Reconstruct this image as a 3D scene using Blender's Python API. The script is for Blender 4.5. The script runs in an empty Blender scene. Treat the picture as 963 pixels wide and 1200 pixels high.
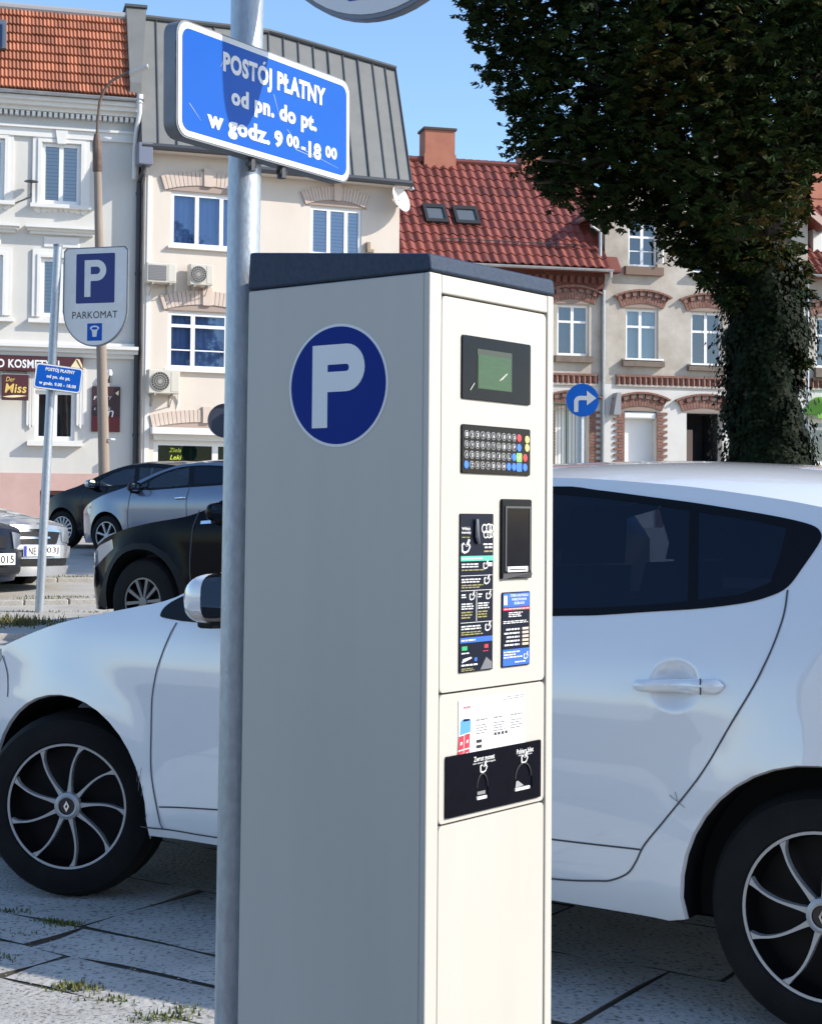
import bpy, bmesh, math, random
from mathutils import Vector, Matrix, geometry
random.seed(7)
SC = bpy.context.scene
COL = SC.collection
R = math.radians

# ------------------------------------------------------------------ camera, world, sun, exposure
H_EYE = 1.30
FOC = 1900.0            # focal length in photograph pixels (963 x 1200)
CX, CY = 481.5, 535.3   # principal point (the photograph is a crop)
PITCH, ROLL = R(2.1), 0.008
cam = bpy.data.cameras.new('camera'); cam_ob = bpy.data.objects.new('camera', cam); COL.objects.link(cam_ob)
cam.sensor_fit = 'VERTICAL'; cam.sensor_height = 24.0; cam.lens = FOC/1200*24.0
cam.shift_y = -(600-CY)/1200.0; cam.clip_start = 0.05; cam.clip_end = 3000
_c, _s, _cp, _sp = math.cos(ROLL), math.sin(ROLL), math.cos(PITCH), math.sin(PITCH)
def _pre(d): return Vector((d[0], d[1]*_cp-d[2]*_sp, d[1]*_sp+d[2]*_cp))
_right = _pre((_c, 0, _s)); _up = _pre((-_s, 0, _c)); _back = -_pre((0, 1, 0))
mw = Matrix((_right, _up, _back)).transposed().to_4x4(); mw.translation = (0, 0, H_EYE)
cam_ob.matrix_world = mw
SC.camera = cam_ob
SUN_AZ, SUN_EL = R(-9.5), R(33.0)     # azimuth from +X (right of the photograph), negative = towards the camera side
world = bpy.data.worlds.new('World'); SC.world = world; world.use_nodes = True
_nt = world.node_tree; _bg = _nt.nodes['Background']
_sky = _nt.nodes.new('ShaderNodeTexSky'); _sky.sky_type = 'NISHITA'; _sky.sun_disc = False
_sky.sun_elevation = SUN_EL; _sky.sun_rotation = R(90)-SUN_AZ
_sky.air_density = 1.0; _sky.dust_density = 0.8; _sky.ozone_density = 3.0; _sky.altitude = 100
_hs = _nt.nodes.new('ShaderNodeHueSaturation'); _hs.inputs['Saturation'].default_value = 1.06
_nt.links.new(_sky.outputs[0], _hs.inputs['Color']); _nt.links.new(_hs.outputs[0], _bg.inputs[0]); _bg.inputs[1].default_value = 0.15
sun = bpy.data.lights.new('sun', 'SUN'); sun.energy = 3.45; sun.angle = R(0.5); sun.color = (1.0, 0.93, 0.82)
sun_ob = bpy.data.objects.new('sun', sun); COL.objects.link(sun_ob)
SUN_DIR = Vector((math.cos(SUN_AZ)*math.cos(SUN_EL), math.sin(SUN_AZ)*math.cos(SUN_EL), math.sin(SUN_EL)))
sun_ob.rotation_euler = SUN_DIR.to_track_quat('Z', 'Y').to_euler(); sun_ob.location = (30, -10, 30)
SC.view_settings.view_transform = 'Standard'; SC.view_settings.look = 'None'
SC.view_settings.exposure = 0.80; SC.view_settings.gamma = 1.0; SC.view_settings.use_curve_mapping = False
SC.cycles.max_bounces = 7; SC.cycles.transparent_max_bounces = 12; SC.cycles.caustics_reflective = False

# ------------------------------------------------------------------ surveying helpers: sight line through a point of the photograph -> a point of the place
EYE = Vector((0, 0, H_EYE))
def sight(px, py):
    a = (px-CX)/FOC; b = (CY-py)/FOC
    return _pre((a*_c-b*_s, 1.0, a*_s+b*_c))
def at(px, py, Y):
    r = sight(px, py); return EYE + r*(Y/r.y)
def on_ground(px, py, z=0.0):
    r = sight(px, py); return EYE + r*((z-H_EYE)/r.z)
class Frame:
    """upright plane: origin on the ground, ex along it, ey away behind it"""
    def __init__(s, o, yaw):
        s.o = Vector(o); s.yaw = yaw
        s.ex = Vector((math.cos(yaw), math.sin(yaw), 0)); s.ey = Vector((-math.sin(yaw), math.cos(yaw), 0))
    def uz(s, px, py, out=0.0):
        r = sight(px, py); p0 = s.o - s.ey*out
        t = (p0-EYE).dot(s.ey)/r.dot(s.ey); q = EYE + r*t - s.o
        return q.dot(s.ex), q.z
    def rect(s, x0, y0, x1, y1, out=0.0):
        mx, my = (x0+x1)/2, (y0+y1)/2
        return s.uz(x0, my, out)[0], s.uz(x1, my, out)[0], s.uz(mx, y1, out)[1], s.uz(mx, y0, out)[1]
    def w(s, u, d, z): return s.o + s.ex*u + s.ey*d + Vector((0, 0, z))
def lerp(a, b, t): return a+(b-a)*t
def interp(tab, x):
    if x <= tab[0][0]: return tab[0][1]
    for (a, b), (c, d) in zip(tab, tab[1:]):
        if x <= c: return b+(d-b)*(x-a)/(c-a)
    return tab[-1][1]
def smooth_interp(tab, x):
    n = len(tab)
    if x <= tab[0][0]: return tab[0][1]
    if x >= tab[-1][0]: return tab[-1][1]
    sl = [(tab[i+1][1]-tab[i][1])/(tab[i+1][0]-tab[i][0]) for i in range(n-1)]
    m = [sl[0]]+[0 if sl[i-1]*sl[i] <= 0 else 2*sl[i-1]*sl[i]/(sl[i-1]+sl[i]) for i in range(1, n-1)]+[sl[-1]]
    for i in range(n-1):
        x0, y0 = tab[i]; x1, y1 = tab[i+1]
        if x <= x1:
            h = x1-x0; t = (x-x0)/h
            return (2*t**3-3*t*t+1)*y0+(t**3-2*t*t+t)*h*m[i]+(3*t*t-2*t**3)*y1+(t**3-t*t)*h*m[i+1]
GZ = [(0, 0), (8.0, 0), (13, .30), (15, .39), (17.5, .48), (26, .70), (40, 1.0), (60, 1.05), (400, 1.05)]
def gz(y): return interp(GZ, y)

# ------------------------------------------------------------------ materials
MATS = {}
def M(name, col, rough=.6, metal=0.0, col2=None, vscale=6, bump=0.0, bscale=80, spec=.5, coat=0.0, stretch=None, detail=5, contrast=(.3, .7), emit=None, emit_s=0):
    if name in MATS: return MATS[name]
    m = bpy.data.materials.new(name); m.use_nodes = True; nt = m.node_tree; b = nt.nodes['Principled BSDF']
    b.inputs['Roughness'].default_value = rough; b.inputs['Metallic'].default_value = metal
    b.inputs['Specular IOR Level'].default_value = spec; b.inputs['Coat Weight'].default_value = coat
    b.inputs['Coat Roughness'].default_value = .03
    b.inputs['Base Color'].default_value = (*col, 1)
    tc = nt.nodes.new('ShaderNodeTexCoord'); src = tc.outputs['Object']
    if stretch:
        mp = nt.nodes.new('ShaderNodeMapping'); mp.inputs['Scale'].default_value = stretch
        nt.links.new(src, mp.inputs[0]); src = mp.outputs[0]
    if col2:
        n = nt.nodes.new('ShaderNodeTexNoise'); n.inputs['Scale'].default_value = vscale; n.inputs['Detail'].default_value = detail
        n.inputs['Roughness'].default_value = .62
        nt.links.new(src, n.inputs['Vector'])
        r = nt.nodes.new('ShaderNodeValToRGB'); r.color_ramp.elements[0].position = contrast[0]; r.color_ramp.elements[1].position = contrast[1]
        r.color_ramp.elements[0].color = (*col, 1); r.color_ramp.elements[1].color = (*col2, 1)
        nt.links.new(n.outputs['Fac'], r.inputs[0]); nt.links.new(r.outputs[0], b.inputs['Base Color'])
    if bump:
        n2 = nt.nodes.new('ShaderNodeTexNoise'); n2.inputs['Scale'].default_value = bscale; n2.inputs['Detail'].default_value = 4
        nt.links.new(src, n2.inputs['Vector'])
        bp = nt.nodes.new('ShaderNodeBump'); bp.inputs['Strength'].default_value = bump; bp.inputs['Distance'].default_value = .01
        nt.links.new(n2.outputs['Fac'], bp.inputs['Height']); nt.links.new(bp.outputs[0], b.inputs['Normal'])
    if emit:
        b.inputs['Emission Color'].default_value = (*emit, 1); b.inputs['Emission Strength'].default_value = emit_s
    MATS[name] = m; return m
def glass_mat(name, tint=(.8, .9, 1), fac=.3, gloss=(.8, .9, 1), rough=.02):
    if name in MATS: return MATS[name]
    m = bpy.data.materials.new(name); m.use_nodes = True; nt = m.node_tree
    for n in list(nt.nodes):
        if n.type == 'BSDF_PRINCIPLED': nt.nodes.remove(n)
    out = [n for n in nt.nodes if n.type == 'OUTPUT_MATERIAL'][0]
    t = nt.nodes.new('ShaderNodeBsdfTransparent'); t.inputs[0].default_value = (*tint, 1)
    g = nt.nodes.new('ShaderNodeBsdfGlossy'); g.inputs[0].default_value = (*gloss, 1); g.inputs['Roughness'].default_value = rough
    lw = nt.nodes.new('ShaderNodeFresnel'); lw.inputs[0].default_value = 1.5
    ad = nt.nodes.new('ShaderNodeMath'); ad.operation = 'MULTIPLY_ADD'; ad.inputs[1].default_value = 1.0-fac; ad.inputs[2].default_value = fac
    nt.links.new(lw.outputs[0], ad.inputs[0])
    mx = nt.nodes.new('ShaderNodeMixShader'); nt.links.new(ad.outputs[0], mx.inputs[0])
    nt.links.new(t.outputs[0], mx.inputs[1]); nt.links.new(g.outputs[0], mx.inputs[2]); nt.links.new(mx.outputs[0], out.inputs[0])
    MATS[name] = m; return m

# ------------------------------------------------------------------ mesh builder and object helpers
class MB:
    def __init__(s): s.v = []; s.f = []; s.m = []; s.sm = []
    def poly(s, pts, m=0, sm=False):
        i = len(s.v); s.v += [tuple(p) for p in pts]; s.f.append(tuple(range(i, i+len(pts)))); s.m.append(m); s.sm.append(sm)
    def box(s, x0, x1, y0, y1, z0, z1, m=0):
        i = len(s.v)
        s.v += [(x0, y0, z0), (x1, y0, z0), (x1, y1, z0), (x0, y1, z0), (x0, y0, z1), (x1, y0, z1), (x1, y1, z1), (x0, y1, z1)]
        for q in ((0, 3, 2, 1), (4, 5, 6, 7), (0, 1, 5, 4), (1, 2, 6, 5), (2, 3, 7, 6), (3, 0, 4, 7)):
            s.f.append(tuple(i+k for k in q)); s.m.append(m); s.sm.append(False)
    def hexa(s, p, m=0):
        """p: 4 bottom points then 4 top points"""
        i = len(s.v); s.v += [tuple(q) for q in p]
        for q in ((0, 3, 2, 1), (4, 5, 6, 7), (0, 1, 5, 4), (1, 2, 6, 5), (2, 3, 7, 6), (3, 0, 4, 7)):
            s.f.append(tuple(i+k for k in q)); s.m.append(m); s.sm.append(False)
    def prism(s, pts, vec, m=0, caps=True, sm=False):
        """polygon extruded along vec"""
        n = len(pts); i = len(s.v); vec = Vector(vec)
        s.v += [tuple(p) for p in pts] + [tuple(Vector(p)+vec) for p in pts]
        if caps:
            s.f.append(tuple(i+k for k in range(n))); s.m.append(m); s.sm.append(False)
            s.f.append(tuple(i+n+k for k in reversed(range(n)))); s.m.append(m); s.sm.append(False)
        for k in range(n):
            j = (k+1) % n
            s.f.append((i+k, i+n+k, i+n+j, i+j)); s.m.append(m); s.sm.append(sm)
    def grid(s, fn, nu, nv, m=0, sm=True, wrap=False):
        i = len(s.v)
        for a in range(nu+1):
            for b in range(nv+1): s.v.append(tuple(fn(a/nu, b/nv)))
        for a in range(nu):
            for b in range(nv):
                k = i+a*(nv+1)+b
                s.f.append((k, k+1, k+nv+2, k+nv+1)); s.m.append(m); s.sm.append(sm)
    def tube(s, path, r, seg=10, m=0, caps=True, sm=True):
        path = [Vector(p) for p in path]; n = len(path); i = len(s.v)
        rr = r if isinstance(r, (list, tuple)) else [r]*n
        t = (path[1]-path[0]).normalized(); a = t.orthogonal().normalized()
        for k in range(n):
            t = (path[min(k+1, n-1)]-path[max(k-1, 0)]).normalized()
            a = (a - t*a.dot(t)).normalized(); b = t.cross(a)
            for q in range(seg):
                an = 2*math.pi*q/seg
                s.v.append(tuple(path[k]+(a*math.cos(an)+b*math.sin(an))*rr[k]))
        for k in range(n-1):
            for q in range(seg):
                j = (q+1) % seg
                s.f.append((i+k*seg+q, i+k*seg+j, i+(k+1)*seg+j, i+(k+1)*seg+q)); s.m.append(m); s.sm.append(sm)
        if caps:
            s.f.append(tuple(i+q for q in reversed(range(seg)))); s.m.append(m); s.sm.append(False)
            s.f.append(tuple(i+(n-1)*seg+q for q in range(seg))); s.m.append(m); s.sm.append(False)
    def lathe(s, prof, seg=32, o=(0, 0, 0), ax='y', m=0, sm=True, a0=0, a1=2*math.pi):
        """prof: (radius, offset along the axis)"""
        i = len(s.v); n = len(prof)
        full = abs(a1-a0-2*math.pi) < 1e-6; cnt = seg if full else seg+1
        for k in range(cnt):
            an = a0+(a1-a0)*k/seg; c, d = math.cos(an), math.sin(an)
            for r, h in prof:
                p = (r*c, h, r*d) if ax == 'y' else ((r*c, r*d, h) if ax == 'z' else (h, r*c, r*d))
                s.v.append((o[0]+p[0], o[1]+p[1], o[2]+p[2]))
        for k in range(seg):
            k2 = (k+1) % cnt
            for q in range(n-1):
                s.f.append((i+k*n+q, i+k2*n+q, i+k2*n+q+1, i+k*n+q+1)); s.m.append(m); s.sm.append(sm)
    def build(s, name, mats, parent=None, label=None, kind=None, sharp=35, bevel=0, fix=True, seg=2):
        me = bpy.data.meshes.new(name); me.from_pydata(s.v, [], s.f)
        if not isinstance(mats, (list, tuple)): mats = [mats]
        for mt in mats: me.materials.append(mt)
        me.polygons.foreach_set('material_index', s.m)
        me.polygons.foreach_set('use_smooth', s.sm)
        if fix:
            bm = bmesh.new(); bm.from_mesh(me)
            bmesh.ops.remove_doubles(bm, verts=bm.verts, dist=1e-5)
            bmesh.ops.recalc_face_normals(bm, faces=bm.faces)
            bm.to_mesh(me); bm.free()
        if any(s.sm): me.set_sharp_from_angle(angle=R(sharp))
        me.update()
        o = link(name, me, parent)
        if label: o['label'] = label
        if kind: o['kind'] = kind
        if bevel:
            bv = o.modifiers.new('bevel', 'BEVEL'); bv.width = bevel; bv.segments = seg; bv.limit_method = 'ANGLE'; bv.angle_limit = R(40)
            bv.harden_normals = True
            for p in me.polygons: p.use_smooth = True
        return o
def link(name, me, parent=None):
    o = bpy.data.objects.new(name, me); COL.objects.link(o)
    if parent is not None: o.parent = parent
    return o
def thing(name, label, cat, loc=(0, 0, 0), yaw=0, group=None):
    o = bpy.data.objects.new(name, None); COL.objects.link(o); o.location = loc; o.rotation_euler = (0, 0, yaw)
    o.empty_display_size = .2
    o['label'] = label; o['category'] = cat
    if group: o['group'] = group
    return o
def tag(o, label, cat, group=None):
    o['label'] = label; o['category'] = cat
    if group: o['group'] = group
    return o
def struct(o): o['kind'] = 'structure'; return o
def lettering(s, o, right, up, w, h, mat, parent=None, bold=0.0, name='lettering', depth=0.0, shear=0.0, lift=.0015, fit=True, align='CENTER'):
    """flat letters of size w x h (metres) centred on o in the plane right/up"""
    plain = s.translate(str.maketrans('ÓóŁłżąę', 'OoLlzae')); special = [(i, c) for i, c in enumerate(s) if c in 'ÓóŁłżąę']; marks = []
    s0, s = s, plain
    cu = bpy.data.curves.new(name, 'FONT'); cu.body = s; cu.align_x = 'CENTER'; cu.offset = bold; cu.space_character = 1.0+bold*1.2+.03; cu.shear = shear; cu.resolution_u = 3
    cu.extrude = 0
    tmp = bpy.data.objects.new('tmp', cu); COL.objects.link(tmp)
    dg = bpy.context.evaluated_depsgraph_get(); dg.update()
    me = bpy.data.meshes.new_from_object(tmp.evaluated_get(dg))
    bpy.data.objects.remove(tmp); bpy.data.curves.remove(cu)
    xs = [v.co.x for v in me.vertices]; ys = [v.co.y for v in me.vertices]
    if special:
        left = min(xs); total = max(xs)-left
        def width(t_):
            c2 = bpy.data.curves.new('w', 'FONT'); c2.body = t_; c2.offset = bold; c2.space_character = 1.0+bold*1.2+.03; o2 = bpy.data.objects.new('w', c2); COL.objects.link(o2); dg.update()
            m2 = bpy.data.meshes.new_from_object(o2.evaluated_get(bpy.context.evaluated_depsgraph_get())); r_ = [v.co.x for v in m2.vertices]
            bpy.data.objects.remove(o2); bpy.data.curves.remove(c2); bpy.data.meshes.remove(m2)
            return (max(r_)-min(r_)) if r_ else 0
        for i, c in special:
            b_ = left+width(s[:i+1]); a_ = left+width(s[:i+1])-width(s[i]); k_ = .055+bold
            if c in 'Óó':
                m_ = (a_+b_)/2; y_ = .79 if c == 'Ó' else .60
                marks.append([(m_-.05, y_), (m_-.05+k_*1.5, y_), (m_+.10+k_*1.2, y_+.13), (m_+.10-k_*.4, y_+.13)])
            elif c in 'Łł':
                marks.append([(a_-.07, .24), (a_+k_*2+.12, .40), (a_+k_*2+.12, .40+k_*1.6), (a_-.07, .24+k_*1.6)])
            elif c == 'ż': m_ = (a_+b_)/2; marks.append([(m_-k_*.7, .60), (m_+k_*.7, .60), (m_+k_*.7, .60+k_*1.3), (m_-k_*.7, .60+k_*1.3)])
            elif c in 'ąę': marks.append([(b_-k_*2, -.14), (b_-k_*.2, -.16), (b_-k_*.6, .0), (b_-k_*1.6, .0)])
    x0, x1, y0, y1 = min(xs), max(xs), min(ys), max(ys)
    sx = w/(x1-x0); sy = h/(y1-y0) if h else sx
    right = Vector(right).normalized(); up = Vector(up).normalized(); n = right.cross(up)
    o = Vector(o)
    for v in me.vertices:
        v.co = o + right*((v.co.x-(x0+x1)/2)*sx) + up*((v.co.y-(y0+y1)/2)*sy) + n*lift
    me.materials.clear(); me.materials.append(mat)
    for p in me.polygons: p.material_index = 0
    if marks:
        bm = bmesh.new(); bm.from_mesh(me)
        for quad in marks:
            vs_ = [bm.verts.new(o + right*((x-(x0+x1)/2)*sx) + up*((y-(y0+y1)/2)*sy) + n*lift*1.02) for x, y in quad]
            bm.faces.new(vs_)
        bm.to_mesh(me); bm.free()
    me.name = name
    ob = link(name, me, parent)
    return ob
def round_rect(w, h, r, seg=5):
    pts = []
    for cx, cy, a in ((w/2-r, h/2-r, 0), (-w/2+r, h/2-r, 90), (-w/2+r, -h/2+r, 180), (w/2-r, -h/2+r, 270)):
        for k in range(seg+1):
            an = R(a+90*k/seg); pts.append((cx+r*math.cos(an), cy+r*math.sin(an)))
    return pts
# ------------------------------------------------------------------ material palette
def concrete_mat(name, a, b, pit=.45):
    """coarse concrete: tone patches, dark pits and grit"""
    m = M(name, a, rough=.9, col2=b, vscale=3.0, bump=.6, bscale=55, detail=8)
    nt = m.node_tree; bsdf = nt.nodes['Principled BSDF']
    src = bsdf.inputs['Base Color'].links[0].from_socket
    tc = [n for n in nt.nodes if n.type == 'TEX_COORD'][0]
    n = nt.nodes.new('ShaderNodeTexNoise'); n.inputs['Scale'].default_value = 62; n.inputs['Detail'].default_value = 6
    nt.links.new(tc.outputs['Object'], n.inputs['Vector'])
    r = nt.nodes.new('ShaderNodeValToRGB'); r.color_ramp.elements[0].position = .34; r.color_ramp.elements[1].position = .46
    r.color_ramp.elements[0].color = (pit, pit, pit, 1); r.color_ramp.elements[1].color = (1, 1, 1, 1)
    nt.links.new(n.outputs['Fac'], r.inputs[0])
    mx = nt.nodes.new('ShaderNodeMix'); mx.data_type = 'RGBA'; mx.blend_type = 'MULTIPLY'; mx.inputs[0].default_value = 1
    nt.links.new(src, mx.inputs[6]); nt.links.new(r.outputs[0], mx.inputs[7]); nt.links.new(mx.outputs[2], bsdf.inputs['Base Color'])
    return m
PAVE = concrete_mat('coarse_concrete', (.30, .29, .275), (.50, .485, .455), pit=.34)
SOIL = M('joint_soil', (.035, .032, .027), rough=1, col2=(.075, .068, .052), vscale=12, bump=.5)
PLAZA = concrete_mat('plaza_concrete', (.34, .32, .29), (.46, .43, .38), pit=.7)
GRASS = M('grass_blades', (.06, .10, .02), rough=.8, col2=(.13, .13, .03), vscale=5)
DRY = M('dry_grass', (.17, .14, .06), rough=.9, col2=(.10, .11, .03), vscale=5)

# ------------------------------------------------------------------ ground
mb = MB()
ys = [-60, -10, 0, 1, 8, 9, 10, 11.5, 13, 15, 16, 17.5, 20, 23, 26, 30, 35, 40, 60, 150, 900]
xs = [-600, -60, -20, -10, -5, -2, 0, 2, 5, 10, 20, 60, 600]
def gzd(y): return gz(y)-(.045 if y < 8.01 else 0)
for j in range(len(ys)-1):
    for i in range(len(xs)-1):
        mb.poly([(xs[i], ys[j], gzd(ys[j])), (xs[i+1], ys[j], gzd(ys[j])), (xs[i+1], ys[j+1], gzd(ys[j+1])), (xs[i], ys[j+1], gzd(ys[j+1]))], sm=True)
ground = struct(mb.build('ground', PLAZA))
CAR_U = Vector((.83443, -.55112, 0)); CAR_V = Vector((.55112, .83443, 0))   # along / across the parking bays
mb = MB(); mb.box(-9, 9, .2, 8.6, -.045, -.009)
bed = struct(mb.build('pavement', SOIL))
# slabs: rows across the bays
rows = [.9, 1.5, 2.1, 2.65, 3.22, 3.49, 3.745, 4.35, 4.9, 5.45, 6.0, 6.55, 7.1, 7.65, 8.2]
def st(p): p = Vector(p); return p.dot(CAR_U), p.dot(CAR_V)
slabs = []
for k in range(len(rows)-1):
    t0, t1 = rows[k], rows[k+1]
    s = -6.2+random.uniform(0, .5)
    if abs(t0-3.49) < .02: s = -3.68-2.2
    if abs(t0-3.745) < .02: s = -3.72-2.0
    while s < 2.6:
        ln = random.choice([.75, .9, 1.0, 1.1]) if not (abs(t0-3.49) < .02 or abs(t0-3.745) < .02) or s > -3.6 else (1.1 if t0 < 3.6 else 1.0)
        slabs.append((s, s+ln, t0, t1)); s += ln
nslab = 0
for s0, s1, t0, t1 in slabs:
    c = CAR_U*((s0+s1)/2)+CAR_V*((t0+t1)/2)
    if not (2.6 < c.y < 8.3 and abs(c.x) < .42*c.y+1.4): continue
    # cells with gently uneven edges
    nx = max(3, int((s1-s0)/.16)); ny = max(2, int((t1-t0)/.16)); g = .0085
    mb = MB(); top = {}
    tilt = [random.uniform(-.005, .006) for _ in range(4)]
    for i in range(nx+1):
        for j in range(ny+1):
            u = lerp(s0+g, s1-g, i/nx); v = lerp(t0+g, t1-g, j/ny)
            if i in (0, nx): u += random.uniform(-.010, .010)
            if j in (0, ny): v += random.uniform(-.010, .010)
            p = CAR_U*u+CAR_V*v-c
            z = lerp(lerp(tilt[0], tilt[1], i/nx), lerp(tilt[2], tilt[3], i/nx), j/ny)
            edge = i in (0, nx) or j in (0, ny)
            top[i, j] = len(mb.v); mb.v.append((p.x, p.y, z-(.004 if edge else 0)+random.uniform(-.002, .002)))
    for i in range(nx):
        for j in range(ny):
            mb.f.append((top[i, j], top[i+1, j], top[i+1, j+1], top[i, j+1])); mb.m.append(0); mb.sm.append(True)
    ring = [(i, 0) for i in range(nx)]+[(nx, j) for j in range(ny)]+[(i, ny) for i in range(nx, 0, -1)]+[(0, j) for j in range(ny, 0, -1)]
    low = []
    for q in ring:
        p = mb.v[top[q]]; low.append(len(mb.v)); mb.v.append((p[0], p[1], -.03))
    for k in range(len(ring)):
        k2 = (k+1) % len(ring)
        mb.f.append((top[ring[k]], low[k], low[k2], top[ring[k2]])); mb.m.append(1); mb.sm.append(False)
    o = mb.build('paving_slab', [PAVE, SOIL], bed, fix=False, sharp=50); o.location = c; nslab += 1
# kerb strips between the further parking rows
def kerb_row(p0, p1, n, w=.16, h=.05):
    p0, p1 = Vector(p0), Vector(p1); d = (p1-p0); L = d.length/n; yaw = math.atan2(d.y, d.x)
    mb = MB(); mb.box(.006, L-.006, -w/2, w/2, -.12, h)
    first = None
    for k in range(n):
        q = p0+d*(k/n); q.z = gz(q.y)
        if first is None:
            o = mb.build('kerb_stone', PLAZA, ground, bevel=.012); first = o
        else:
            o = first.copy(); COL.objects.link(o)
        o.location = q; o.rotation_euler = (0, 0, yaw+random.uniform(-.01, .01))
for py, n in ((700, 6), (681, 7), (668, 8)):
    Y = 12.9 if py == 700 else (15.6 if py == 681 else 18.5)
    a = at(-25, py, Y); b = at(330, py-3, Y+.9)
    kerb_row((a.x, a.y, 0), (b.x, b.y, 0), n)
# grass in the joints and along the kerbs
def tufts(name, mat, spots):
    mb = MB()
    for (p, n, spread, h) in spots:
        for _ in range(n):
            x = p[0]+random.gauss(0, spread[0]); y = p[1]+random.gauss(0, spread[1]); z = (gz(y) if y > 8 else -.008)
            a = random.uniform(0, 6.28); l = h*random.uniform(.5, 1.2); w = .0035*random.uniform(.7, 1.4)*(1 if y < 8 else 1.5)
            dx, dy = math.cos(a), math.sin(a); b = random.uniform(.1, .7)*l
            mb.poly([(x-dy*w, y+dx*w, z), (x+dy*w, y-dx*w, z), (x+dx*b*.4+dy*w*.7, y+dy*b*.4-dx*w*.7, z+l*.6), (x+dx*b, y+dy*b, z+l)])
    o = mb.build(name, mat, None, fix=False); o['kind'] = 'stuff'; return o
spots = []
for px, py, n, sp in ((72, 1083, 170, (.045, .03)), (60, 1079, 90, (.05, .02)), (85, 1155, 140, (.04, .025)), (100, 1158, 60, (.05, .02)), (190, 1192, 140, (.06, .03)), (170, 1196, 60, (.05, .03)), (2, 1122, 60, (.03, .03)), (12, 1066, 60, (.06, .02)), (130, 1170, 40, (.08, .03)), (215, 1182, 40, (.03, .03)), (36, 1095, 40, (.04, .02))):
    g = on_ground(px, py); spots.append(((g.x, g.y), n, (sp[0]*.75, sp[1]*.75), .017))
tufts('joint_grass', GRASS, spots)
mb = MB()                                                    # grit and crumbs of stone lying on the slabs
for _ in range(420):
    px, py = random.uniform(-60, 260), random.uniform(1060, 1230)
    g = on_ground(px, py); s_ = random.uniform(.0015, .005)*(1.6 if random.random() < .06 else 1)
    pts = [Vector((math.cos(a*1.571+random.uniform(-.4, .4)), math.sin(a*1.571+random.uniform(-.4, .4)), 0))*s_ for a in range(4)]
    top_ = Vector((random.uniform(-.3, .3)*s_, random.uniform(-.3, .3)*s_, s_*.35))
    tp4 = [q*.55+top_ for q in pts]
    for a in range(4): mb.poly([g+pts[a], g+pts[(a+1) % 4], g+tp4[(a+1) % 4], g+tp4[a]])
    mb.poly([g+q for q in tp4])
o = mb.build('grit', M('grit_stone', (.16, .15, .13), rough=.9, col2=(.38, .36, .32), vscale=30), None, fix=False); o['kind'] = 'stuff'
spots = []
for px, py, Y, n, sp, h in ((4, 711, 14.0, 420, (.25, .14), .08), (22, 712, 14.0, 260, (.15, .10), .05), (60, 700, 14.2, 90, (.5, .04), .02), (90, 680, 16.3, 220, (.35, .04), .025), (100, 658, 19.5, 200, (.3, .1), .03), (75, 678, 16.6, 120, (.3, .05), .02), (40, 693, 15, 120, (.5, .05), .02)):
    p = at(px, py, Y); spots.append(((p.x, p.y), n, sp, h))
tufts('verge_grass', DRY, spots)
# ------------------------------------------------------------------ unseen house added behind the viewer, to be mirrored and to block low sky
FAR_WALL = M('far_render', (.30, .26, .22), rough=.9, col2=(.36, .32, .27), vscale=.8)
FAR_ROOF = M('far_roof', (.12, .05, .04), rough=.8)
far = thing('added_far_house', 'long plain house across the square, out of the picture behind the viewer', 'house', (-46, -40, 0))
mb = MB(); mb.box(0, 66, -10, 0, -.2, 9.5); mb.build('wall', FAR_WALL, far)
mb = MB(); mb.prism([(-.4, .6, 9.4), (-.4, -5, 14.5), (-.4, -10.6, 9.4)], (66.8, 0, 0)); mb.build('roof', FAR_ROOF, far)
for k in range(16):
    for z in (1.2, 4.2, 7.0):
        mb = MB(); mb.box(2+k*4, 3.2+k*4, -.1, .05, z, z+1.6); mb.build('window', M('far_window', (.03, .035, .045), rough=.1), far)
# ------------------------------------------------------------------ buildings: shared pieces
WHITE = M('white_frame', (.78, .78, .77), rough=.4)
GLASS = glass_mat('window_glass', tint=(.70, .78, .85), fac=.10, gloss=(.80, .88, 1))
PALEGLASS = glass_mat('pale_window_glass', tint=(.86, .91, .96), fac=.06, gloss=(.80, .88, 1))
BLUEGLASS = glass_mat('blue_window_glass', tint=(.80, .88, .98), fac=.08, gloss=(.55, .72, 1))
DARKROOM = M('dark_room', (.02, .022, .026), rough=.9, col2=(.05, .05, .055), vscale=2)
BLIND = M('blind_slats', (.78, .80, .80), rough=.6)
CURTAIN = M('grey_curtain', (.22, .24, .27), rough=.9, col2=(.10, .11, .13), vscale=9, stretch=(4, 1, .25))
GREENCURT = M('green_curtain', (.008, .045, .014), rough=.9, col2=(.004, .02, .008), vscale=7, stretch=(4, 1, .1))
PAINTED_SKY = M('painted_sky_backing', (.26, .38, .66), rough=.8, col2=(.33, .46, .72), vscale=7, stretch=(4, 1, .25))  # sky reflection of the panes, painted as blue cloth behind the glass
ZINC = M('zinc_gutter', (.50, .53, .55), rough=.4, metal=.7, col2=(.36, .38, .41), vscale=4)
DARKPIPE = M('dark_pipe', (.035, .037, .045), rough=.45)
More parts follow.
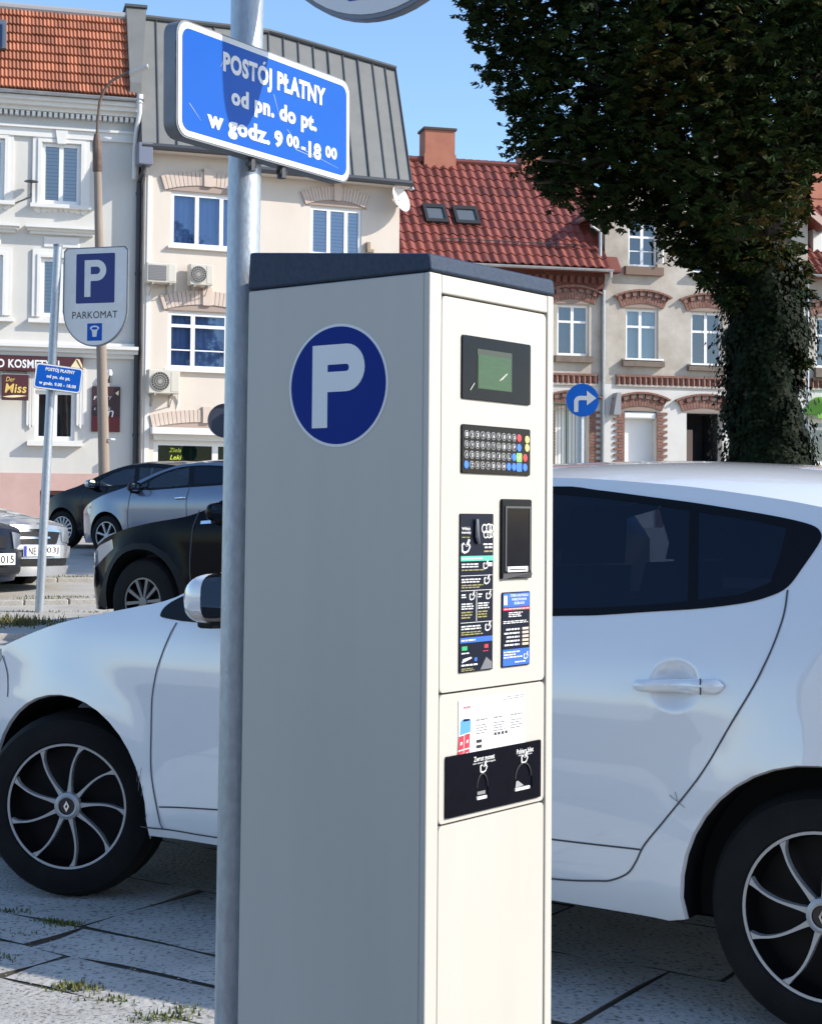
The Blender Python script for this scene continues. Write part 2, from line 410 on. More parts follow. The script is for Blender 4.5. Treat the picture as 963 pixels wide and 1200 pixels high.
def wall(mb, u0, u1, z0, z1, openings, depth=.22, m=0, y=0.0):
    """front face at y with rectangular openings (u0,u1,z0,z1) and their reveals"""
    us = sorted({u0, u1, *[o[0] for o in openings], *[o[1] for o in openings]}); us = [u for u in us if u0 <= u <= u1]
    zs = sorted({z0, z1, *[o[2] for o in openings], *[o[3] for o in openings]}); zs = [z for z in zs if z0 <= z <= z1]
    for a, b in zip(us, us[1:]):
        for c, d in zip(zs, zs[1:]):
            mu, mz = (a+b)/2, (c+d)/2
            if any(o[0] < mu < o[1] and o[2] < mz < o[3] for o in openings): continue
            mb.poly([(a, y, c), (b, y, c), (b, y, d), (a, y, d)], m)
    for a, b, c, d in openings:
        a2, b2, c2, d2 = max(a, u0), min(b, u1), max(c, z0), min(d, z1)
        if a2 >= b2 or c2 >= d2: continue
        mb.poly([(a2, y, c2), (a2, y, d2), (a2, y+depth, d2), (a2, y+depth, c2)], m); mb.poly([(b2, y, c2), (b2, y+depth, c2), (b2, y+depth, d2), (b2, y, d2)], m)
        mb.poly([(a2, y, c2), (a2, y+depth, c2), (b2, y+depth, c2), (b2, y, c2)], m); mb.poly([(a2, y, d2), (b2, y, d2), (b2, y+depth, d2), (a2, y+depth, d2)], m)
def window(root, u0, u1, z0, z1, cols=(.5,), rows=(), bar=.06, y=.10, glass=None, back=None, frame=None, inner='curtain', split_rows=None, thin=(), muntin=.03):
    """frame part with pane and backing sub-parts; cols/rows are bar positions as fractions; thin lists slim glazing bars"""
    glass = glass or GLASS; frame = frame or WHITE; mb = MB()
    mb.box(u0, u0+bar, y, y+.07, z0, z1); mb.box(u1-bar, u1, y, y+.07, z0, z1)
    mb.box(u0+bar, u1-bar, y+.001, y+.07, z0, z0+bar*1.15); mb.box(u0+bar, u1-bar, y+.001, y+.07, z1-bar, z1)
    W, Hh = u1-u0, z1-z0
    cs = [u0+c*W for c in cols]; rs = [z1-r*Hh for r in rows]
    for c in cs: mb.box(c-bar*.62, c+bar*.62, y+.003, y+.068, z0+bar*1.15, z1-bar)
    edges = [u0+bar]+[e for c in cs for e in (c-bar*.62, c+bar*.62)]+[u1-bar]
    cells = []
    for k in range(0, len(edges), 2):
        a, b = edges[k], edges[k+1]; zz = [z1-bar]
        for r in rs:
            mb.box(a, b, y+.006, y+.066, r-bar*.45, r+bar*.45); zz += [r+bar*.45, r-bar*.45]
        zz.append(z0+bar*1.15)
        for q in range(0, len(zz), 2): cells.append((a, b, zz[q+1], zz[q]))
    for t in thin:
        r = z1-t*Hh
        for k in range(0, len(edges), 2): mb.box(edges[k], edges[k+1], y+.012, y+.055, r-muntin/2, r+muntin/2)
    fr = mb.build('window', frame, root)
    for a, b, c, d in cells:
        p = MB(); p.poly([(a, y+.035, c), (b, y+.035, c), (b, y+.035, d), (a, y+.035, d)]); p.build('pane', glass, fr, fix=False)
    bk = MB()
    if inner == 'blind':
        n = max(6, int(Hh/.085)); h = Hh/n
        for k in range(n):
            za = z0+k*h; bk.poly([(u0, y+.050, za), (u1, y+.050, za), (u1, y+.062, za+h*.97), (u0, y+.062, za+h*.97)])
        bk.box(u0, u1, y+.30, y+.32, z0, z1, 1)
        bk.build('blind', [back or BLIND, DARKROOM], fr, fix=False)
    elif inner == 'curtain':
        n = max(8, int(W/.07))
        def fn(a, b): return (lerp(u0, u1, a), y+.20+.02*math.sin(a*n*3.1), lerp(z0, z1, b))
        bk.grid(fn, n*4, 1); bk.build('curtain', back or CURTAIN, fr, fix=False)
    else:
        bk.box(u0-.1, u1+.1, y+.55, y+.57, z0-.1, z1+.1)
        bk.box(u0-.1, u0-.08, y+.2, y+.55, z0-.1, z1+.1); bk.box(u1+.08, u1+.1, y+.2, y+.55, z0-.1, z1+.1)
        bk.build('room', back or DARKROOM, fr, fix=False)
    return fr
def sill(root, u0, u1, z, mat, d=.12, h=.05, over=.08, y=0):
    mb = MB(); mb.hexa([(u0-over, y-d, z-h), (u1+over, y-d, z-h), (u1+over, y+.02, z-h), (u0-over, y+.02, z-h), (u0-over, y-d, z-.012), (u1+over, y-d, z-.012), (u1+over, y+.02, z), (u0-over, y+.02, z)])
    return mb.build('sill', mat, root)
def tile_mesh(w, h, mat, waves=3, amp=.022, lip=.03, name='roof_tile'):
    """one roofing tile lying in x (across) / y (up the slope), curved profile and stepped lower edge"""
    mb = MB(); n = waves*6
    def zz(a): return amp*(.5+.5*math.cos(2*math.pi*a*waves))**.8
    fr = []; bk = []; lo = []
    for i in range(n+1):
        a = i/n; x = w*a; z = zz(a)
        dip = -.05*h*math.sin(math.pi*((a*waves) % 1))
        fr.append((x, dip, z+lip)); bk.append((x, h*1.04, z+.004)); lo.append((x, dip, z-.004))
    for i in range(n):
        mb.poly([fr[i], fr[i+1], bk[i+1], bk[i]], 0, True); mb.poly([lo[i], lo[i+1], fr[i+1], fr[i]], 0, False)
    me = mb.build(name, mat, None, fix=False)
    return me
def vary(mat):
    """each tile a slightly different tone, some weathered dark"""
    nt = mat.node_tree
    if any(n.type == 'OBJECT_INFO' for n in nt.nodes): return
    b = nt.nodes['Principled BSDF']; src = b.inputs['Base Color'].links[0].from_socket
    oi = nt.nodes.new('ShaderNodeObjectInfo'); r = nt.nodes.new('ShaderNodeValToRGB'); r.color_ramp.elements[0].color = (.62, .60, .60, 1); r.color_ramp.elements[1].color = (1.12, 1.1, 1.08, 1); r.color_ramp.elements[1].position = .8
    mx = nt.nodes.new('ShaderNodeMix'); mx.data_type = 'RGBA'; mx.blend_type = 'MULTIPLY'; mx.inputs[0].default_value = 1
    nt.links.new(oi.outputs['Random'], r.inputs[0]); nt.links.new(src, mx.inputs[6]); nt.links.new(r.outputs[0], mx.inputs[7]); nt.links.new(mx.outputs[2], b.inputs['Base Color'])
def lay_tiles(root, e0, e1, slope_vec, rows, colsn, mat, waves=3, amp=.022, lip=.03, skip=None, limit=None):
    """tiles over a rectangle: e0->e1 along the eave, slope_vec up the slope (local to root)"""
    e0, e1, sv = Vector(e0), Vector(e1), Vector(slope_vec); L = (e1-e0).length; Hh = sv.length
    w, h = L/colsn, Hh/rows
    ex = (e1-e0).normalized(); ey = sv.normalized(); ez = ex.cross(ey)
    rot = Matrix((ex, ey, ez)).transposed()
    vary(mat)
    proto = tile_mesh(w*1.0, h, mat, waves, amp, lip); first = True; rest = []
    order = [(r, c) for r in range(rows) for c in range(colsn)]
    for k, (r, c) in enumerate(order):
        if skip and skip(r, c): continue
        o = proto if first else proto.copy()
        if not first: COL.objects.link(o)
        first = False
        o.parent = root
        o.matrix_local = Matrix.Translation(e0+ex*(c*w)+ey*(r*h)+ez*random.uniform(-.004, .006)) @ (rot @ Matrix.Rotation(random.uniform(-.006, .006), 3, 'Z')).to_4x4()
def arch_pts(u0, u1, zc, rise, n=14):
    """segmental arch through (u0,zc),(u1,zc) rising by `rise`; returns points left to right and the centre/radius"""
    W = u1-u0; Rr = (W*W/4+rise*rise)/(2*rise); cu = (u0+u1)/2; cz = zc+rise-Rr
    a0 = math.asin(W/2/Rr)
    return [(cu+Rr*math.sin(lerp(-a0, a0, k/n)), cz+Rr*math.cos(lerp(-a0, a0, k/n))) for k in range(n+1)], (cu, cz, Rr, a0)
def voussoir_arch(root, u0, u1, zc, rise, t, n, mat, out=.05, gap=.12, keystone=0, name='brick_arch', teeth=None, y=0):
    """arch of separate wedge bricks, joined; teeth adds a dentil row and a hood on top"""
    _, (cu, cz, Rr, a0) = arch_pts(u0, u1, zc, rise)
    mb = MB()
    def ring(r0, r1, aa, ab, o, m=0, yy=0):
        p = [(cu+r*math.sin(a), cz+r*math.cos(a)) for r, a in ((r0, aa), (r0, ab), (r1, ab), (r1, aa))]
        mb.prism([(q[0], y-o, q[1]) for q in p], (0, o+.01, 0), m)
    for k in range(n):
        if keystone and abs(k-(n-1)/2) <= keystone/2: continue
        aa = lerp(-a0, a0, (k+gap/2)/n); ab = lerp(-a0, a0, (k+1-gap/2)/n)
        ring(Rr, Rr+t, aa, ab, out+random.uniform(0, .006))
    ring(Rr+.004, Rr+t-.01, -a0*.995, a0*.995, out*.6, 1)
    if keystone:
        w = a0*keystone/n; ring(Rr-.02, Rr+t*1.25, -w*.9, w*.9, out*1.7, 2)
    if teeth:
        tt, nt_ = teeth
        for k in range(nt_):
            aa = lerp(-a0*1.03, a0*1.03, (k+.05)/nt_); ab = lerp(-a0*1.03, a0*1.03, (k+.55)/nt_)
            ring(Rr+t+.002, Rr+t+tt, aa, ab, out*2.2, 0)
        ring(Rr+t+.002, Rr+t+tt-.004, -a0, a0, out*.9, 3)
        for k in range(12):
            ring(Rr+t+tt, Rr+t+tt+.055, lerp(-a0*1.1, a0*1.1, (k+.02)/12), lerp(-a0*1.1, a0*1.1, (k+.98)/12), out*3.0, 0)
    return mb, name
BRICK = M('red_brick', (.15, .065, .05), rough=.85, col2=(.27, .15, .115), vscale=7, bump=.4, bscale=50)
MORTAR = M('brick_mortar', (.30, .22, .18), rough=.95)
DARKBRICK = M('dark_brick', (.10, .035, .025), rough=.9, col2=(.15, .05, .035), vscale=6, bump=.4)

# ------------------------------------------------------------------ white townhouse on the left
F1 = Frame(at(160, 400, 39.15), R(15)); F1.o.z = .92
B1 = thing('townhouse', 'white plastered townhouse with orange tiled roof and pink plinth', 'house', F1.o, F1.yaw)
W1 = M('white_plaster', (.55, .535, .495), rough=.9, col2=(.64, .625, .59), vscale=.9, detail=9, stretch=(1, 1, .45), bump=.15, bscale=30)
TRIM1 = M('white_trim', (.74, .73, .70), rough=.8, col2=(.68, .67, .64), vscale=3)
PINK = M('pink_plinth', (.50, .33, .29), rough=.9, col2=(.56, .38, .34), vscale=2, bump=.2)
def r1(*a, out=0): return F1.rect(*a, out=out)
zE = F1.uz(80, 112, .1)[1]
plinth = F1.uz(80, 555)[1]
ops = []
wU = r1(49.4, 168.6, 94.5, 240); ops.append(wU)                # upper window
dU = wU[1]-wU[0]
wM = r1(48, 303, 95, 372); ops.append(wM)
wG = r1(41.5, 458, 88, 516); ops.append(wG)
off = 1.02+dU                                                # spacing of the window to the left
wUL = (wU[0]-off-.05, F1.uz(5.2, 200)[0], wU[2]+.02, wU[3]+.02); ops.append(wUL)
wML = (wUL[0], wUL[1], wM[2], wM[3]); ops.append(wML)
wB = r1(47, 575, 80.5, 593)
mb = MB()
wall(mb, -9, 0, plinth, zE, ops)
mb.poly([(0, 0, -1), (0, 6, -1), (0, 6, zE), (0, 0, zE)]); mb.poly([(-9, 0, -1), (-9, 6, -1), (-9, 6, zE), (-9, 0, zE)]); mb.poly([(-9, 6, -1), (0, 6, -1), (0, 6, zE), (-9, 6, zE)])
mb.build('wall', W1, B1, fix=False)
mb = MB(); wall(mb, -9, .02, -1.0, plinth, [wB], depth=.3, y=-.05); mb.poly([(-9, -.05, plinth), (.02, -.05, plinth), (.02, .01, plinth), (-9, .01, plinth)])
mb.poly([(.02, -.05, -1), (.02, .3, -1), (.02, .3, plinth), (.02, -.05, plinth)])
mb.build('plinth', PINK, B1, fix=False)
BROWN = M('brown_frame', (.16, .07, .05), rough=.7)
window(B1, *wB, cols=(), y=.02, frame=BROWN, inner='room', bar=.10)
def surround(u0, u1, z0, z1, w, o=.05, key=False, name='window_surround'):
    mb = MB()
    mb.box(u0-w, u0-.0, -o, .02, z0, z1+w); mb.box(u1, u1+w, -o, .02, z0, z1+w); mb.box(u0, u1, -o, .02, z1, z1+w)
    mb.box(u0-w*.45, u0-.012, -o-.025, -o, z0, z1+w*.4); mb.box(u1+.012, u1+w*.45, -o-.025, -o, z0, z1+w*.4); mb.box(u0-.012, u1+.012, -o-.025, -o, z1+.01, z1+w*.4)
    if key:
        c = (u0+u1)/2; mb.hexa([(c-.10, -o-.07, z1-.02), (c+.10, -o-.07, z1-.02), (c+.10, .02, z1-.02), (c-.10, .02, z1-.02), (c-.15, -o-.07, z1+w*1.45), (c+.15, -o-.07, z1+w*1.45), (c+.15, .02, z1+w*1.45), (c-.15, .02, z1+w*1.45)])
    return mb.build(name, TRIM1, B1)
for w_ in (wU, wUL):
    window(B1, *w_, inner='blind', glass=PALEGLASS, bar=.085, y=.012)
    surround(*w_, .22, key=True); s = sill(B1, w_[0]-.2, w_[1]+.2, w_[2], TRIM1, d=.16, h=.10, over=.06)
    mb = MB()                                                # little scalloped apron under the sill
    for k in range(9):
        c = lerp(w_[0]-.15, w_[1]+.15, (k+.5)/9); rr = .05+.05*abs(k-4)/4
        mb.lathe([(0, -.03), (rr, -.03), (rr, .01)], 10, (c, 0, w_[2]-.12), 'y', sm=False)
    mb.build('sill_apron', TRIM1, B1)
for w_ in (wM, wML):
    window(B1, *w_, inner='blind', glass=PALEGLASS, bar=.085, y=.012); surround(*w_, .20)
    sill(B1, w_[0]-.2, w_[1]+.2, w_[2]-.05, TRIM1, d=.14, h=.10)
    c0, c1 = w_[0]-.38, w_[1]+.38; zt = w_[3]+.56
    mb = MB()
    for k, (d, h0, h1) in enumerate(((.10, 0, .07), (.17, .07, .13), (.26, .13, .20))):
        mb.box(c0+.10-.05*k, c1-.10+.05*k, -d, .02, zt+h0, zt+h1)
    mb.build('window_hood', TRIM1, B1)
    mb = MB(); mb.box(w_[0]+.05, w_[1]-.05, -.03, .02, w_[3]+.26, w_[3]+.52); mb.build('relief_panel', TRIM1, B1, bevel=.02)
window(B1, *wG, inner='room', bar=.085, y=.06)
sill(B1, wG[0]-.1, wG[1]+.1, wG[2]-.02, TRIM1, d=.18, h=.12)
for a, b in ((31.5, 40.5), (90, 100)):
    q = r1(a, 431, b, 500)
    mb = MB()
    for k in range(3):
        x0 = lerp(q[0], q[1], k/3+.02); x1 = lerp(q[0], q[1], (k+1)/3-.02); dz = (.12, .0, .12)[k] if False else .06*abs(k-1)
        mb.prism([(x0, -.05, q[2]+dz), ((x0+x1)/2, -.05, q[2]+dz-.06), (x1, -.05, q[2]+dz), (x1, -.05, q[3]), (x0, -.05, q[3])], (0, .06, 0))
    mb.build('pilaster', TRIM1, B1)
# string course
zc = F1.uz(80, 413)[1]
mb = MB()
for d, a, b in ((.10, -.12, -.02), (.20, -.02, .08), (.30, .08, .16), (.12, .16, .24)): mb.box(-9, .03, -d, .02, zc+a, zc+b)
mb.build('string_course', TRIM1, B1)
# main cornice with dentils, frieze and gutter
zg = F1.uz(152, 114, .5)[1]; zg0 = zg
mb = MB()
for d, a, b in ((.08, -1.0, -.80), (.14, -.80, -.74), (.20, -.40, -.30), (.34, -.30, -.20), (.44, -.20, -.10), (.36, -.10, 0)): mb.box(-9, .02, -d, .02, zg+a, zg+b)
mb.build('cornice', TRIM1, B1)
mb = MB()
for k in range(70): mb.box(-9+k*.129, -9+k*.129+.08, -.17, 0, zg-.52, zg-.41)
o = mb.build('dentil_row', TRIM1, B1); o['kind'] = 'stuff'
mb = MB(); mb.lathe([(.07, -9), (.07, .05)], 10, (0, -.52, zg-.03), 'x', a0=math.pi, a1=2*math.pi); mb.build('gutter', ZINC, B1)
# roof of orange tiles
ORANGE = M('orange_tile', (.36, .125, .065), rough=.6, col2=(.42, .16, .085), vscale=1.5)
rise = F1.uz(80, 15.5, -.85)[1]-zg; run = 1.35
e0, e1 = Vector((-3.9, -.5, zg+.02)), Vector((-.12, -.5, zg+.02))
mb = MB(); sv = Vector((0, run, rise))
mb.hexa([(-9, -.5, zg-.04), (0, -.5, zg-.04), (0, 6, zg-.04), (-9, 6, zg-.04), (-9, -.5, zg-.01), (0, -.5, zg-.01), (0, -.5+run, zg+rise-.03), (-9, -.5+run, zg+rise-.03)])
roof1 = mb.build('roof', ORANGE, B1)
def to_roof(o): o.parent = roof1
lay_tiles(roof1, e0, e1, sv, 9, 14, ORANGE, waves=3, amp=.03, lip=.06)
mb = MB(); mb.tube([(-9, -.5+run, zg+rise+.02), (-.1, -.5+run, zg+rise+.02)], .12, 10); mb.build('ridge_cap', M('ridge_grey', (.30, .30, .31), rough=.6), roof1)
mb = MB(); q0 = Vector((-3.72, -.56, zg+.10))+sv*.42; mb.hexa([q0+Vector((0, -.06, 0)), q0+Vector((.56, -.06, 0)), q0+Vector((.56, .03, -.04)), q0+Vector((0, .03, -.04)), q0+sv*.33+Vector((0, -.06, .06)), q0+sv*.33+Vector((.56, -.06, .06)), q0+sv*.33+Vector((.56, .03, .02)), q0+sv*.33+Vector((0, .03, .02))])
rw_ = mb.build('roof_window', M('skylight_frame', (.10, .11, .13), rough=.4), roof1, bevel=.02)
mb = MB(); a_ = q0+Vector((.07, -.075, .03)); mb.poly([a_, a_+Vector((.42, 0, 0)), a_+sv*.27+Vector((.42, -.0, .045)), a_+sv*.27+Vector((0, 0, .045))]); mb.build('pane', BLUEGLASS, rw_, fix=False)
# signs on the white townhouse (fixed boards)
MAROON = M('maroon_board', (.075, .018, .022), rough=.45)
CREAMPR = M('cream_print', (.82, .70, .42), rough=.5); WPRINT = M('white_print', (.80, .80, .80), rough=.5)
def on(F, u, d, z): return F.w(u, d, z)
q = r1(-40, 417, 97.5, 435, out=.1)
k0 = thing('shop_banner', 'long maroon shop banner lettered KOSMETYKI under the ledge', 'shop sign', F1.w(q[0], -.1, q[2]), F1.yaw)
mb = MB(); mb.box(0, q[1]-q[0], -.06, .08, 0, q[3]-q[2]); mb.build('board', MAROON, k0, bevel=.01)
def banner_u(px): return F1.uz(px, 425, .17)[0]-q[0]
hb = q[3]-q[2]
lettering('O KOSMETYKI', ((banner_u(-3)+banner_u(70))/2, -.062, hb*.47), (1, 0, 0), (0, 0, 1), banner_u(70)-banner_u(-3), hb*.56, WPRINT, k0, bold=.03)
x0, x1 = banner_u(80), banner_u(97)
mb = MB(); mb.prism([(x0, -.066, hb*.08), (lerp(x0, x1, .58), -.066, hb*.9), (lerp(x0, x1, .80), -.066, hb*.86), (x1, -.066, hb*.45), (x1, -.066, hb*.08)], (0, .004, 0)); mb.build('swoosh', CREAMPR, k0)
mb = MB(); mb.prism([(lerp(x0, x1, .55), -.069, hb*.80), (lerp(x0, x1, .63), -.069, hb*.86), (x1, -.069, hb*.22), (x1, -.069, hb*.10)], (0, .004, 0)); mb.build('swoosh', MAROON, k0)
q = r1(2.3, 439, 34, 469, out=.35)
k1 = thing('shop_sign', 'square maroon hanging sign with a gold word and swoosh', 'shop sign', F1.w(q[0], -.35, q[2]), F1.yaw)
W_, H_ = q[1]-q[0], q[3]-q[2]
mb = MB(); mb.box(0, W_, -.05, .05, 0, H_); mb.build('board', MAROON, k1, bevel=.01)
mb = MB(); mb.box(-.02, W_+.02, -.045, .33, H_-.02, H_+.02); mb.box(.05, .08, .04, .34, H_*.2, H_*.24); mb.build('bracket', M('grey_metal', (.35, .36, .37), rough=.4, metal=.6), k1)
lettering('Miss', (W_*.52, -.052, H_*.46), (1, 0, 0), (0, 0, 1), W_*.80, H_*.36, M('gold_print', (.75, .52, .14), rough=.5), k1, bold=.02, shear=.15)
lettering('Der', (W_*.32, -.052, H_*.81), (1, 0, 0), (0, 0, 1), W_*.34, H_*.18, M('gold_print', (.75, .52, .14)), k1, shear=.3)
mb = MB()
def sw(a, b): return (lerp(.03, .97, a)*W_, -.053, H_*(.10+.22*(a-.35)**2+b*(.09*math.sin(math.pi*min(1, a*1.05)))))
mb.grid(sw, 16, 1); mb.build('swoosh', CREAMPR, k1, fix=False)
q = r1(107.6, 453, 141, 506, out=.03)
k2 = thing('wall_board', 'tall maroon board with pale script fixed beside the shop window', 'sign board', F1.w(q[0], -.02, q[2]), F1.yaw)
W_, H_ = q[1]-q[0], q[3]-q[2]
mb = MB(); mb.box(0, W_, -.03, .0, H_*.34, H_); mb.build('board', M('plum_board', (.045, .018, .022), rough=.4), k2)
mb = MB(); mb.box(0, W_, -.03, .0, 0, H_*.335); mb.build('board', M('wine_board', (.13, .015, .018), rough=.4), k2)
for s, x, z, w in (('F', .12, .74, .10), ('ry', .62, .75, .16), ('c', .12, .50, .07), ('k', .62, .52, .1), ('n', .66, .40, .22)):
    lettering(s, (W_*x, -.031, H_*z), (1, 0, 0), (0, 0, 1), W_*w, 0, WPRINT, k2, shear=.2)
mb = MB(); mb.prism([(W_*.82, -.033, H_*.86), (W_*.93, -.033, H_*.80), (W_*.95, -.033, H_*.92)], (0, .004, 0)); mb.build('leaf_mark', CREAMPR, k2)
# small wall lamp above that board and a bracket lamp by the upper window
q = F1.uz(129, 444, .1)
t = thing('wall_lamp', 'small black and white lamp above the maroon board', 'lamp', F1.w(q[0], 0, q[1]), F1.yaw)
mb = MB(); mb.tube([(0, .02, 0), (0, -.12, .02)], .015, 6); mb.tube([(0, -.12, .06), (0, -.12, -.10)], [.03, .05], 8); mb.build('bracket', DARKPIPE, t)
mb = MB(); mb.lathe([(0, .0), (.055, .02), (.06, .1), (.03, .16), (0, .17)], 10, (0, -.12, .06), 'z'); mb.build('lamp_shade', WHITE, t)
q = F1.uz(37, 214, .25)
t = thing('wall_antenna', 'small dark bracket fixture beside the upper window', 'bracket', F1.w(q[0], 0, q[1]), F1.yaw)
mb = MB(); mb.tube([(-.0, .02, -.25), (0, -.22, -.25), (0, -.25, .0)], .014, 6); mb.lathe([(0, .03), (.16, .015), (.17, 0), (0, -.03)], 12, (0, -.25, .02), 'z'); mb.build('bracket', DARKPIPE, t)
mb = MB(); mb.tube([(0, -.02, -.3), (-.4, -.02, -.48), (-1.0, -.02, -.72)], .012, 5); mb.build('cable', DARKPIPE, t)
# ------------------------------------------------------------------ cream building with the grey metal mansard
F2 = Frame(at(168, 400, 38.85), R(22)); F2.o.z = .92
B2 = thing('apartment_house', 'cream apartment house with grey standing seam mansard roof', 'house', F2.o, F2.yaw)
CREAM = M('cream_plaster', (.59, .525, .455), rough=.9, col2=(.67, .60, .53), vscale=.9, detail=9, stretch=(1, 1, .4), bump=.12, bscale=30)
PINKBR = M('pink_stone', (.54, .44, .38), rough=.85, col2=(.60, .50, .43), vscale=4)
PINKDK = M('pink_joint', (.36, .28, .24), rough=.9)
METAL = M('grey_sheet_metal', (.155, .16, .155), rough=.6, metal=.15, col2=(.185, .19, .185), vscale=2)
SEAM = M('seam_metal', (.085, .09, .095), rough=.5, metal=.25)
def r2(*a, out=0): return F2.rect(*a, out=out)
zEv = F2.uz(220, 173.0, .3)[1]+.05
uR = F2.uz(468, 260)[0]
wA = r2(200.5, 228, 285, 291); wA2 = r2(363.6, 244, 423.5, 310)
wBb = r2(197, 367, 285, 434); wS = r2(180, 517, 300, 560)
wA2 = (wA2[0], wA2[1], wA[2]+.02, wA2[3]); wB2 = (wA2[0], wA2[1], wBb[2], wBb[3])
mb = MB()
wall(mb, 0, uR, -1.0, zEv, [wA, wA2, wBb, wB2, wS])
mb.poly([(0, 0, -1), (0, 0, zEv), (0, 7, zEv), (0, 7, -1)]); mb.poly([(uR, 0, -1), (uR, 7, -1), (uR, 7, zEv), (uR, 0, zEv)]); mb.poly([(0, 7, -1), (0, 7, zEv), (uR, 7, zEv), (uR, 7, -1)])
mb.build('wall', CREAM, B2, fix=False)
q = r2(171, 210, 176.5, 545)
mb = MB(); mb.box(q[0], q[1], -.025, .02, -1, F2.uz(173, 205)[1]); mb.build('corner_strip', M('white_plaster_strip', (.70, .68, .64), rough=.85), B2)
window(B2, *wA, cols=(.36, .70), glass=BLUEGLASS, back=PAINTED_SKY, bar=.08, y=.03)
window(B2, *wA2, cols=(.36, .70), inner='blind', glass=BLUEGLASS, bar=.08, y=.03)
window(B2, *wBb, cols=(.33, .78), rows=(.24,), thin=(.66,), glass=BLUEGLASS, back=PAINTED_SKY, bar=.085, y=.03)
window(B2, *wB2, cols=(.36, .70), rows=(.24,), glass=BLUEGLASS, back=PAINTED_SKY, bar=.085, y=.03)
sw_ = window(B2, *wS, cols=(.60,), inner='curtain', back=GREENCURT, bar=.12, y=.05, glass=glass_mat('shop_glass', tint=(.8, .85, .8), fac=.0, gloss=(.35, .38, .36)))
for w_ in (wA, wA2, wBb, wB2): sill(B2, w_[0], w_[1], w_[2], TRIM1, d=.10, h=.06)
for w_, ov in ((wA, .17), (wA2, .14), (wBb, .12), (wB2, .12)):
    mb, nm = voussoir_arch(B2, w_[0]-ov, w_[1]+ov, w_[3]+.03, .17, .34, 22, PINKBR, out=.06, keystone=2.4, name='stone_lintel')
    o = mb.build(nm, [PINKBR, PINKDK, PINKBR], B2); o['kind'] = 'stuff'
mb, nm = voussoir_arch(B2, wS[0]-.05, wS[1]+.05, wS[3]+.30, .16, .30, 26, PINKBR, out=.06, keystone=2.0, name='stone_lintel')
o = mb.build(nm, [PINKBR, PINKDK, PINKBR], B2); o['kind'] = 'stuff'
mb = MB(); mb.box(wS[0]-.10, wS[1]+.1, -.30, .02, wS[3]+.14, wS[3]+.30); mb.box(wS[0]-.02, wS[1]+.02, -.10, .02, wS[3]+.0, wS[3]+.139); mb.build('canopy', TRIM1, B2)
LIME = M('lime_print', (.55, .66, .05), rough=.5)
sc = F2.uz(206, 531)
for s, dx, dz, w in (('Ziela', 0, .075, .30), ('Leki', .02, -.10, .29)):
    lettering(s, (sc[0]+dx, .062, sc[1]+dz), (1, 0, 0), (0, 0, 1), w, 0, LIME, sw_, shear=.3, bold=.01)
# mansard: vertical metal sheets on the left, sloping ones on the right
def e_pt(px, low=False): return (px, 196.4+.094*(px-300)) if (px > 301 or low) else (px, 168.4+.080*(px-165))
OUTB = .38
def bot(px, low=False):
    u, z = F2.uz(*e_pt(px, low), OUTB); return Vector((u, -OUTB, z))
Z_UP = Vector((0, 0, 1))
def top(px, low=False):
    """upper end of the seam whose foot is at px"""
    low = px > 301 or low
    if not low: x, y = px-3, 22+(px-165)*.11
    else: t = (px-300)/(482-300); x, y = lerp(297, 463.5, t), lerp(34, 82.5, t)
    f = bot(px, low); r = sight(x, y); n_ = Vector((0, -1, .50)); nw = -F2.ey+Z_UP*.50; p0_ = F2.w(f.x, f.y, f.z)
    q_ = EYE+r*((p0_-EYE).dot(nw)/r.dot(nw))-F2.o
    return Vector((q_.dot(F2.ex), q_.dot(F2.ey), q_.z))
seams = [166, 186, 208, 231, 254, 277, 300, 319, 338, 357, 376, 395, 414, 433, 452, 468, 482]
mansard = MB()
pk = [bot(p) for p in seams]; tk = [top(p) for p in seams]; K0 = seams.index(300); pk2 = list(pk); pk2[K0] = bot(300, True); tk2 = list(tk); tk2[K0] = top(300, True)
def head(k): return (tk[k], tk[k+1]) if k < K0 else (tk2[k], tk2[k+1])
def foot(k): return (pk[k], pk[k+1]) if k < K0 else (pk2[k], pk2[k+1])
for k in range(len(seams)-1):
    for a, b, c, d in ((*foot(k), *reversed(head(k))),):
        n = (b-a).cross(d-a).normalized(); n = n if n.y < 0 else -n
        mansard.poly([a-n*.05, b-n*.05, c-n*.05, d-n*.05])
# top and side closing faces
for k in range(len(seams)-1): mansard.poly([tk[k]+Vector((0, .05, 0)), tk[k+1]+Vector((0, .05, 0)), tk[k+1]+Vector((0, 5, .1)), tk[k]+Vector((0, 5, .1))])
mansard.poly([pk[-1], tk[-1], tk[-1]+Vector((0, 5, .1)), pk[-1]+Vector((0, 6, 0))]); mansard.poly([pk[0], tk[0], tk[0]+Vector((0, 5, 0)), pk[0]+Vector((0, 6, 0))])
mroof = mansard.build('mansard_roof', SEAM, B2, fix=False)
for k in range(len(seams)-1):
    (a, b), (d, c) = foot(k), head(k)
    n = (b-a).cross(d-a).normalized(); n = n if n.y < 0 else -n
    g = .012
    a2, b2 = a.lerp(b, .03), a.lerp(b, .97); d2, c2 = d.lerp(c, .03), d.lerp(c, .97)
    mb = MB(); j = n*random.uniform(0, .012)
    mb.hexa([a2-n*.04+j, b2-n*.04+j, b2+j, a2+j, d2-n*.04+j, c2-n*.04+j, c2+j, d2+j]); mb.build('metal_sheet', METAL, mroof)
    mb = MB(); mb.hexa([b2+n*.0, b2.lerp(b, 1.9)+n*.0, b2.lerp(b, 1.9)+n*.045, b2+n*.045, c2, c2.lerp(c, 1.9), c2.lerp(c, 1.9)+n*.045, c2+n*.045]); mb.build('standing_seam', SEAM, mroof)
mb = MB()
mb.tube([p+Vector((0, -.02, .05)) for p in tk], .07, 8)
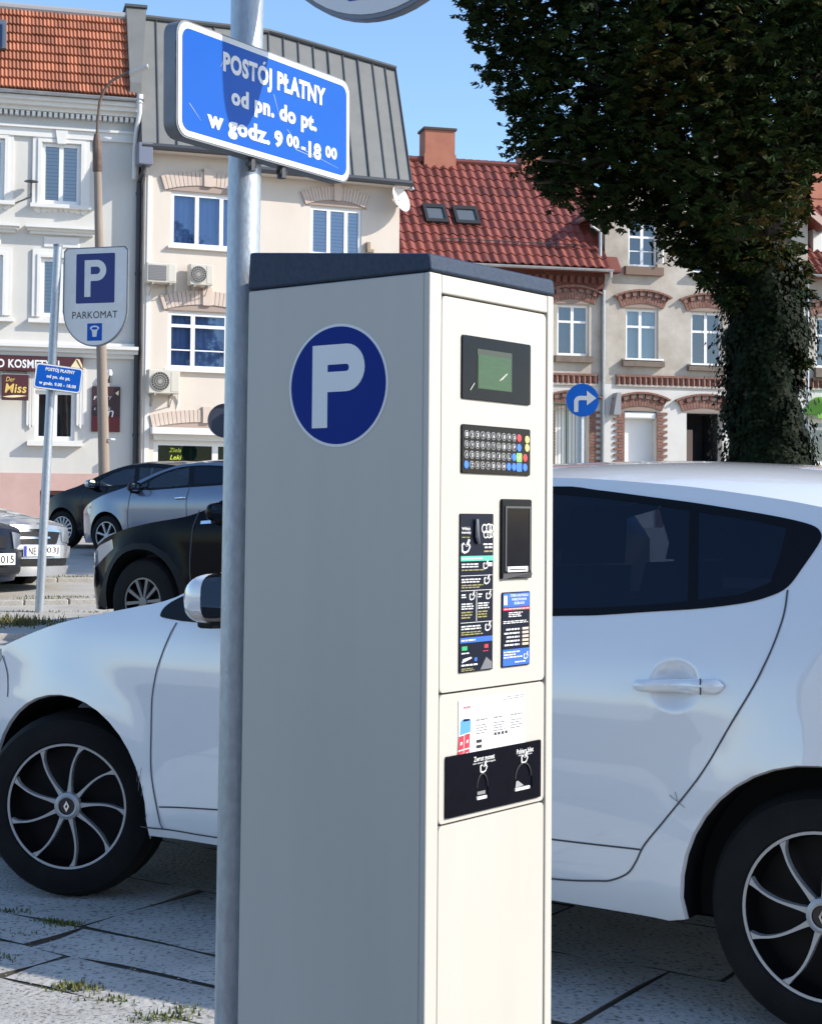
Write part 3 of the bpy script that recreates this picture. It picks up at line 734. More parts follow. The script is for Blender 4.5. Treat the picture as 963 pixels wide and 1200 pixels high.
mb.build('roof_edging', SEAM, mroof)
mb = MB(); pp = [p+Vector((0, -.05, -.05)) for p in pk]
mb.tube([pp[0], pp[K0]], .085, 8); mb.tube([pk2[K0]+Vector((0, -.05, -.05)), pp[-1]], .085, 8); mb.build('gutter', M('dark_gutter', (.06, .065, .075), rough=.4, metal=.4), B2)
mb = MB()
for a, b in ((pk[0], pk[K0]), (pk2[K0], pk[-1])):
    mb.hexa([a+Vector((0, 0, -.12)), b+Vector((0, 0, -.12)), b+Vector((0, OUTB-.005, -.12)), a+Vector((0, OUTB-.005, -.12)), a+Vector((0, 0, -.03)), b+Vector((0, 0, -.03)), b+Vector((0, OUTB-.005, -.03)), a+Vector((0, OUTB-.005, -.03))])
mb.build('soffit', CREAM, B2)
# fire wall between the two houses
qa = F1.uz(152.5, 113, .5); qb = F1.uz(167, 113, .5); zt = F1.uz(160, 9, -.85)[1]
mb = MB(); q0_, q1_ = qa[0], qb[0]-.02
mb.hexa([(q0_, -.52, zg0+.02), (q1_, -.52, zg0+.02), (q1_, 5.5, zg0+.02), (q0_, 5.5, zg0+.02), (q0_, -.50, zg0+.36), (q1_, -.50, zg0+.36), (q1_, 5.5, zg0+.36), (q0_, 5.5, zg0+.36)])
mb.hexa([(q0_, -.50, zg0+.362), (q1_, -.50, zg0+.362), (q1_, 5.5, zg0+.362), (q0_, 5.5, zg0+.362), (q0_, -.5+run, zt), (q1_+.22, -.5+run, zt), (q1_+.22, 5.5, zt), (q0_, 5.5, zt)])
mb.build('fire_wall', METAL, B1)
mb = MB(); mb.box(qa[0]-.04, qb[0]+.22, -.5+run-.06, 5.1, zt+.002, zt+.07); mb.build('coping', SEAM, B1)
# rain pipes at the joint of the houses
q = F2.uz(169, 181, .3)
mb = MB(); mb.box(q[0]-.17, q[0]+.17, -.50, -.12, q[1]-.27, q[1]+.25); mb.build('rainwater_box', M('slate_metal', (.16, .18, .24), rough=.5, metal=.2), B2, bevel=.015)
ux = F1.uz(160.5, 400, .12)[0]
p_t = F2.w(q[0], -.3, q[1]-.27); p_e = F1.w(ux, -.10, F1.uz(160, 214, .1)[1])
loc = lambda F, p: Vector(((p-F.o).dot(F.ex), (p-F.o).dot(F.ey), (p-F.o).z))
mb = MB(); a = loc(F1, p_t); b = loc(F1, p_e)
mb.tube([a, a+Vector((0, 0, -.15)), a.lerp(b, .5)+Vector((0, 0, -.05)), b, Vector((b.x, b.y, -1))], .058, 10)
for k in range(5): z = lerp(.3, b.z-.3, k/4); mb.tube([(b.x, b.y, z), (b.x, b.y, z+.07)], .072, 10)
mb.build('downpipe', DARKPIPE, B1)
a = Vector((qb[0]-.06, -.50, zg0)); mb = MB()
mb.tube([a+Vector((0, 0, .05)), a+Vector((0, 0, -.35)), a+Vector((-.05, .18, -.75)), a+Vector((-.07, .36, -1.2)), a+Vector((-.07, .36, -1.9))], .055, 10); mb.tube([a+Vector((0, 0, -.12)), a+Vector((0, 0, .08))], .085, 10)
mb.build('downpipe', M('white_pipe', (.66, .67, .68), rough=.4), B1)
# air conditioners
ACW = M('cream_casing', (.60, .57, .50), rough=.5, col2=(.55, .52, .45), vscale=4); ACG = M('fan_grille', (.055, .055, .055), rough=.6); ACR = M('grille_ring', (.36, .35, .32), rough=.5)
def aircon(px0, py0, px1, py1, label, round_fan=True):
    u0, u1, z0, z1 = r2(px0, py0, px1, py1, out=.40); W, Hh = u1-u0, z1-z0
    t = thing('air_conditioner', label, 'air conditioner', F2.w(u0, 0, z0), F2.yaw, 'air conditioners on the cream house')
    mb = MB(); mb.box(0, W, -.40, -.10, 0, Hh); mb.build('casing', ACW, t, bevel=.02)
    c = (W*.36, -.402, Hh*.5); r = Hh*.40
    if round_fan:
        mb = MB(); mb.lathe([(0, 0), (r, 0), (r, -.012)], 28, c, 'y'); mb.build('fan', ACG, t)
        mb = MB()
        for k in range(1, 5): mb.lathe([(r*k/4-.012, -.012), (r*k/4, -.012), (r*k/4, -.024), (r*k/4-.012, -.024)], 28, c, 'y')
        for k in range(10):
            a = math.pi*k/10; mb.tube([(c[0]+r*math.cos(a), c[1]-.02, c[2]+r*math.sin(a)), (c[0]-r*math.cos(a), c[1]-.02, c[2]-r*math.sin(a))], .006, 4)
        mb.build('fan_guard', ACR, t)
    else:
        mb = MB(); mb.box(.05, W*.66, -.412, -.401, .05, Hh-.06); mb.build('fan_guard', M('grey_grille', (.17, .17, .18), rough=.6), t)
        mb = MB()
        for k in range(9): z = lerp(.08, Hh-.09, k/8); mb.box(.05, W*.66, -.418, -.413, z, z+.012)
        o = mb.build('grille_bars', M('grey_bars', (.26, .26, .26), rough=.6), t)
    mb = MB(); mb.box(W*.72, W*.98, -.408, -.40, Hh*.08, Hh*.92); mb.build('side_panel', ACW, t, bevel=.004)
    for x in (W*.2, W*.8):
        mb = MB(); mb.box(x-.02, x+.02, -.42, .01, -.05, -.004); mb.box(x-.019, x+.019, -.02, .012, -.30, -.05); mb.tube([(x, -.36, -.03), (x, -.01, -.28)], .012, 6)
        mb.build('bracket', ACR, t)
    mb = MB(); mb.tube([(W*.9, -.2, .1), (W+.05, -.06, .02), (W+.06, -.02, -.2), (W+.02, .01, -.35)], .022, 6); mb.build('pipe', WHITE, t)
aircon(172.5, 308, 207, 331, 'cream air conditioner with square grille, left of the upper two', False)
aircon(223, 309.5, 250, 334, 'cream air conditioner with round fan near the big galvanised pole')
aircon(174.5, 433, 211, 461, 'lowest cream air conditioner, its round fan dark, above the green shop window')
# satellite dish and alarm box
u, z = F2.uz(468, 233, .35)
t = thing('satellite_dish', 'pale satellite dish on the right corner of the cream house', 'satellite dish', F2.w(uR-.03, 0, z), F2.yaw)
mb = MB(); nrm = Vector((.55, -.8, .3)).normalized(); a_ = nrm.orthogonal().normalized(); b_ = nrm.cross(a_); c0 = Vector((u-(uR-.03)+.02, -.35, 0))
def dish(p, q): r = .36*p; an = q*2*math.pi; return c0+(a_*math.cos(an)+b_*math.sin(an))*r+nrm*(.10*p*p-.06)
mb.grid(dish, 5, 24); mb.build('dish', M('dish_grey', (.62, .60, .58), rough=.5), t, fix=False)
mb = MB(); mb.tube([(0, .02, -.1), c0+Vector((0, .12, -.1)), c0-nrm*.05], .025, 8); mb.tube([c0+b_*-.3, c0+nrm*.42+b_*-.1], .012, 6); mb.tube([c0+nrm*.40+b_*-.1, c0+nrm*.48+b_*-.1], .04, 8); mb.build('arm', ZINC, t)
u, z = F2.uz(432, 289, .1)
mb = MB(); mb.box(u-.05, u+.05, -.12, .01, z-.14, z+.12); mb.box(u-.05, u+.14, -.14, -.0, z-.15, z-.06); mb.build('wall_light', M('tan_fixture', (.30, .22, .15), rough=.5), B2, bevel=.015)

# ------------------------------------------------------------------ red roofed row: left wing, gabled middle house, right wing
FA = Frame(at(706, 400, 48.0), R(14)); FA.o.z = 1.0
REDT = M('red_tile', (.19, .050, .037), rough=.5, col2=(.23, .064, .047), vscale=1.2, spec=.5)
STUC = M('weathered_stucco', (.36, .32, .27), rough=.95, col2=(.52, .48, .42), vscale=.9, bump=.35, bscale=14, detail=10, contrast=(.36, .64))
LOWW = M('painted_lower_wall', (.64, .63, .60), rough=.9, col2=(.58, .565, .53), vscale=1.5, bump=.15)
TERRA = M('terracotta_render', (.42, .17, .11), rough=.9, col2=(.34, .13, .085), vscale=2.5, contrast=(.4, .75), bump=.2)
def rA(*a, out=0): return FA.rect(*a, out=out)
A = thing('red_roofed_house', 'low house with red tiled roof, twin skylights and brick trimmed window', 'house', FA.o, FA.yaw)
zeA = FA.uz(600, 311, .45)[1]; uA0 = FA.uz(440, 350)[0]
zst = FA.uz(680, 446)[1]
wA1 = rA(652.5, 357, 690, 417); dA = rA(650, 480, 690, 545)
mb = MB(); wall(mb, uA0-3, -.0, zst, zeA, [wA1]); mb.build('upper_wall', STUC, A, fix=False)
mb = MB(); wall(mb, uA0-3, -.0, -1, zst, [dA], depth=.35); mb.build('lower_wall', LOWW, A, fix=False)
def plain_window(root, F, w, label=None, **k): return window(root, *w, bar=.075, y=.10, **k)
plain_window(A, FA, wA1, cols=(.5,), rows=(.33,))
STONE = M('sill_stone', (.13, .10, .085), rough=.9, col2=(.2, .16, .13), vscale=4)
sill(A, wA1[0]-.05, wA1[1]+.05, wA1[2], STONE, d=.16, h=.20, over=.04)
def brick_lintel(root, w, ov=.16, rise=.14, dz=.02):
    mb, nm = voussoir_arch(root, w[0]-ov, w[1]+ov, w[3]+dz, rise, .22, 16, BRICK, out=.05, teeth=(.14, 7))
    o = mb.build('brick_arch', [BRICK, MORTAR, BRICK, DARKBRICK], root); o['kind'] = 'stuff'; return o
def brick_course(root, u0, u1, z, h=.28):
    mb = MB(); mb.box(u0, u1, -.02, .01, z-h*.4, z+h*.4, 1); mb.box(u0, u1, -.07, .01, z+h*.4, z+h*.62, 0); mb.box(u0, u1, -.05, .01, z-h*.62, z-h*.4, 2)
    n = int((u1-u0)/.17)
    for k in range(n):
        c = u0+(k+.5)*(u1-u0)/n
        mb.hexa([(c-.085, -.022, z-h*.4), (c-.02, -.085, z-h*.4), (c+.05, -.022, z-h*.4), (c, .0, z-h*.4), (c-.085, -.022, z+h*.4), (c-.02, -.085, z+h*.4), (c+.05, -.022, z+h*.4), (c, .0, z+h*.4)], 0)
    o = mb.build('brick_course', [BRICK, DARKBRICK, STUC], root); o['kind'] = 'stuff'; return o
brick_lintel(A, wA1); brick_course(A, uA0-3, -.15, zst+.03)
def brick_jambs(root, w, zb):
    mb = MB()
    n = int((w[3]-zb)/.09)
    for k in range(n):
        z = zb+k*.09; ext = .13 if k % 2 else .0
        mb.box(w[0]-.20-ext, w[0], -.04, .02, z+.006, z+.084); mb.box(w[1], w[1]+.20+ext, -.04, .02, z+.006, z+.084)
    o = mb.build('brick_jambs', BRICK, root); o['kind'] = 'stuff'
brick_jambs(A, dA, -.5); brick_lintel(A, dA)
mb = MB(); mb.box(dA[0], dA[1], .30, .34, -1, dA[3]); mb.build('door', M('white_shutter', (.70, .70, .69), rough=.6), A)
# eave: brick frieze, gutter, downpipe
mb = MB(); mb.box(uA0-3, 0, -.12, .01, zeA-.55, zeA-.02)
for k in range(40): u = -.1-k*.22; mb.box(u-.12, u, -.20, -.12, zeA-.38, zeA-.18)
mb.build('brick_frieze', DARKBRICK, A)
mb = MB(); mb.lathe([(.075, uA0-3), (.075, .12)], 10, (0, -.52, zeA-.0), 'x', a0=math.pi, a1=2*math.pi); mb.build('gutter', ZINC, A)
ud = FA.uz(707, 400, .1)[0]
mb = MB(); mb.tube([(.05, -.52, zeA-.05), (.05, -.50, zeA-.2), (ud, -.10, zeA-.55), (ud, -.10, -1)], .05, 10); mb.build('downpipe', ZINC, A)
# roof A
e0 = Vector((FA.uz(468, 304, .5)[0]-.12, -.5, zeA+.03)); e1 = Vector((.0, -.5, zeA+.03))
runA = 3.0; riseA = FA.uz(560, 194, -2.5)[1]-zeA
svA = Vector((0, runA, riseA))
mb = MB(); mb.hexa([(-11, -.5, zeA-.06), (.4, -.5, zeA-.06), (.4, 6, zeA-.06), (-11, 6, zeA-.06), (-11, -.5, zeA-.01), (.4, -.5, zeA-.01), (.4, -.5+runA, zeA+riseA-.05), (-11, -.5+runA, zeA+riseA-.05)])
roofA = mb.build('roof', M('red_underlay', (.15, .04, .03), rough=.8), A)
LA = e1.x-e0.x
# sky windows lie in the tiling
def roof_pt(u, t, lift=0): return Vector((u, -.5+runA*t, zeA+.03+riseA*t))+Vector((0, -riseA, runA)).normalized()*lift
def roof_uv(px, py):
    r = sight(px, py); n = FA.ex.cross(FA.ey*svA.y+Vector((0, 0, svA.z))).normalized(); p0 = FA.w(0, -.5, zeA+.03)
    q = EYE+r*((p0-EYE).dot(n)/r.dot(n)); d = q-FA.o
    return d.dot(FA.ex), (d.dot(FA.ey)+.5)/runA
lay_tiles(roofA, e0, e1, svA, 12, 24, REDT, waves=1, amp=.06, lip=.04)
mb = MB()
for k in range(30): u = e0.x+k*.24; mb.tube([roof_pt(u, 1.0, .05), roof_pt(u+.235, 1.0, .05)], [.10, .115], 8)
mb.build('ridge_tiles', REDT, roofA)
for (c0, c1, c2, c3) in (((492, 242), (518, 244), (527, 265), (500, 263)), ((527, 244), (554, 246.5), (565, 267), (535, 265))):
    a, b, c, d = [roof_uv(*p) for p in (c3, c2, c1, c0)]
    u0, u1, t0, t1 = (a[0]+d[0])/2, (b[0]+c[0])/2, (a[1]+b[1])/2, (c[1]+d[1])/2
    mb = MB()
    for (x0, x1, y0, y1) in ((u0, u0+.09, t0, t1), (u1-.09, u1, t0, t1), (u0+.09, u1-.09, t0, t0+.03), (u0+.09, u1-.09, t1-.035, t1)):
        mb.hexa([roof_pt(x0, y0, .0), roof_pt(x1, y0, .0), roof_pt(x1, y1, .0), roof_pt(x0, y1, .0), roof_pt(x0, y0, .15), roof_pt(x1, y0, .15), roof_pt(x1, y1, .15), roof_pt(x0, y1, .15)])
    f = mb.build('roof_window', M('skylight_dark', (.02, .02, .02), rough=.5), roofA)
    mb = MB(); mb.hexa([roof_pt(u0+.09, t0+.03, .0), roof_pt(u1-.09, t0+.03, .0), roof_pt(u1-.09, t1-.035, .0), roof_pt(u0+.09, t1-.035, .0), roof_pt(u0+.09, t0+.03, .11), roof_pt(u1-.09, t0+.03, .11), roof_pt(u1-.09, t1-.035, .11), roof_pt(u0+.09, t1-.035, .11)]); mb.build('pane', M('skylight_pane', (.10, .12, .14), rough=.12, spec=.5), f)
# snow guard
mb = MB()
ua, ta = roof_uv(600, 288); ub, tb = roof_uv(672, 292)
for h in (.06, .16): mb.tube([roof_pt(ua-2.2, ta, h), roof_pt(ub, ta, h)], .014, 5)
for k in range(8): u = lerp(ua-2.2, ub, k/7); mb.tube([roof_pt(u, ta, 0), roof_pt(u, ta, .2)], .014, 5)
mb.build('snow_guard', DARKPIPE, roofA)
def chimney(root, px0, px1, pyt, out, F, yb):
    u0, u1 = F.uz(px0, (pyt+yb)/2, out)[0], F.uz(px1, (pyt+yb)/2, out)[0]; zt = F.uz((px0+px1)/2, pyt, out)[1]; zb = F.uz((px0+px1)/2, yb, out)[1]-1.5
    mb = MB(); mb.box(u0, u1, -out, -out+.7, zb, zt-.06); mb.box(u0-.03, u1+.03, -out-.03, -out+.73, zb+1.3, zb+1.75)
    c = mb.build('chimney', TERRA, root)
    mb = MB(); mb.box(u0-.05, u1+.05, -out-.05, -out+.75, zt-.06, zt+.01); mb.build('chimney_cap', M('cap_slate', (.06, .05, .05), rough=.8), c)
chimney(roofA, 498, 533, 150, -2.3, FA, 190); chimney(roofA, 612, 655, 180, -2.3, FA, 203)

# gabled middle house
FB = Frame(FA.o+FA.ex*.02-FA.ey*.10, FA.yaw)
Bh = thing('gabled_house', 'weathered beige house with brick arches, its gable half hidden by the tree', 'house', FB.o, FB.yaw)
def rB(*a, out=0): return FB.rect(*a, out=out)
uB1 = FB.uz(946, 400)[0]; zeB = FB.uz(706, 243)[1]; zpk = FB.uz(826, 158)[1]; uc = uB1/2
wT1 = rB(736, 254, 770, 313); wT2 = rB(812, 262, 846, 321)
wF1 = rB(733, 362, 771, 423); wF2 = rB(809.5, 366, 846, 429); wF3 = rB(888, 370, 926, 433)
dB1 = rB(731, 482, 769, 545); dB2 = rB(804, 484, 846, 545)
zsB = FB.uz(775, 452)[1]; slopeB = (zpk-zeB)/uc
wT3 = (2*uc-wT2[1]+.9, 2*uc-wT2[0]+.9, wT2[2], wT2[3])
mb = MB(); wall(mb, 0, uB1, zsB, zeB, [wT1, wT2, wF1, wF2, wF3], depth=.16)
mb.poly([(0, 0, zeB), (uB1, 0, zeB), (uc, 0, zpk)])
mb.poly([(0, 0, zsB), (0, 6, zsB), (0, 6, zeB), (0, 0, zeB)]); mb.poly([(uB1, 0, zsB), (uB1, 6, zsB), (uB1, 6, zeB), (uB1, 0, zeB)])
mb.build('upper_wall', STUC, Bh, fix=False)
mb = MB(); wall(mb, 0, uB1, -1, zsB, [dB1, dB2], depth=.35); mb.build('lower_wall', LOWW, Bh, fix=False)
plain_window(Bh, FB, wT1, cols=(.5,), rows=(.40,), thin=(.68,), inner='room')
plain_window(Bh, FB, wT2, cols=(.5,), rows=(.40,), inner='room')
plain_window(Bh, FB, wF1, cols=(.47,), rows=(.34,), back=M('pale_curtain', (.50, .64, .66), rough=.8, col2=(.56, .70, .71), vscale=5, stretch=(4, 1, .2)))
plain_window(Bh, FB, wF2, cols=(.5,), rows=(.36,), inner='room'); plain_window(Bh, FB, wF3, cols=(.5,), rows=(.36,))
# the casement that stands open
hx = wT1[1]-.08; za, zb = wT1[2]+.10, lerp(wT1[3], wT1[2], .42)
mb = MB(); d = Vector((.12, -.38, 0))
for (t0, t1, h0, h1) in ((0, .14, 0, 1), (.86, 1, 0, 1), (.14, .86, 0, .08), (.14, .86, .92, 1), (.14, .86, .5, .54)):
    p = [Vector((hx, .08, lerp(za, zb, h)))+d*t for h in (h0, h1) for t in (t0, t1)]
    o_ = Vector((.03, .01, 0)); mb.hexa([p[0], p[1], p[1]+o_, p[0]+o_, p[2], p[3], p[3]+o_, p[2]+o_])
cs_ = mb.build('open_casement', WHITE, Bh)
mb = MB(); mb.poly([Vector((hx+.015, .08, za+.05))+d*.1, Vector((hx+.015, .08, za+.05))+d*.9, Vector((hx+.015, .08, zb-.05))+d*.9, Vector((hx+.015, .08, zb-.05))+d*.1]); mb.build('pane', GLASS, cs_, fix=False)
for w_, m_, h in ((wT1, M('brown_sill', (.19, .13, .10), rough=.9), .26), (wT2, WHITE, .10), (wF1, STONE, .18), (wF2, STONE, .16), (wF3, STONE, .3)):
    sill(Bh, w_[0]-.04, w_[1]+.04, w_[2], m_, d=.17, h=h, over=.10)
for w_ in (wF1, wF2): mb = MB(); mb.box(w_[0]-.1, w_[1]+.1, -.19, .02, w_[2]+.004, w_[2]+.06); mb.build('sill_board', WHITE, Bh)
for w_ in (wF1, wF2, wF3, dB1, dB2): brick_lintel(Bh, w_)
brick_jambs(Bh, dB1, -.5)
brick_course(Bh, .35, uB1-.1, zsB+.12)
mb = MB(); mb.box(dB1[0], dB1[1], .30, .34, -1, dB1[3]); mb.build('shutter', MATS['white_shutter'], Bh)
mb = MB(); mb.box(dB1[0], dB1[1], .02, .30, dB1[3]-.22, dB1[3]-.02); mb.build('shutter_box', WHITE, Bh, bevel=.05)
mb = MB(); mb.box(dB2[0]-.1, dB2[1]+.1, 1.6, 1.65, -1, dB2[3]+.1); mb.box(dB2[0]-.1, dB2[0]-.06, .35, 1.6, -1, dB2[3]+.1); mb.box(dB2[1]+.06, dB2[1]+.1, .35, 1.6, -1, dB2[3]+.1); mb.box(dB2[0]-.1, dB2[1]+.1, .35, 1.6, dB2[3]+.0, dB2[3]+.1); mb.build('passage', DARKROOM, Bh)
mb = MB(); mb.box(dB2[0]+.02, dB2[0]+.32, .28, .33, -1, dB2[3]-.5); mb.build('door_leaf', M('brown_door', (.09, .06, .05), rough=.7), Bh)
u, z = FB.uz(723, 472, .3); mb = MB(); mb.hexa([(u-.13, -.35, z-.35), (u+.10, -.35, z-.35), (u+.10, .01, z-.35), (u-.13, .01, z-.35), (u-.02, -.35, z+.3), (u+.10, -.35, z+.3), (u+.10, .01, z+.3), (u-.02, .01, z+.3)]); mb.build('side_sign', M('grey_board', (.26, .27, .29), rough=.6), Bh)
# gable roof, verge boards
ov = .55; mb = MB()
for sgn in (-1, 1):
    e = Vector((uc+sgn*(uc+ov), 0, zeB-ov*slopeB)); pk_ = Vector((uc, 0, zpk))
    up = Vector((0, 0, .16))
    mb.hexa([e+Vector((0, -.45, .05)), pk_+Vector((0, -.45, .05)), pk_+Vector((0, 9, .05)), e+Vector((0, 9, .05)), e+Vector((0, -.45, .05))+up, pk_+Vector((0, -.45, .05))+up, pk_+Vector((0, 9, .05))+up, e+Vector((0, 9, .05))+up])
roofB = mb.build('roof', REDT, Bh)
mb = MB()
for sgn in (-1, 1):
    e = Vector((uc+sgn*(uc+ov), 0, zeB-ov*slopeB)); pk_ = Vector((uc, 0, zpk))
    mb.hexa([e+Vector((0, -.49, -.10)), pk_+Vector((0, -.49, -.10)), pk_+Vector((0, -.455, -.10)), e+Vector((0, -.455, -.10)), e+Vector((0, -.49, .14)), pk_+Vector((0, -.49, .14)), pk_+Vector((0, -.455, .14)), e+Vector((0, -.455, .14))])
mb.build('verge_board', M('pink_board', (.50, .36, .30), rough=.8), roofB)
mb = MB()
for sgn in (-1, 1):
    e = Vector((uc+sgn*(uc+ov+.02), 0, zeB-ov*slopeB+.08)); mb.tube([e+Vector((0, -.4, 0)), e+Vector((0, 4, 0))], .07, 8)
g = Vector((-ov, -.35, zeB-ov*slopeB)); ud2 = FB.uz(703.5, 280, .1)[0]
mb.tube([g, g+Vector((.0, .0, -.25)), Vector((ud2, -.06, zeB-.75)), Vector((ud2, -.06, FB.uz(703, 306)[1]))], .05, 8)
mb.build('gutter', ZINC, Bh)

# right wing, mostly behind the tree
FC = Frame(FB.o+FB.ex*(uB1+.02)+FB.ey*.12, FA.yaw)
Ch = thing('red_roofed_house', 'right wing with red roof and chimney behind the ivy covered tree', 'house', FC.o, FC.yaw)
zeC = FC.uz(955, 322, .45)[1]
wC1 = FC.rect(955.5, 372, 990, 432); wC1 = (wC1[0], wC1[1], FC.uz(958, 431)[1], wC1[3])
zsC = FC.uz(955, 455)[1]
dC = FC.rect(949, 492, 1000, 545)
mb = MB(); wall(mb, 0, 6, zsC, zeC, [wC1]); mb.build('upper_wall', STUC, Ch, fix=False)
mb = MB(); wall(mb, 0, 6, -1, zsC, [dC]); mb.build('lower_wall', LOWW, Ch, fix=False)
window(Ch, *wC1, cols=(.5,), rows=(.36,), bar=.075); sill(Ch, wC1[0], wC1[1], wC1[2], STONE, d=.16, h=.3)
brick_lintel(Ch, wC1); brick_course(Ch, 0.1, 6, zsC+.12)
window(Ch, *dC, cols=(.4,), rows=(.2,), inner='room', bar=.1)
mb = MB(); mb.tube([(-.02, -.1, zeC), (-.02, -.1, -1)], .05, 8); mb.lathe([(.075, -.1), (.075, 6)], 10, (0, -.52, zeC), 'x', a0=math.pi, a1=2*math.pi); mb.build('gutter', ZINC, Ch)
riseC = FC.uz(958, 232, -2.5)[1]-zeC
mb = MB(); mb.hexa([(-.1, -.5, zeC-.06), (8, -.5, zeC-.06), (8, 6, zeC-.06), (-.1, 6, zeC-.06), (-.1, -.5, zeC-.01), (8, -.5, zeC-.01), (8, 2.5, zeC+riseC), (-.1, 2.5, zeC+riseC)])
roofC = mb.build('roof', REDT, Ch)
lay_tiles(roofC, (.0, -.5, zeC+.03), (2.0, -.5, zeC+.03), (0, 3.0, riseC), 12, 8, REDT, waves=1, amp=.065, lip=.04)
chimney(roofC, 949, 985, 196, -2.0, FC, 226)
# dormer-like recess: pale pier beside the gable
u0, u1, z0, z1 = FC.rect(957, 262, 985, 314); mb = MB(); mb.box(u0, u1+1, .25, 1.5, z0-.2, z1); mb.box(u0-.03, u1+1, .2, 1.6, z1, z1+.1); mb.build('dormer', M('dormer_white', (.70, .70, .68), rough=.7), Ch)
# awning
u0, u1, z0, z1 = FC.rect(947, 464, 1000, 486, out=.45)
t = thing('awning', 'bright green rounded shop awning at the right edge', 'awning', FC.w(u0, 0, z0), FC.yaw)
mb = MB(); W_, H_ = u1-u0, (z1-z0)
def aw(p, q): an = q*math.pi/2; s_ = math.sin(math.pi*min(1, max(0, p*1.0))*.5) ; return (W_*p, -.85*math.cos(an)*(.35+.65*min(1, p*4)), H_*math.sin(an)*(.25+.75*min(1, (p*3))**.6))
mb.grid(aw, 16, 8); mb.poly([(0, -.3, 0), (W_, -.85, 0), (W_, 0, 0), (0, 0, 0)]); mb.build('canopy', M('green_canvas', (.13, .36, .03), rough=.6, col2=(.17, .42, .05), vscale=3), t, fix=False)
mb = MB(); mb.box(.1, W_, -.84, -.82, -.14, 0); mb.build('valance', MATS['green_canvas'], t)
# ------------------------------------------------------------------ horse chestnut with an ivy covered trunk
def leaf_mat(name, a, b, c):
    m = bpy.data.materials.new(name); m.use_nodes = True; nt = m.node_tree; bs = nt.nodes['Principled BSDF']
    at_ = nt.nodes.new('ShaderNodeAttribute'); at_.attribute_name = 'tone'
    r = nt.nodes.new('ShaderNodeValToRGB'); r.color_ramp.elements[0].color = (*a, 1); r.color_ramp.elements[1].color = (*c, 1); e = r.color_ramp.elements.new(.6); e.color = (*b, 1)
    nt.links.new(at_.outputs['Fac'], r.inputs[0]); nt.links.new(r.outputs[0], bs.inputs['Base Color'])
    bs.inputs['Roughness'].default_value = .55; bs.inputs['Specular IOR Level'].default_value = .07
    tr = nt.nodes.new('ShaderNodeBsdfTranslucent'); nt.links.new(r.outputs[0], tr.inputs[0])
    mx = nt.nodes.new('ShaderNodeMixShader'); mx.inputs[0].default_value = .16
    out = [n for n in nt.nodes if n.type == 'OUTPUT_MATERIAL'][0]
    nt.links.new(bs.outputs[0], mx.inputs[1]); nt.links.new(tr.outputs[0], mx.inputs[2]); nt.links.new(mx.outputs[0], out.inputs[0])
    return m
LEAF = leaf_mat('chestnut_leaf', (.009, .017, .005), (.020, .034, .008), (.085, .055, .014))
IVY = leaf_mat('ivy_leaf', (.004, .009, .003), (.007, .013, .005), (.013, .020, .007))
BARK = M('bark', (.05, .04, .032), rough=.95, col2=(.09, .075, .06), vscale=5, bump=.6, bscale=20, stretch=(1, 1, .25))
TD = 21.0
tb = at(893, 560, TD); tb.z = gz(TD)-.05
tree = thing('chestnut_tree', 'large dark chestnut tree with a trunk wrapped in ivy', 'tree', tb, 0)
def T(px, py, d=0.0): return at(px, py, TD+d)-tb
class Leaves:
    def __init__(s): s.v = []; s.f = []; s.t = []
    def palm(s, p, size, tone, n=5):
        """hanging palmate leaf of n leaflets"""
        az = random.uniform(0, 6.283); out = Vector((math.cos(az), math.sin(az), 0)); droop = random.uniform(.15, 1.1)
        d = (out*math.cos(droop)-Vector((0, 0, 1))*math.sin(droop)).normalized(); sd = d.cross(Vector((0, 0, 1))).normalized(); nn = sd.cross(d)
        for k in range(n):
            a = (k-(n-1)/2)*R(38)+random.uniform(-.12, .12); ln = size*(1-.12*abs(k-(n-1)/2))*random.uniform(.85, 1.1)
            e = d*math.cos(a)+sd*math.sin(a)-nn*random.uniform(.0, .25); w = sd*math.cos(a)-d*math.sin(a)
            i = len(s.v)
            s.v += [tuple(p), tuple(p+e*ln*.62+w*ln*.20-nn*.02), tuple(p+e*ln), tuple(p+e*ln*.62-w*ln*.20-nn*.02)]
            s.f.append((i, i+1, i+2, i+3)); s.t.append(tone)
    def single(s, p, size, nrm, tone):
        a = nrm.orthogonal().normalized(); b = nrm.cross(a); an = random.uniform(0, 6.28); e = a*math.cos(an)+b*math.sin(an)-Vector((0, 0, .6)); e.normalize(); w = e.cross(nrm).normalized(); i = len(s.v)
        s.v += [tuple(p), tuple(p+e*size*.35+w*size*.42), tuple(p+e*size), tuple(p+e*size*.35-w*size*.42)]; s.f.append((i, i+1, i+2, i+3)); s.t.append(tone)
    def build(s, name, mat, parent):
        me = bpy.data.meshes.new(name); me.from_pydata(s.v, [], s.f); me.materials.append(mat)
        a = me.attributes.new('tone', 'FLOAT', 'FACE'); a.data.foreach_set('value', s.t)
        o = link(name, me, parent); return o
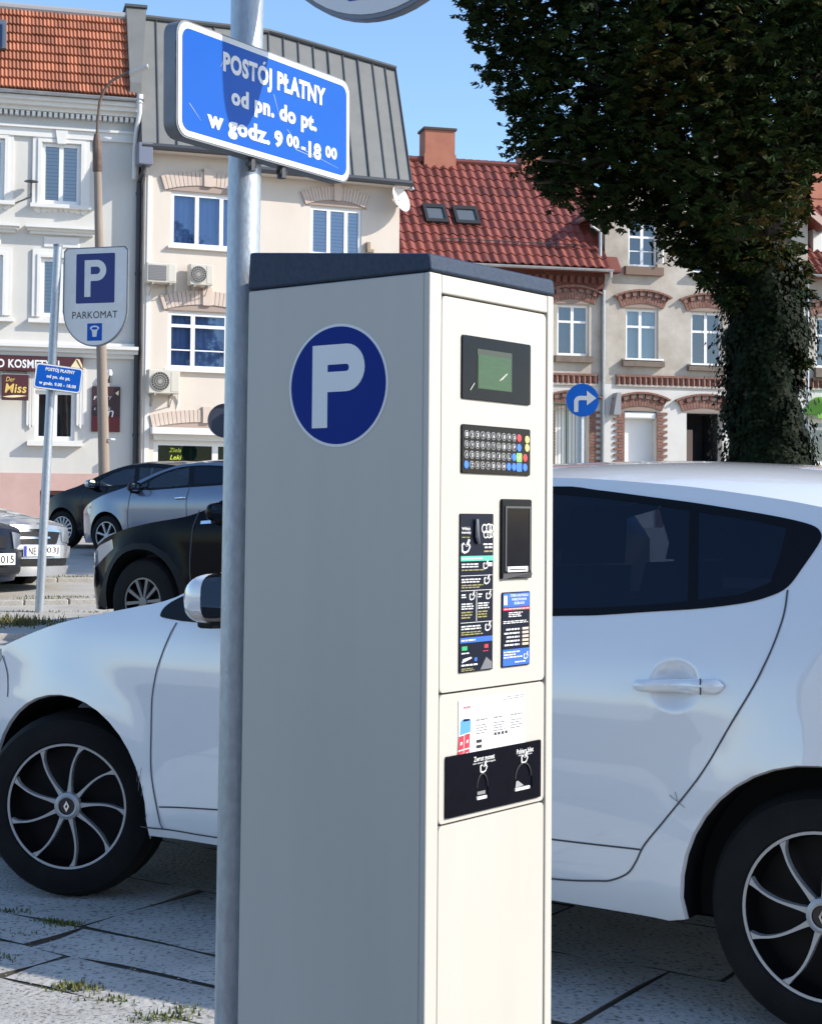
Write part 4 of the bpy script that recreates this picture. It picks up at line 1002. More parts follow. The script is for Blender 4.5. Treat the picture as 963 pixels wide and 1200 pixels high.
# crown lobes: centre, radii; the lower left fringe follows the hanging boughs
blobs = []
def blob(px, py, r, d=0, rz=1.0, dens=1.0): blobs.append((T(px, py, d), r*TD/FOC, rz, dens))
for a in ((590, 10, 50, -.4), (640, 40, 75, .3), (615, 85, 42, -.3), (650, 120, 52, .2), (632, 155, 34, -.4), (665, 175, 45, 0), (652, 205, 26, .2), (700, 190, 55, -.6), (712, 228, 34, .1), (745, 215, 44, .5), (742, 160, 70, 0),
          (700, 90, 90, -.8), (770, 60, 100, .6), (840, 40, 120, -1.0), (800, 130, 90, -.9), (800, 210, 55, .1), (775, 245, 26, .4), (812, 265, 42, -.2), (835, 295, 34, .1), (815, 290, 24, -.3), (860, 180, 95, -1.2), (880, 255, 62, -.5), (900, 298, 42, 0), (915, 225, 40, .5), (928, 110, 90, -1.2), (868, 315, 50, .2), (858, 345, 18, -.3), (930, 318, 18, -.2), (940, 345, 13, .1), (938, 420, 10, -.3), (930, 180, 42, 0),
          (1000, 40, 130, -.6), (1010, 140, 70, -.2), (1060, -40, 160, 0), (760, -60, 160, .8), (640, -60, 100, .2), (900, -80, 170, .3), (575, -30, 45, -.2), (700, -180, 150, .3), (880, -230, 190, 0), (1050, -190, 180, .3), (1130, 60, 120, .5), (840, -20, 130, 1.8), (900, 120, 110, 2.0), (980, 60, 120, 1.9)):
    blob(*a)
lv = Leaves(); rnd = random.random
for c, r, rz, dens in blobs:
    inframe = True
    n = int(95*dens*(r*r)*8.0+40)
    for _ in range(n):
        while True:
            d = Vector((random.uniform(-1, 1), random.uniform(-1, 1), random.uniform(-1, 1)))
            if .05 < d.length < 1: break
        q = d.normalized()*(d.length**.55)
        q *= 1+.16*math.sin(q.x*7+c.x*3)*math.sin(q.z*6+c.z*2)
        p = c+Vector((q.x*r, q.y*r*1.05, q.z*r*rz))
        # browning leaves, lighter at upper right: sunlit patches painted into the tone
        sunny = .5+.5*q.normalized().dot(SUN_DIR)
        hue = .5+.5*math.sin(p.x*1.9+1.3)*math.sin(p.z*1.7+.4)
        tone = max(0, min(1, random.gauss(.28, .16)+.42*hue*(1 if p.x > -1.9 and p.z > 3.6 else .2)))
        lv.palm(p, random.uniform(.09, .15), tone)
# hanging tips along the lower edge
for px, py in ((545, 5), (560, 45), (575, 75), (566, 92), (590, 118), (600, 150), (598, 178), (618, 205), (640, 222), (655, 236), (690, 238), (700, 262), (712, 250), (742, 262), (765, 252), (775, 288), (790, 296), (805, 312), (560, 20), (605, 130), (728, 258), (752, 258), (798, 305), (823, 330), (782, 270)):
    for _ in range(34):
        p = T(px+random.gauss(4, 7), py+random.gauss(-6, 7), random.uniform(-.6, .6)); lv.palm(p, random.uniform(.07, .12), random.uniform(.1, .4))
crown = lv.build('crown', LEAF, tree); crown['kind'] = 'stuff'
# trunk and limbs
mb = MB()
t0, t1 = Vector((0, 0, 0)), T(888, 300)
mb.tube([t0, t0.lerp(t1, .3)+Vector((.05, 0, 0)), t0.lerp(t1, .7), t1], [.46, .40, .36, .33], 14)
for px, py, d, r in ((700, 160, -.3, .12), (640, 60, .2, .09), (800, 20, .3, .16), (960, 80, -.4, .15), (1050, -40, .2, .12), (860, -150, 0, .2)):
    e = T(px, py, d); m = t1.lerp(e, .5)+Vector((0, 0, .35)); mb.tube([t1-Vector((0, 0, .5)), t1.lerp(m, .5), m, e], [.24, .2, r, r*.4], 10)
    for _ in range(5):
        f = e+Vector((random.uniform(-1, 1), random.uniform(-.8, .8), random.uniform(-.7, .9)))*1.1; mb.tube([m.lerp(e, .6), m.lerp(f, .7), f], [r*.5, r*.3, .015], 6)
mb.build('trunk', BARK, tree)
# ivy sleeve on the trunk
iv = Leaves()
prof = [(540, 850, 949), (520, 854, 946), (490, 848, 940), (460, 853, 934), (430, 850, 938), (400, 846, 944), (380, 856, 946), (350, 850, 934), (325, 846, 926), (290, 850, 924)]
for k in range(len(prof)-1):
    (ya, la, ra), (yb, lb, rb) = prof[k], prof[k+1]
    A_, B_, C_, D_ = T((la+ra)/2, ya), T((lb+rb)/2, yb), (ra-la)/2*TD/FOC, (rb-lb)/2*TD/FOC
    for _ in range(3400 if k < 9 else 1400):
        f = rnd(); c = A_.lerp(B_, f); r = lerp(C_, D_, f); an = random.uniform(0, 6.28); rr = r*(.72+.28*rnd()**.5)*(1+.10*math.sin(an*3+c.z*5)+.07*math.sin(an*5-c.z*9))
        nrm = Vector((math.cos(an), math.sin(an), .2)).normalized()
        iv.single(c+Vector((math.cos(an)*rr, math.sin(an)*rr, 0)), random.uniform(.045, .085), nrm, rnd())
    for _ in range(44):       # shoots standing away from the sleeve
        f = rnd(); c = A_.lerp(B_, f); r = lerp(C_, D_, f); an = random.uniform(0, 6.28); L = random.uniform(.06, .34)
        base = c+Vector((math.cos(an)*r, math.sin(an)*r, 0))
        for q in range(9): iv.single(base+Vector((math.cos(an), math.sin(an), -.35))*L*q/9+Vector((random.gauss(0, .03), random.gauss(0, .03), random.gauss(0, .03))), random.uniform(.05, .085), Vector((math.cos(an), math.sin(an), .3)).normalized(), rnd())
# below the visible part the ivy runs down to the ground
base = T(897, 540)
for _ in range(2600):
    f = rnd(); z = base.z*f; an = random.uniform(0, 6.28); rr = .60*(.75+.25*rnd())
    iv.single(Vector((base.x*f+math.cos(an)*rr, math.sin(an)*rr, z)), random.uniform(.08, .13), Vector((math.cos(an), math.sin(an), .2)).normalized(), rnd())
o = iv.build('ivy', IVY, tree); o['kind'] = 'stuff'
# ------------------------------------------------------------------ cars
TYRE = M('tyre_rubber', (.006, .006, .0065), rough=.85, spec=.25, col2=(.012, .012, .012), vscale=9, bump=.15)
RIMB = M('dark_rim', (.003, .003, .0035), rough=.6, spec=.2)
RIMS = M('rim_silver', (.46, .46, .46), rough=.5, metal=.45)
BLACKP = M('black_plastic', (.006, .006, .007), rough=.55, spec=.2, col2=(.010, .010, .011), vscale=8)
GLOSSB = M('gloss_black', (.004, .004, .006), rough=.25, spec=.2, coat=.0)
CHROME = M('chrome', (.75, .76, .78), rough=.12, metal=1)
MIRR = M('mirror_glass', (.85, .87, .9), rough=.02, metal=1)
LAMP = M('clear_lamp', (.34, .37, .42), rough=.12, metal=.5, coat=.6)
PLATE = M('plate_white', (.72, .72, .70), rough=.4); PLTXT = M('plate_black', (.01, .01, .012), rough=.5); EUBLUE = M('plate_blue', (.01, .03, .30), rough=.4)
CABIN = M('cabin_dark', (.018, .018, .02), rough=.9)
GAP = M('panel_gap', (.075, .08, .095), rough=.9)
TINT = glass_mat('tinted_car_glass', tint=(.060, .072, .11), fac=.012, gloss=(.62, .68, .85))
CGLASS = glass_mat('car_glass', tint=(.80, .88, .85), fac=.03, gloss=(.9, .95, 1))
def paint(name, col, dirt=None, rough=.28, metal=0.0, coat=1.0, spec=.5):
    return M(name, col, rough=rough, metal=metal, col2=dirt or tuple(c*.9 for c in col), vscale=1.6, coat=coat, spec=spec, contrast=(.45, .9))
def pip(p, poly):
    x, y = p; c = False; n = len(poly)
    for i in range(n):
        x1, y1 = poly[i]; x2, y2 = poly[(i+1) % n]
        if (y1 > y) != (y2 > y) and x < (x2-x1)*(y-y1)/(y2-y1)+x1: c = not c
    return c
def resample(pl, step, closed=False):
    out = []
    pts = pl+[pl[0]] if closed else pl
    for a, b in zip(pts, pts[1:]):
        L = math.hypot(b[0]-a[0], b[1]-a[1]); n = max(1, int(L/step))
        out += [(lerp(a[0], b[0], k/n), lerp(a[1], b[1], k/n)) for k in range(n)]
    if not closed: out.append(pts[-1])
    return out
def spline(pl, n=6):
    """Catmull-Rom through the points"""
    out = []
    P = [pl[0]]+list(pl)+[pl[-1]]
    for i in range(1, len(P)-2):
        p0, p1, p2, p3 = P[i-1], P[i], P[i+1], P[i+2]
        for k in range(n):
            t = k/n
            out.append(tuple(.5*((2*p1[j])+(-p0[j]+p2[j])*t+(2*p0[j]-5*p1[j]+4*p2[j]-p3[j])*t*t+(-p0[j]+3*p1[j]-3*p2[j]+p3[j])*t**3) for j in (0, 1)))
    out.append(tuple(pl[-1])); return out
def wheel(parent, loc, yaw, rt, rr, style, width=.20, steps=1.0, spin=0.0, RIMS=RIMS):
    """wheel with its outer face towards local -y"""
    mb = MB(); bw = width
    mb.lathe([(rr*.97, -.0), (rr*1.02, -.018), (rt*.80, -.022), (rt*.93, -.006), (rt*.985, .022), (rt, .05), (rt, bw-.05), (rt*.97, bw-.02), (rr, bw-.01), (rr*.97, bw-.03)], 48, (0, 0, 0), 'y')
    for k in range(3): mb.lathe([(rt+.0015, .06+k*.04), (rt-.006, .062+k*.04), (rt-.006, .068+k*.04), (rt+.0015, .07+k*.04)], 48, (0, 0, 0), 'y')
    ty = mb.build('wheel', TYRE, parent, sharp=30); ty.location = loc; ty.rotation_euler = (0, 0, yaw)
    mb = MB(); mb.lathe([(0, .045), (rr*.5, .045), (rr*.9, .05), (rr*.98, .02), (rr*.985, .0)], 40, (0, 0, 0), 'y')
    rim = mb.build('rim', RIMB, ty)
    mb = MB(); tw = rr*.024
    if style == 'swirl':
        mb.lathe([(rr*.965, -.004), (rr*.955, -.012), (rr*.99, -.013), (rr*1.0, -.004), (rr*.99, .01)], 64, (0, 0, 0), 'y')
        for k in range(9):
            a0 = spin+2*math.pi*k/9
            def pt(t, off_):
                r = lerp(rr*.19, rr*.95, t); a = a0-.12*t+.32*t*(1-t)
                wd = tw*(.62+.9*(1-t)**4+1.7*max(0, t-.86)**1*4)
                wd = tw*(.60+1.3*(1-t)**5+2.2*max(0, t-.88)*5)
                c = (r*math.cos(a), r*math.sin(a)); n = (-math.sin(a-.35*(1-t)), math.cos(a-.35*(1-t)))
                return (c[0]+n[0]*wd*off_, lerp(-.002, -.010, t), c[1]+n[1]*wd*off_)
            N = 12
            for q in range(N):
                a, b, c, d = pt(q/N, -1), pt(q/N, 1), pt((q+1)/N, 1), pt((q+1)/N, -1)
                mb.poly([a, b, c, d], 0, True); 
                lo = lambda p: (p[0], p[1]+.022, p[2])
                mb.poly([a, d, lo(d), lo(a)]); mb.poly([b, lo(b), lo(c), c])
        mb.lathe([(rr*.135, -.012), (rr*.16, -.014), (rr*.21, -.008), (rr*.22, .01)], 32, (0, 0, 0), 'y')
        mb.build('spokes', RIMS, ty)
        mb = MB(); mb.lathe([(0, -.008), (rr*.13, -.008), (rr*.135, -.004)], 28, (0, 0, 0), 'y'); hub = mb.build('hub_cap', M('hub_dark', (.02, .02, .022), rough=.35), ty)
        mb = MB(); s = rr*.085
        for (x0, x1) in ((-1, -.30), (.30, 1)): 
            sg = 1 if x1 > .5 else -1
            mb.prism([(-.62*s*.9, -.010, 0), (0, -.010, 1.05*s), (.18*s, -.010, .62*s), (-.25*s, -.010, 0), (.0, -.010, -.5*s), (-.15*s, -.010, -.8*s)] if sg < 0 else [(.62*s*.9, -.010, 0), (0, -.010, -1.05*s), (-.18*s, -.010, -.62*s), (.25*s, -.010, 0), (0, -.010, .5*s), (.15*s, -.010, .8*s)], (0, -.004, 0))
        mb.build('emblem', CHROME, ty)
    else:
        n = style; mb.lathe([(rr*.93, -.0), (rr*.92, -.010), (rr*.99, -.010), (rr, .0)], 40, (0, 0, 0), 'y')
        for k in range(n):
            a = spin+2*math.pi*k/n; c, d = math.cos(a), math.sin(a); w0, w1 = rr*.05, rr*.075
            for (ra, rb, wa, wb) in ((rr*.16, rr*.95, w0, w1),):
                p = [(ra*c-d*wa, -.004, ra*d+c*wa), (ra*c+d*wa, -.004, ra*d-c*wa), (rb*c+d*wb, -.008, rb*d-c*wb), (rb*c-d*wb, -.008, rb*d+c*wb)]
                mb.prism(p, (0, .03, 0))
        mb.lathe([(0, -.012), (rr*.2, -.010), (rr*.23, .01)], 20, (0, 0, 0), 'y'); mb.build('spokes', RIMS, ty)
    return ty

OFFZ = [(.15, -.06), (.22, -.035), (.30, 0), (.45, .012), (.62, .02), (.80, .022), (.92, .006), (1.03, -.03), (1.39, -.18), (1.55, -.27)]
class Car:
    def __init__(s, name, label, cat, P, loc, yaw, group=None):
        s.P = P; s.root = thing(name, label, cat, loc, yaw, group); s.build()
    # outer half width at side point (x,z)
    def wy(s, x, z):
        P = s.P; y = P['w']+interp(P.get('offz', OFFZ), z)-smooth_interp(P['taper'], x)
        for hx in (0, P['wb']):
            r = math.hypot(x-hx, z-P['rt']); y += P.get('flare', .018)*math.exp(-((r-P['ra'])/.075)**2)
        for (cx, cz, rr, dp) in P.get('cups', []):
            r = math.hypot(x-cx, (z-cz))/rr
            if r < 1: y -= dp*(1-r*r)**1.5
        return y
    def build(s):
        P = s.P; nose, tail, wb, ra, rt = P['nose'], P['tail'], P['wb'], P['ra'], P['rt']; body = P['paint']
        ze = lambda x: smooth_interp(P['edge'], x); zc = lambda x: smooth_interp(P['crown'], x)
        step = P.get('step', .06)
        xs = [nose+(tail-nose)*k/int((tail-nose)/step) for k in range(int((tail-nose)/step)+1)]
        topl = [(x, ze(x)) for x in xs]
        # lower outline with wheel arches
        low = []
        zl = lambda x: interp(P['sill'], x)
        cur = nose
        for hx in (0, wb):
            dz = zl(hx)-rt; hw = math.sqrt(max(.001, ra*ra-dz*dz))
            low += resample([(cur, zl(cur)), (hx-hw, zl(hx-hw))], step)[:-1] if hx-hw > cur else []
            a0 = math.pi-math.asin(dz/ra); a1 = math.asin(dz/ra); na = 22
            low += [(hx+ra*math.cos(lerp(a0, a1, k/na)), rt+ra*math.sin(lerp(a0, a1, k/na))) for k in range(na+1)]
            cur = hx+hw+.001
        low += resample([(cur, zl(cur)), (tail, zl(tail))], step)[1:]
        outline = low+[p for p in reversed(topl)]
        verts, edges = [], []
        def add_loop(pl, closed):
            i = len(verts); verts.extend(Vector(p) for p in pl); n = len(pl)
            edges.extend((i+k, i+(k+1) % n) for k in range(n if closed else n-1))
        add_loop(outline, True)
        regs = []
        for nm, poly in P['glass']:
            pl = resample(poly, step*.8, True); add_loop(pl, True); regs.append((nm, pl))
        trim = None
        if P.get('dlo'): trim = resample(P['dlo'], step*.8, True); add_loop(trim, True)
        for nm, poly, m in P.get('patches', []): pl = resample(poly, step*.8, True); add_loop(pl, True); regs.append((nm, pl))
        x = nose+step
        zmax = max(p[1] for p in topl)
        while x < tail:
            z = .18
            while z < zmax:
                if zl(x)+step*.5 < z < ze(x)-step*.4 and all(math.hypot(x-c_[0], z-c_[1]) > c_[2]*1.16 for c_ in P.get('cups', [])) and all(math.hypot(x-h, z-rt) > ra+step*.45 for h in (0, wb)): verts.append(Vector((x, z)))
                z += step
            x += step
        for (cx, cz, rr, dp) in P.get('cups', []):
            for k in range(1, 10):
                for q in range(28): verts.append(Vector((cx+rr*k/8*math.cos(q*math.pi/14), cz+rr*k/8*math.sin(q*math.pi/14))))
        vs, es, fs, ov, oe, of = geometry.delaunay_2d_cdt(verts, edges, [], 1, 1e-4)
        groups = {}
        for f in fs:
            c = (sum(vs[i].x for i in f)/len(f), sum(vs[i].y for i in f)/len(f))
            if not pip(c, outline): continue
            key = 'body'
            if trim and pip(c, trim): key = 'window_trim'
            for nm, pl in regs:
                if pip(c, pl): key = nm
            groups.setdefault(key, []).append(f)
        patchm = {nm: m for nm, _, m in P.get('patches', [])}
        bodymb = MB()
        def put(mb, fl, sg, push=0.0):
            idx = {}
            for f in fl:
                for i in f:
                    if i not in idx:
                        idx[i] = len(mb.v); v = vs[i]; mb.v.append((v.x, sg*(s.wy(v.x, v.y)+push), v.y))
                mb.f.append(tuple(idx[i] for i in f)); mb.m.append(0); mb.sm.append(True)
        for sg in (-1, 1):
            put(bodymb, groups['body'], sg)
            # arch lips and inner wheel wells
            for hx in (0, wb):
                pl = [p for p in low if abs(math.hypot(p[0]-hx, p[1]-rt)-ra) < 1e-3]
                for a, b in zip(pl, pl[1:]):
                    ya, yb = s.wy(*a), s.wy(*b)
                    sh = lambda p, k: (hx+(p[0]-hx)*k, rt+(p[1]-rt)*k)
                    a2, b2 = sh(a, .985), sh(b, .985)
                    bodymb.poly([(a[0], sg*ya, a[1]), (b[0], sg*yb, b[1]), (b2[0], sg*(yb-.012), b2[1]), (a2[0], sg*(ya-.012), a2[1])], 0, True)
                    bodymb.poly([(a2[0], sg*(ya-.012), a2[1]), (b2[0], sg*(yb-.012), b2[1]), (b2[0], sg*(yb-.30), b2[1]), (a2[0], sg*(ya-.30), a2[1])], 1, True)
        # top skin from side to side
        tw = P.get('topn', 14)
        ws0, ws1, wr0, wr1 = P['screen']
        def tp(x, t):
            e, c, y = ze(x), zc(x), s.wy(x, ze(x)); k = abs(t)
            return (x, y*t, e+(c-e)*(1-k**P.get('topexp', 2.4)))
        screens = {'windscreen': [], 'rear_window': []}
        for i in range(len(xs)-1):
            for j in range(tw):
                ta, tb_ = -1+2*j/tw, -1+2*(j+1)/tw; xm = (xs[i]+xs[i+1])/2; tm = abs((ta+tb_)/2)
                q = [tp(xs[i], ta), tp(xs[i], tb_), tp(xs[i+1], tb_), tp(xs[i+1], ta)]
                if ws0 < xm < ws1 and tm < .90: screens['windscreen'].append(q)
                elif wr0 < xm < wr1 and tm < .86: screens['rear_window'].append(q)
                else: bodymb.poly(q, 0, True)
        # nose and tail skins, bulging in plan
        def cap(xe, sgn, bulge):
            ztop, zlow = ze(xe), zl(xe); n, m = 12, 10
            def fn(a, b):
                t = -1+2*a; z = lerp(zlow, ztop, b); y = s.wy(xe, z)*t; z2 = z+(zc(xe)-ztop)*(1-abs(t)**2.4)*b
                return (xe+sgn*bulge*(1-t*t)*(1-.35*b*b), y, z2)
            bodymb.grid(fn, n, m)
        cap(nose, -1, P.get('bulge', .12)); cap(tail, 1, P.get('bulge_r', .08))
        s.capargs = (nose, ze(nose), zl(nose), zc(nose), P.get('bulge', .12))
        bodymb.poly([(nose, -P['w']*.7, .2), (tail, -P['w']*.7, .2), (tail, P['w']*.7, .2), (nose, P['w']*.7, .2)], 1)
        bd = bodymb.build('body', [body, BLACKP], s.root, sharp=38)
        s.body = bd
        # side windows, trims, patches: each its own part on either side
        for key, fl in groups.items():
            if key == 'body': continue
            for sg in (-1, 1):
                mb = MB(); put(mb, fl, sg, .001 if key != 'window_trim' else .002)
                nm = key.split('#')[0]
                mt = GLOSSB if key == 'window_trim' else (patchm.get(key) or P['glassm'])
                if key in P.get('frontglass', ()): mt = P.get('fglassm', mt)
                mb.build(nm, mt, s.root, sharp=60, fix=(key in patchm))
        for nm, fl in screens.items():
            if fl:
                mb = MB()
                for q in fl: mb.poly(q, 0, True)
                mb.build(nm, P.get('fglassm', P['glassm']) if nm == 'windscreen' else P['glassm'], s.root)
        # dark cabin below the belt, seats
        mb = MB(); b0, b1 = P['cabin']; zb = P['belt']; wi = P['w']-.10
        mb.box(b0, b1, -wi, wi, .25, zb-.25)
        for sg in (-1, 1): mb.box(b0, b1, sg*(wi-.02)-.02, sg*(wi-.02)+.02, .25, zb-.03)
        mb.box(b0-.02, b0+.30, -wi+.05, wi-.05, zb-.3, zb-.06)
        for x in (b0+.95, b0+1.75):
            for y in ((-.38, .38) if x < b0+1.5 else (-.42, 0, .42)):
                mb.hexa([(x, y-.22, .4), (x+.22, y-.22, .4), (x+.22, y+.22, .4), (x, y+.22, .4), (x+.18, y-.2, zb+.12), (x+.30, y-.2, zb+.12), (x+.30, y+.2, zb+.12), (x+.18, y+.2, zb+.12)])
                mb.hexa([(x+.22, y-.13, zb+.13), (x+.31, y-.13, zb+.13), (x+.31, y+.13, zb+.13), (x+.22, y+.13, zb+.13), (x+.25, y-.11, zb+.30), (x+.33, y-.11, zb+.30), (x+.33, y+.11, zb+.30), (x+.25, y+.11, zb+.30)])
        # steering wheel
        mb.lathe([(.16, -.02), (.185, 0), (.16, .02), (.145, 0), (.16, -.02)], 18, (b0+.55, -.36, zb+.02), 'x')
        mb.build('interior', CABIN, s.root)
        # panel gaps
        for pl in P.get('seams', []):
            for sg in (-1, 1):
                s.strip(spline(pl, 10), P.get('gap', .0024), GAP, 'panel_gap', sg, .0022)
        # wheels
        for hx in (0, wb):
            for sg in (-1, 1):
                st_ = P.get('steer', 0) if hx == 0 else 0
                y = sg*(P['w']-.005)
                wh = wheel(s.root, (hx, y, rt), (st_ if sg < 0 else math.pi+st_), P['tr'], P['rim'], P['style'], spin=P.get('spin', .2)+hx*.3, RIMS=P.get('spoke', RIMS))
    def strip(s, pl, half, mat, name, sg=-1, push=.0012, parent=None):
        mb = MB(); n = len(pl); L, Rr = [], []
        for k in range(n):
            a, b = pl[max(0, k-1)], pl[min(n-1, k+1)]; dx, dz = b[0]-a[0], b[1]-a[1]; l = math.hypot(dx, dz) or 1
            nx, nz = -dz/l*half, dx/l*half; x, z = pl[k]
            L.append((x+nx, sg*(s.wy(x+nx, z+nz)+push), z+nz)); Rr.append((x-nx, sg*(s.wy(x-nx, z-nz)+push), z-nz))
        for k in range(n-1): mb.poly([L[k], L[k+1], Rr[k+1], Rr[k]], 0, True)
        return mb.build(name, mat, parent or s.root, fix=False)
    def handle(s, x0, x1, z0, z1, mat, sg=-1, out=.035):
        mb = MB(); N = 14
        def fn(a, b):
            t = a; x = lerp(x0, x1, t); zc_ = lerp(z0, z1, t); an = b*2*math.pi
            taper = min(1, (t/.07+.02))**.5*min(1, ((1-t)/.07+.02))**.5
            hz = .019*(.8+.25*t)*taper; hy = .013*taper
            arch = out*min(1, math.sin(math.pi*min(max(t, .0), 1))*2.4)
            return (x, sg*(s.wy(x, zc_)+.004+arch*.55+hy*math.cos(an)), zc_+hz*math.sin(an))
        mb.grid(fn, 24, 12); h = mb.build('door_handle', mat, s.root, sharp=80); return h
    def mirror(s, x, z, y0, L=.19, W=.23, Hh=.155, cap=None, sg=-1):
        """door mirror: housing, glass looking back, foot"""
        r = bpy.data.objects
        y = y0
        mb = MB()
        def sec(t):      # t 0 front .. 1 rear rim
            k = math.sin(min(1, t*1.15+.08)*math.pi/2)**.8
            return W*k, Hh*k
        def fn(a, b):
            w_, h_ = sec(a); an = b*2*math.pi; c, d = math.cos(an), math.sin(an)
            sq = lambda v: math.copysign(abs(v)**.62, v)
            return (x+L*a-.03*sq(c)*0, sg*(y+W*.5+w_*.5*sq(c)), z+h_*.5*sq(d)+.01*a)
        mb.grid(fn, 10, 28); o = mb.build('mirror_housing', cap, s.root, sharp=70)
        mb = MB()
        def gl(a, b):
            an = b*2*math.pi; c, d = math.cos(an), math.sin(an); sq = lambda v: math.copysign(abs(v)**.62, v)
            return (x+L-.022*(a) , sg*(y+W*.5+W*.5*(1-.02-.14*a)*sq(c)), z+Hh*.5*(1-.02-.14*a)*sq(d)+.01)
        mb.grid(gl, 2, 28); mb.build('mirror_rim', BLACKP, o)
        mb = MB(); pts = []
        for k in range(28):
            an = k/28*2*math.pi; c, d = math.cos(an), math.sin(an); sq = lambda v: math.copysign(abs(v)**.62, v)
            pts.append((x+L-.018, sg*(y+W*.5+W*.42*sq(c)), z+Hh*.42*sq(d)+.01))
        mb.poly(pts); mb.build('mirror_glass', MIRR, o, fix=False)
        mb = MB(); mb.hexa([(x+.02, sg*(y-.07), z-Hh*.62), (x+L*.8, sg*(y-.07), z-Hh*.62), (x+L*.85, sg*(y+W*.6), z-Hh*.58), (x+.05, sg*(y+W*.6), z-Hh*.58), (x+.02, sg*(y-.07), z-Hh*.2), (x+L*.8, sg*(y-.07), z-Hh*.2), (x+L*.85, sg*(y+W*.6), z-Hh*.30), (x+.05, sg*(y+W*.6), z-Hh*.30)])
        mb.build('mirror_foot', BLACKP, o, bevel=.01)
        return o
    def nose_pt(s, t, b, push=0.0):
        xe, ztop, zlow, zcr, bulge = s.capargs
        z = lerp(zlow, ztop, b); y = s.wy(xe, z)*t
        return Vector((xe-bulge*(1-t*t)*(1-.35*b*b)-push, y*(1+push*.5), z+(zcr-ztop)*(1-abs(t)**2.4)*b))
    def nose_patch(s, name, t0, t1, b0, b1, mat, push=.01, n=10, m=4, taper=0.0, parent=None):
        mb = MB()
        def fn(a, b):
            bb = lerp(b0, b1, b); k = 1-taper*(1-b); c = (t0+t1)/2; t = c+(lerp(t0, t1, a)-c)*k
            return s.nose_pt(t, bb, push)
        mb.grid(fn, n, m)
        r0 = [fn(a/n, 0) for a in range(n+1)]; r1 = [fn(a/n, 1) for a in range(n+1)]; d = Vector((push+.01, 0, 0))
        for r in (r0, r1):
            for a in range(n): mb.poly([r[a], r[a+1], r[a+1]+d, r[a]+d])
        for e in (0, n): mb.poly([r0[e], r1[e], r1[e]+d, r0[e]+d])
        return mb.build(name, mat, parent or s.root)
    def front_plate(s, x, z, text_l, text_r, y=0.0, rotz=0, w=.52, h=.114):
        """number plate on the nose: local y runs across the car"""
        g = .006
        mb = MB(); mb.box(x-g, x, y-w/2, y+w/2, z-h/2, z+h/2); p = mb.build('number_plate', PLATE, s.root, bevel=.003)
        mb = MB(); mb.box(x-g-.001, x-g, y-w/2+.005+w*.0, y-w/2+.045, z-h/2+.005, z+h/2-.005)
        return p

# ---- the white hatchback in front
WHITEP = paint('white_paint', (.81, .82, .83), (.76, .77, .78), rough=.22); WHITEP.node_tree.nodes['Principled BSDF'].inputs['Coat IOR'].default_value = 1.75; WHITEP.node_tree.nodes['Principled BSDF'].inputs['Coat Roughness'].default_value = .01
MEG = dict(nose=-.80, tail=3.40, wb=2.622, w=.895, ra=.378, rt=.312, tr=.312, rim=.2125, style='swirl', steer=R(24), spin=.75, paint=WHITEP,
    taper=[(-.80, .30), (-.68, .17), (-.5, .075), (-.3, .025), (0, 0), (2.8, .0), (3.0, .02), (3.2, .07), (3.4, .20)],
    sill=[(-.80, .22), (-.4, .22), (.33, .262), (.5, .235), (2.24, .238), (2.6, .25), (3.4, .30)],
    edge=[(-.80, .62), (-.55, .745), (-.32, .838), (-.05, .925), (.10, .958), (.28, .992), (.42, 1.02), (.54, 1.075), (.8, 1.225), (1.05, 1.335), (1.4, 1.402), (1.75, 1.415), (2.1, 1.395), (2.4, 1.36), (2.6, 1.325), (2.8, 1.27), (3.0, 1.17), (3.2, 1.03), (3.4, .86)],
    crown=[(-.80, .68), (-.55, .80), (-.32, .868), (-.15, .915), (.05, .955), (.25, .985), (.40, 1.012), (.6, 1.17), (.8, 1.32), (.97, 1.42), (1.2, 1.458), (1.5, 1.474), (1.9, 1.480), (2.3, 1.465), (2.6, 1.437), (2.9, 1.385), (3.05, 1.29), (3.25, 1.08), (3.4, .92)],
    screen=(.42, .98, 2.98, 3.32), topn=20, topexp=3.2, step=.05, belt=1.03, cabin=(.5, 2.75), glassm=TINT, fglassm=CGLASS, frontglass=('side_window#f',),
    cups=[(2.225, .862, .070, .026), (1.25, .83, .070, .026)])
dlo_rear = [(2.456, 1.099), (2.503, 1.125), (2.536, 1.176), (2.572, 1.242), (2.574, 1.262), (2.560, 1.280), (2.543, 1.288)]
MEG['dlo'] = spline([(.43, .962), (.40, .972), (.435, 1.015), (.60, 1.085), (.85, 1.20), (1.12, 1.305), (1.42, 1.372), (1.768, 1.390), (1.903, 1.379), (2.066, 1.360), (2.222, 1.341), (2.373, 1.319), (2.47, 1.303), (2.543, 1.286), (2.570, 1.268), (2.572, 1.242), (2.536, 1.176), (2.503, 1.125), (2.456, 1.099), (2.389, 1.080), (2.273, 1.062), (2.128, 1.048), (1.977, 1.033), (1.852, 1.026), (1.5, 1.005), (1.1, .985), (.66, .957), (.50, .956)], 4)
MEG['glass'] = [('side_window#f', spline([(.70, 1.0), (.80, 1.08), (1.0, 1.19), (1.2, 1.275), (1.42, 1.335), (1.42, 1.335), (1.46, 1.03), (1.46, 1.03), (1.1, 1.008), (.70, 1.0)], 3)),
    ('side_window#r', [(1.56, 1.036), (1.55, 1.352), (1.75, 1.368), (1.9, 1.358), (2.06, 1.340), (2.195, 1.322), (2.215, 1.2), (2.235, 1.08), (2.1, 1.064), (1.95, 1.052), (1.8, 1.045)]),
    ('quarter_window', [(2.262, 1.085), (2.242, 1.20), (2.222, 1.318), (2.37, 1.298), (2.478, 1.278), (2.47, 1.2), (2.455, 1.135), (2.38, 1.103)])]
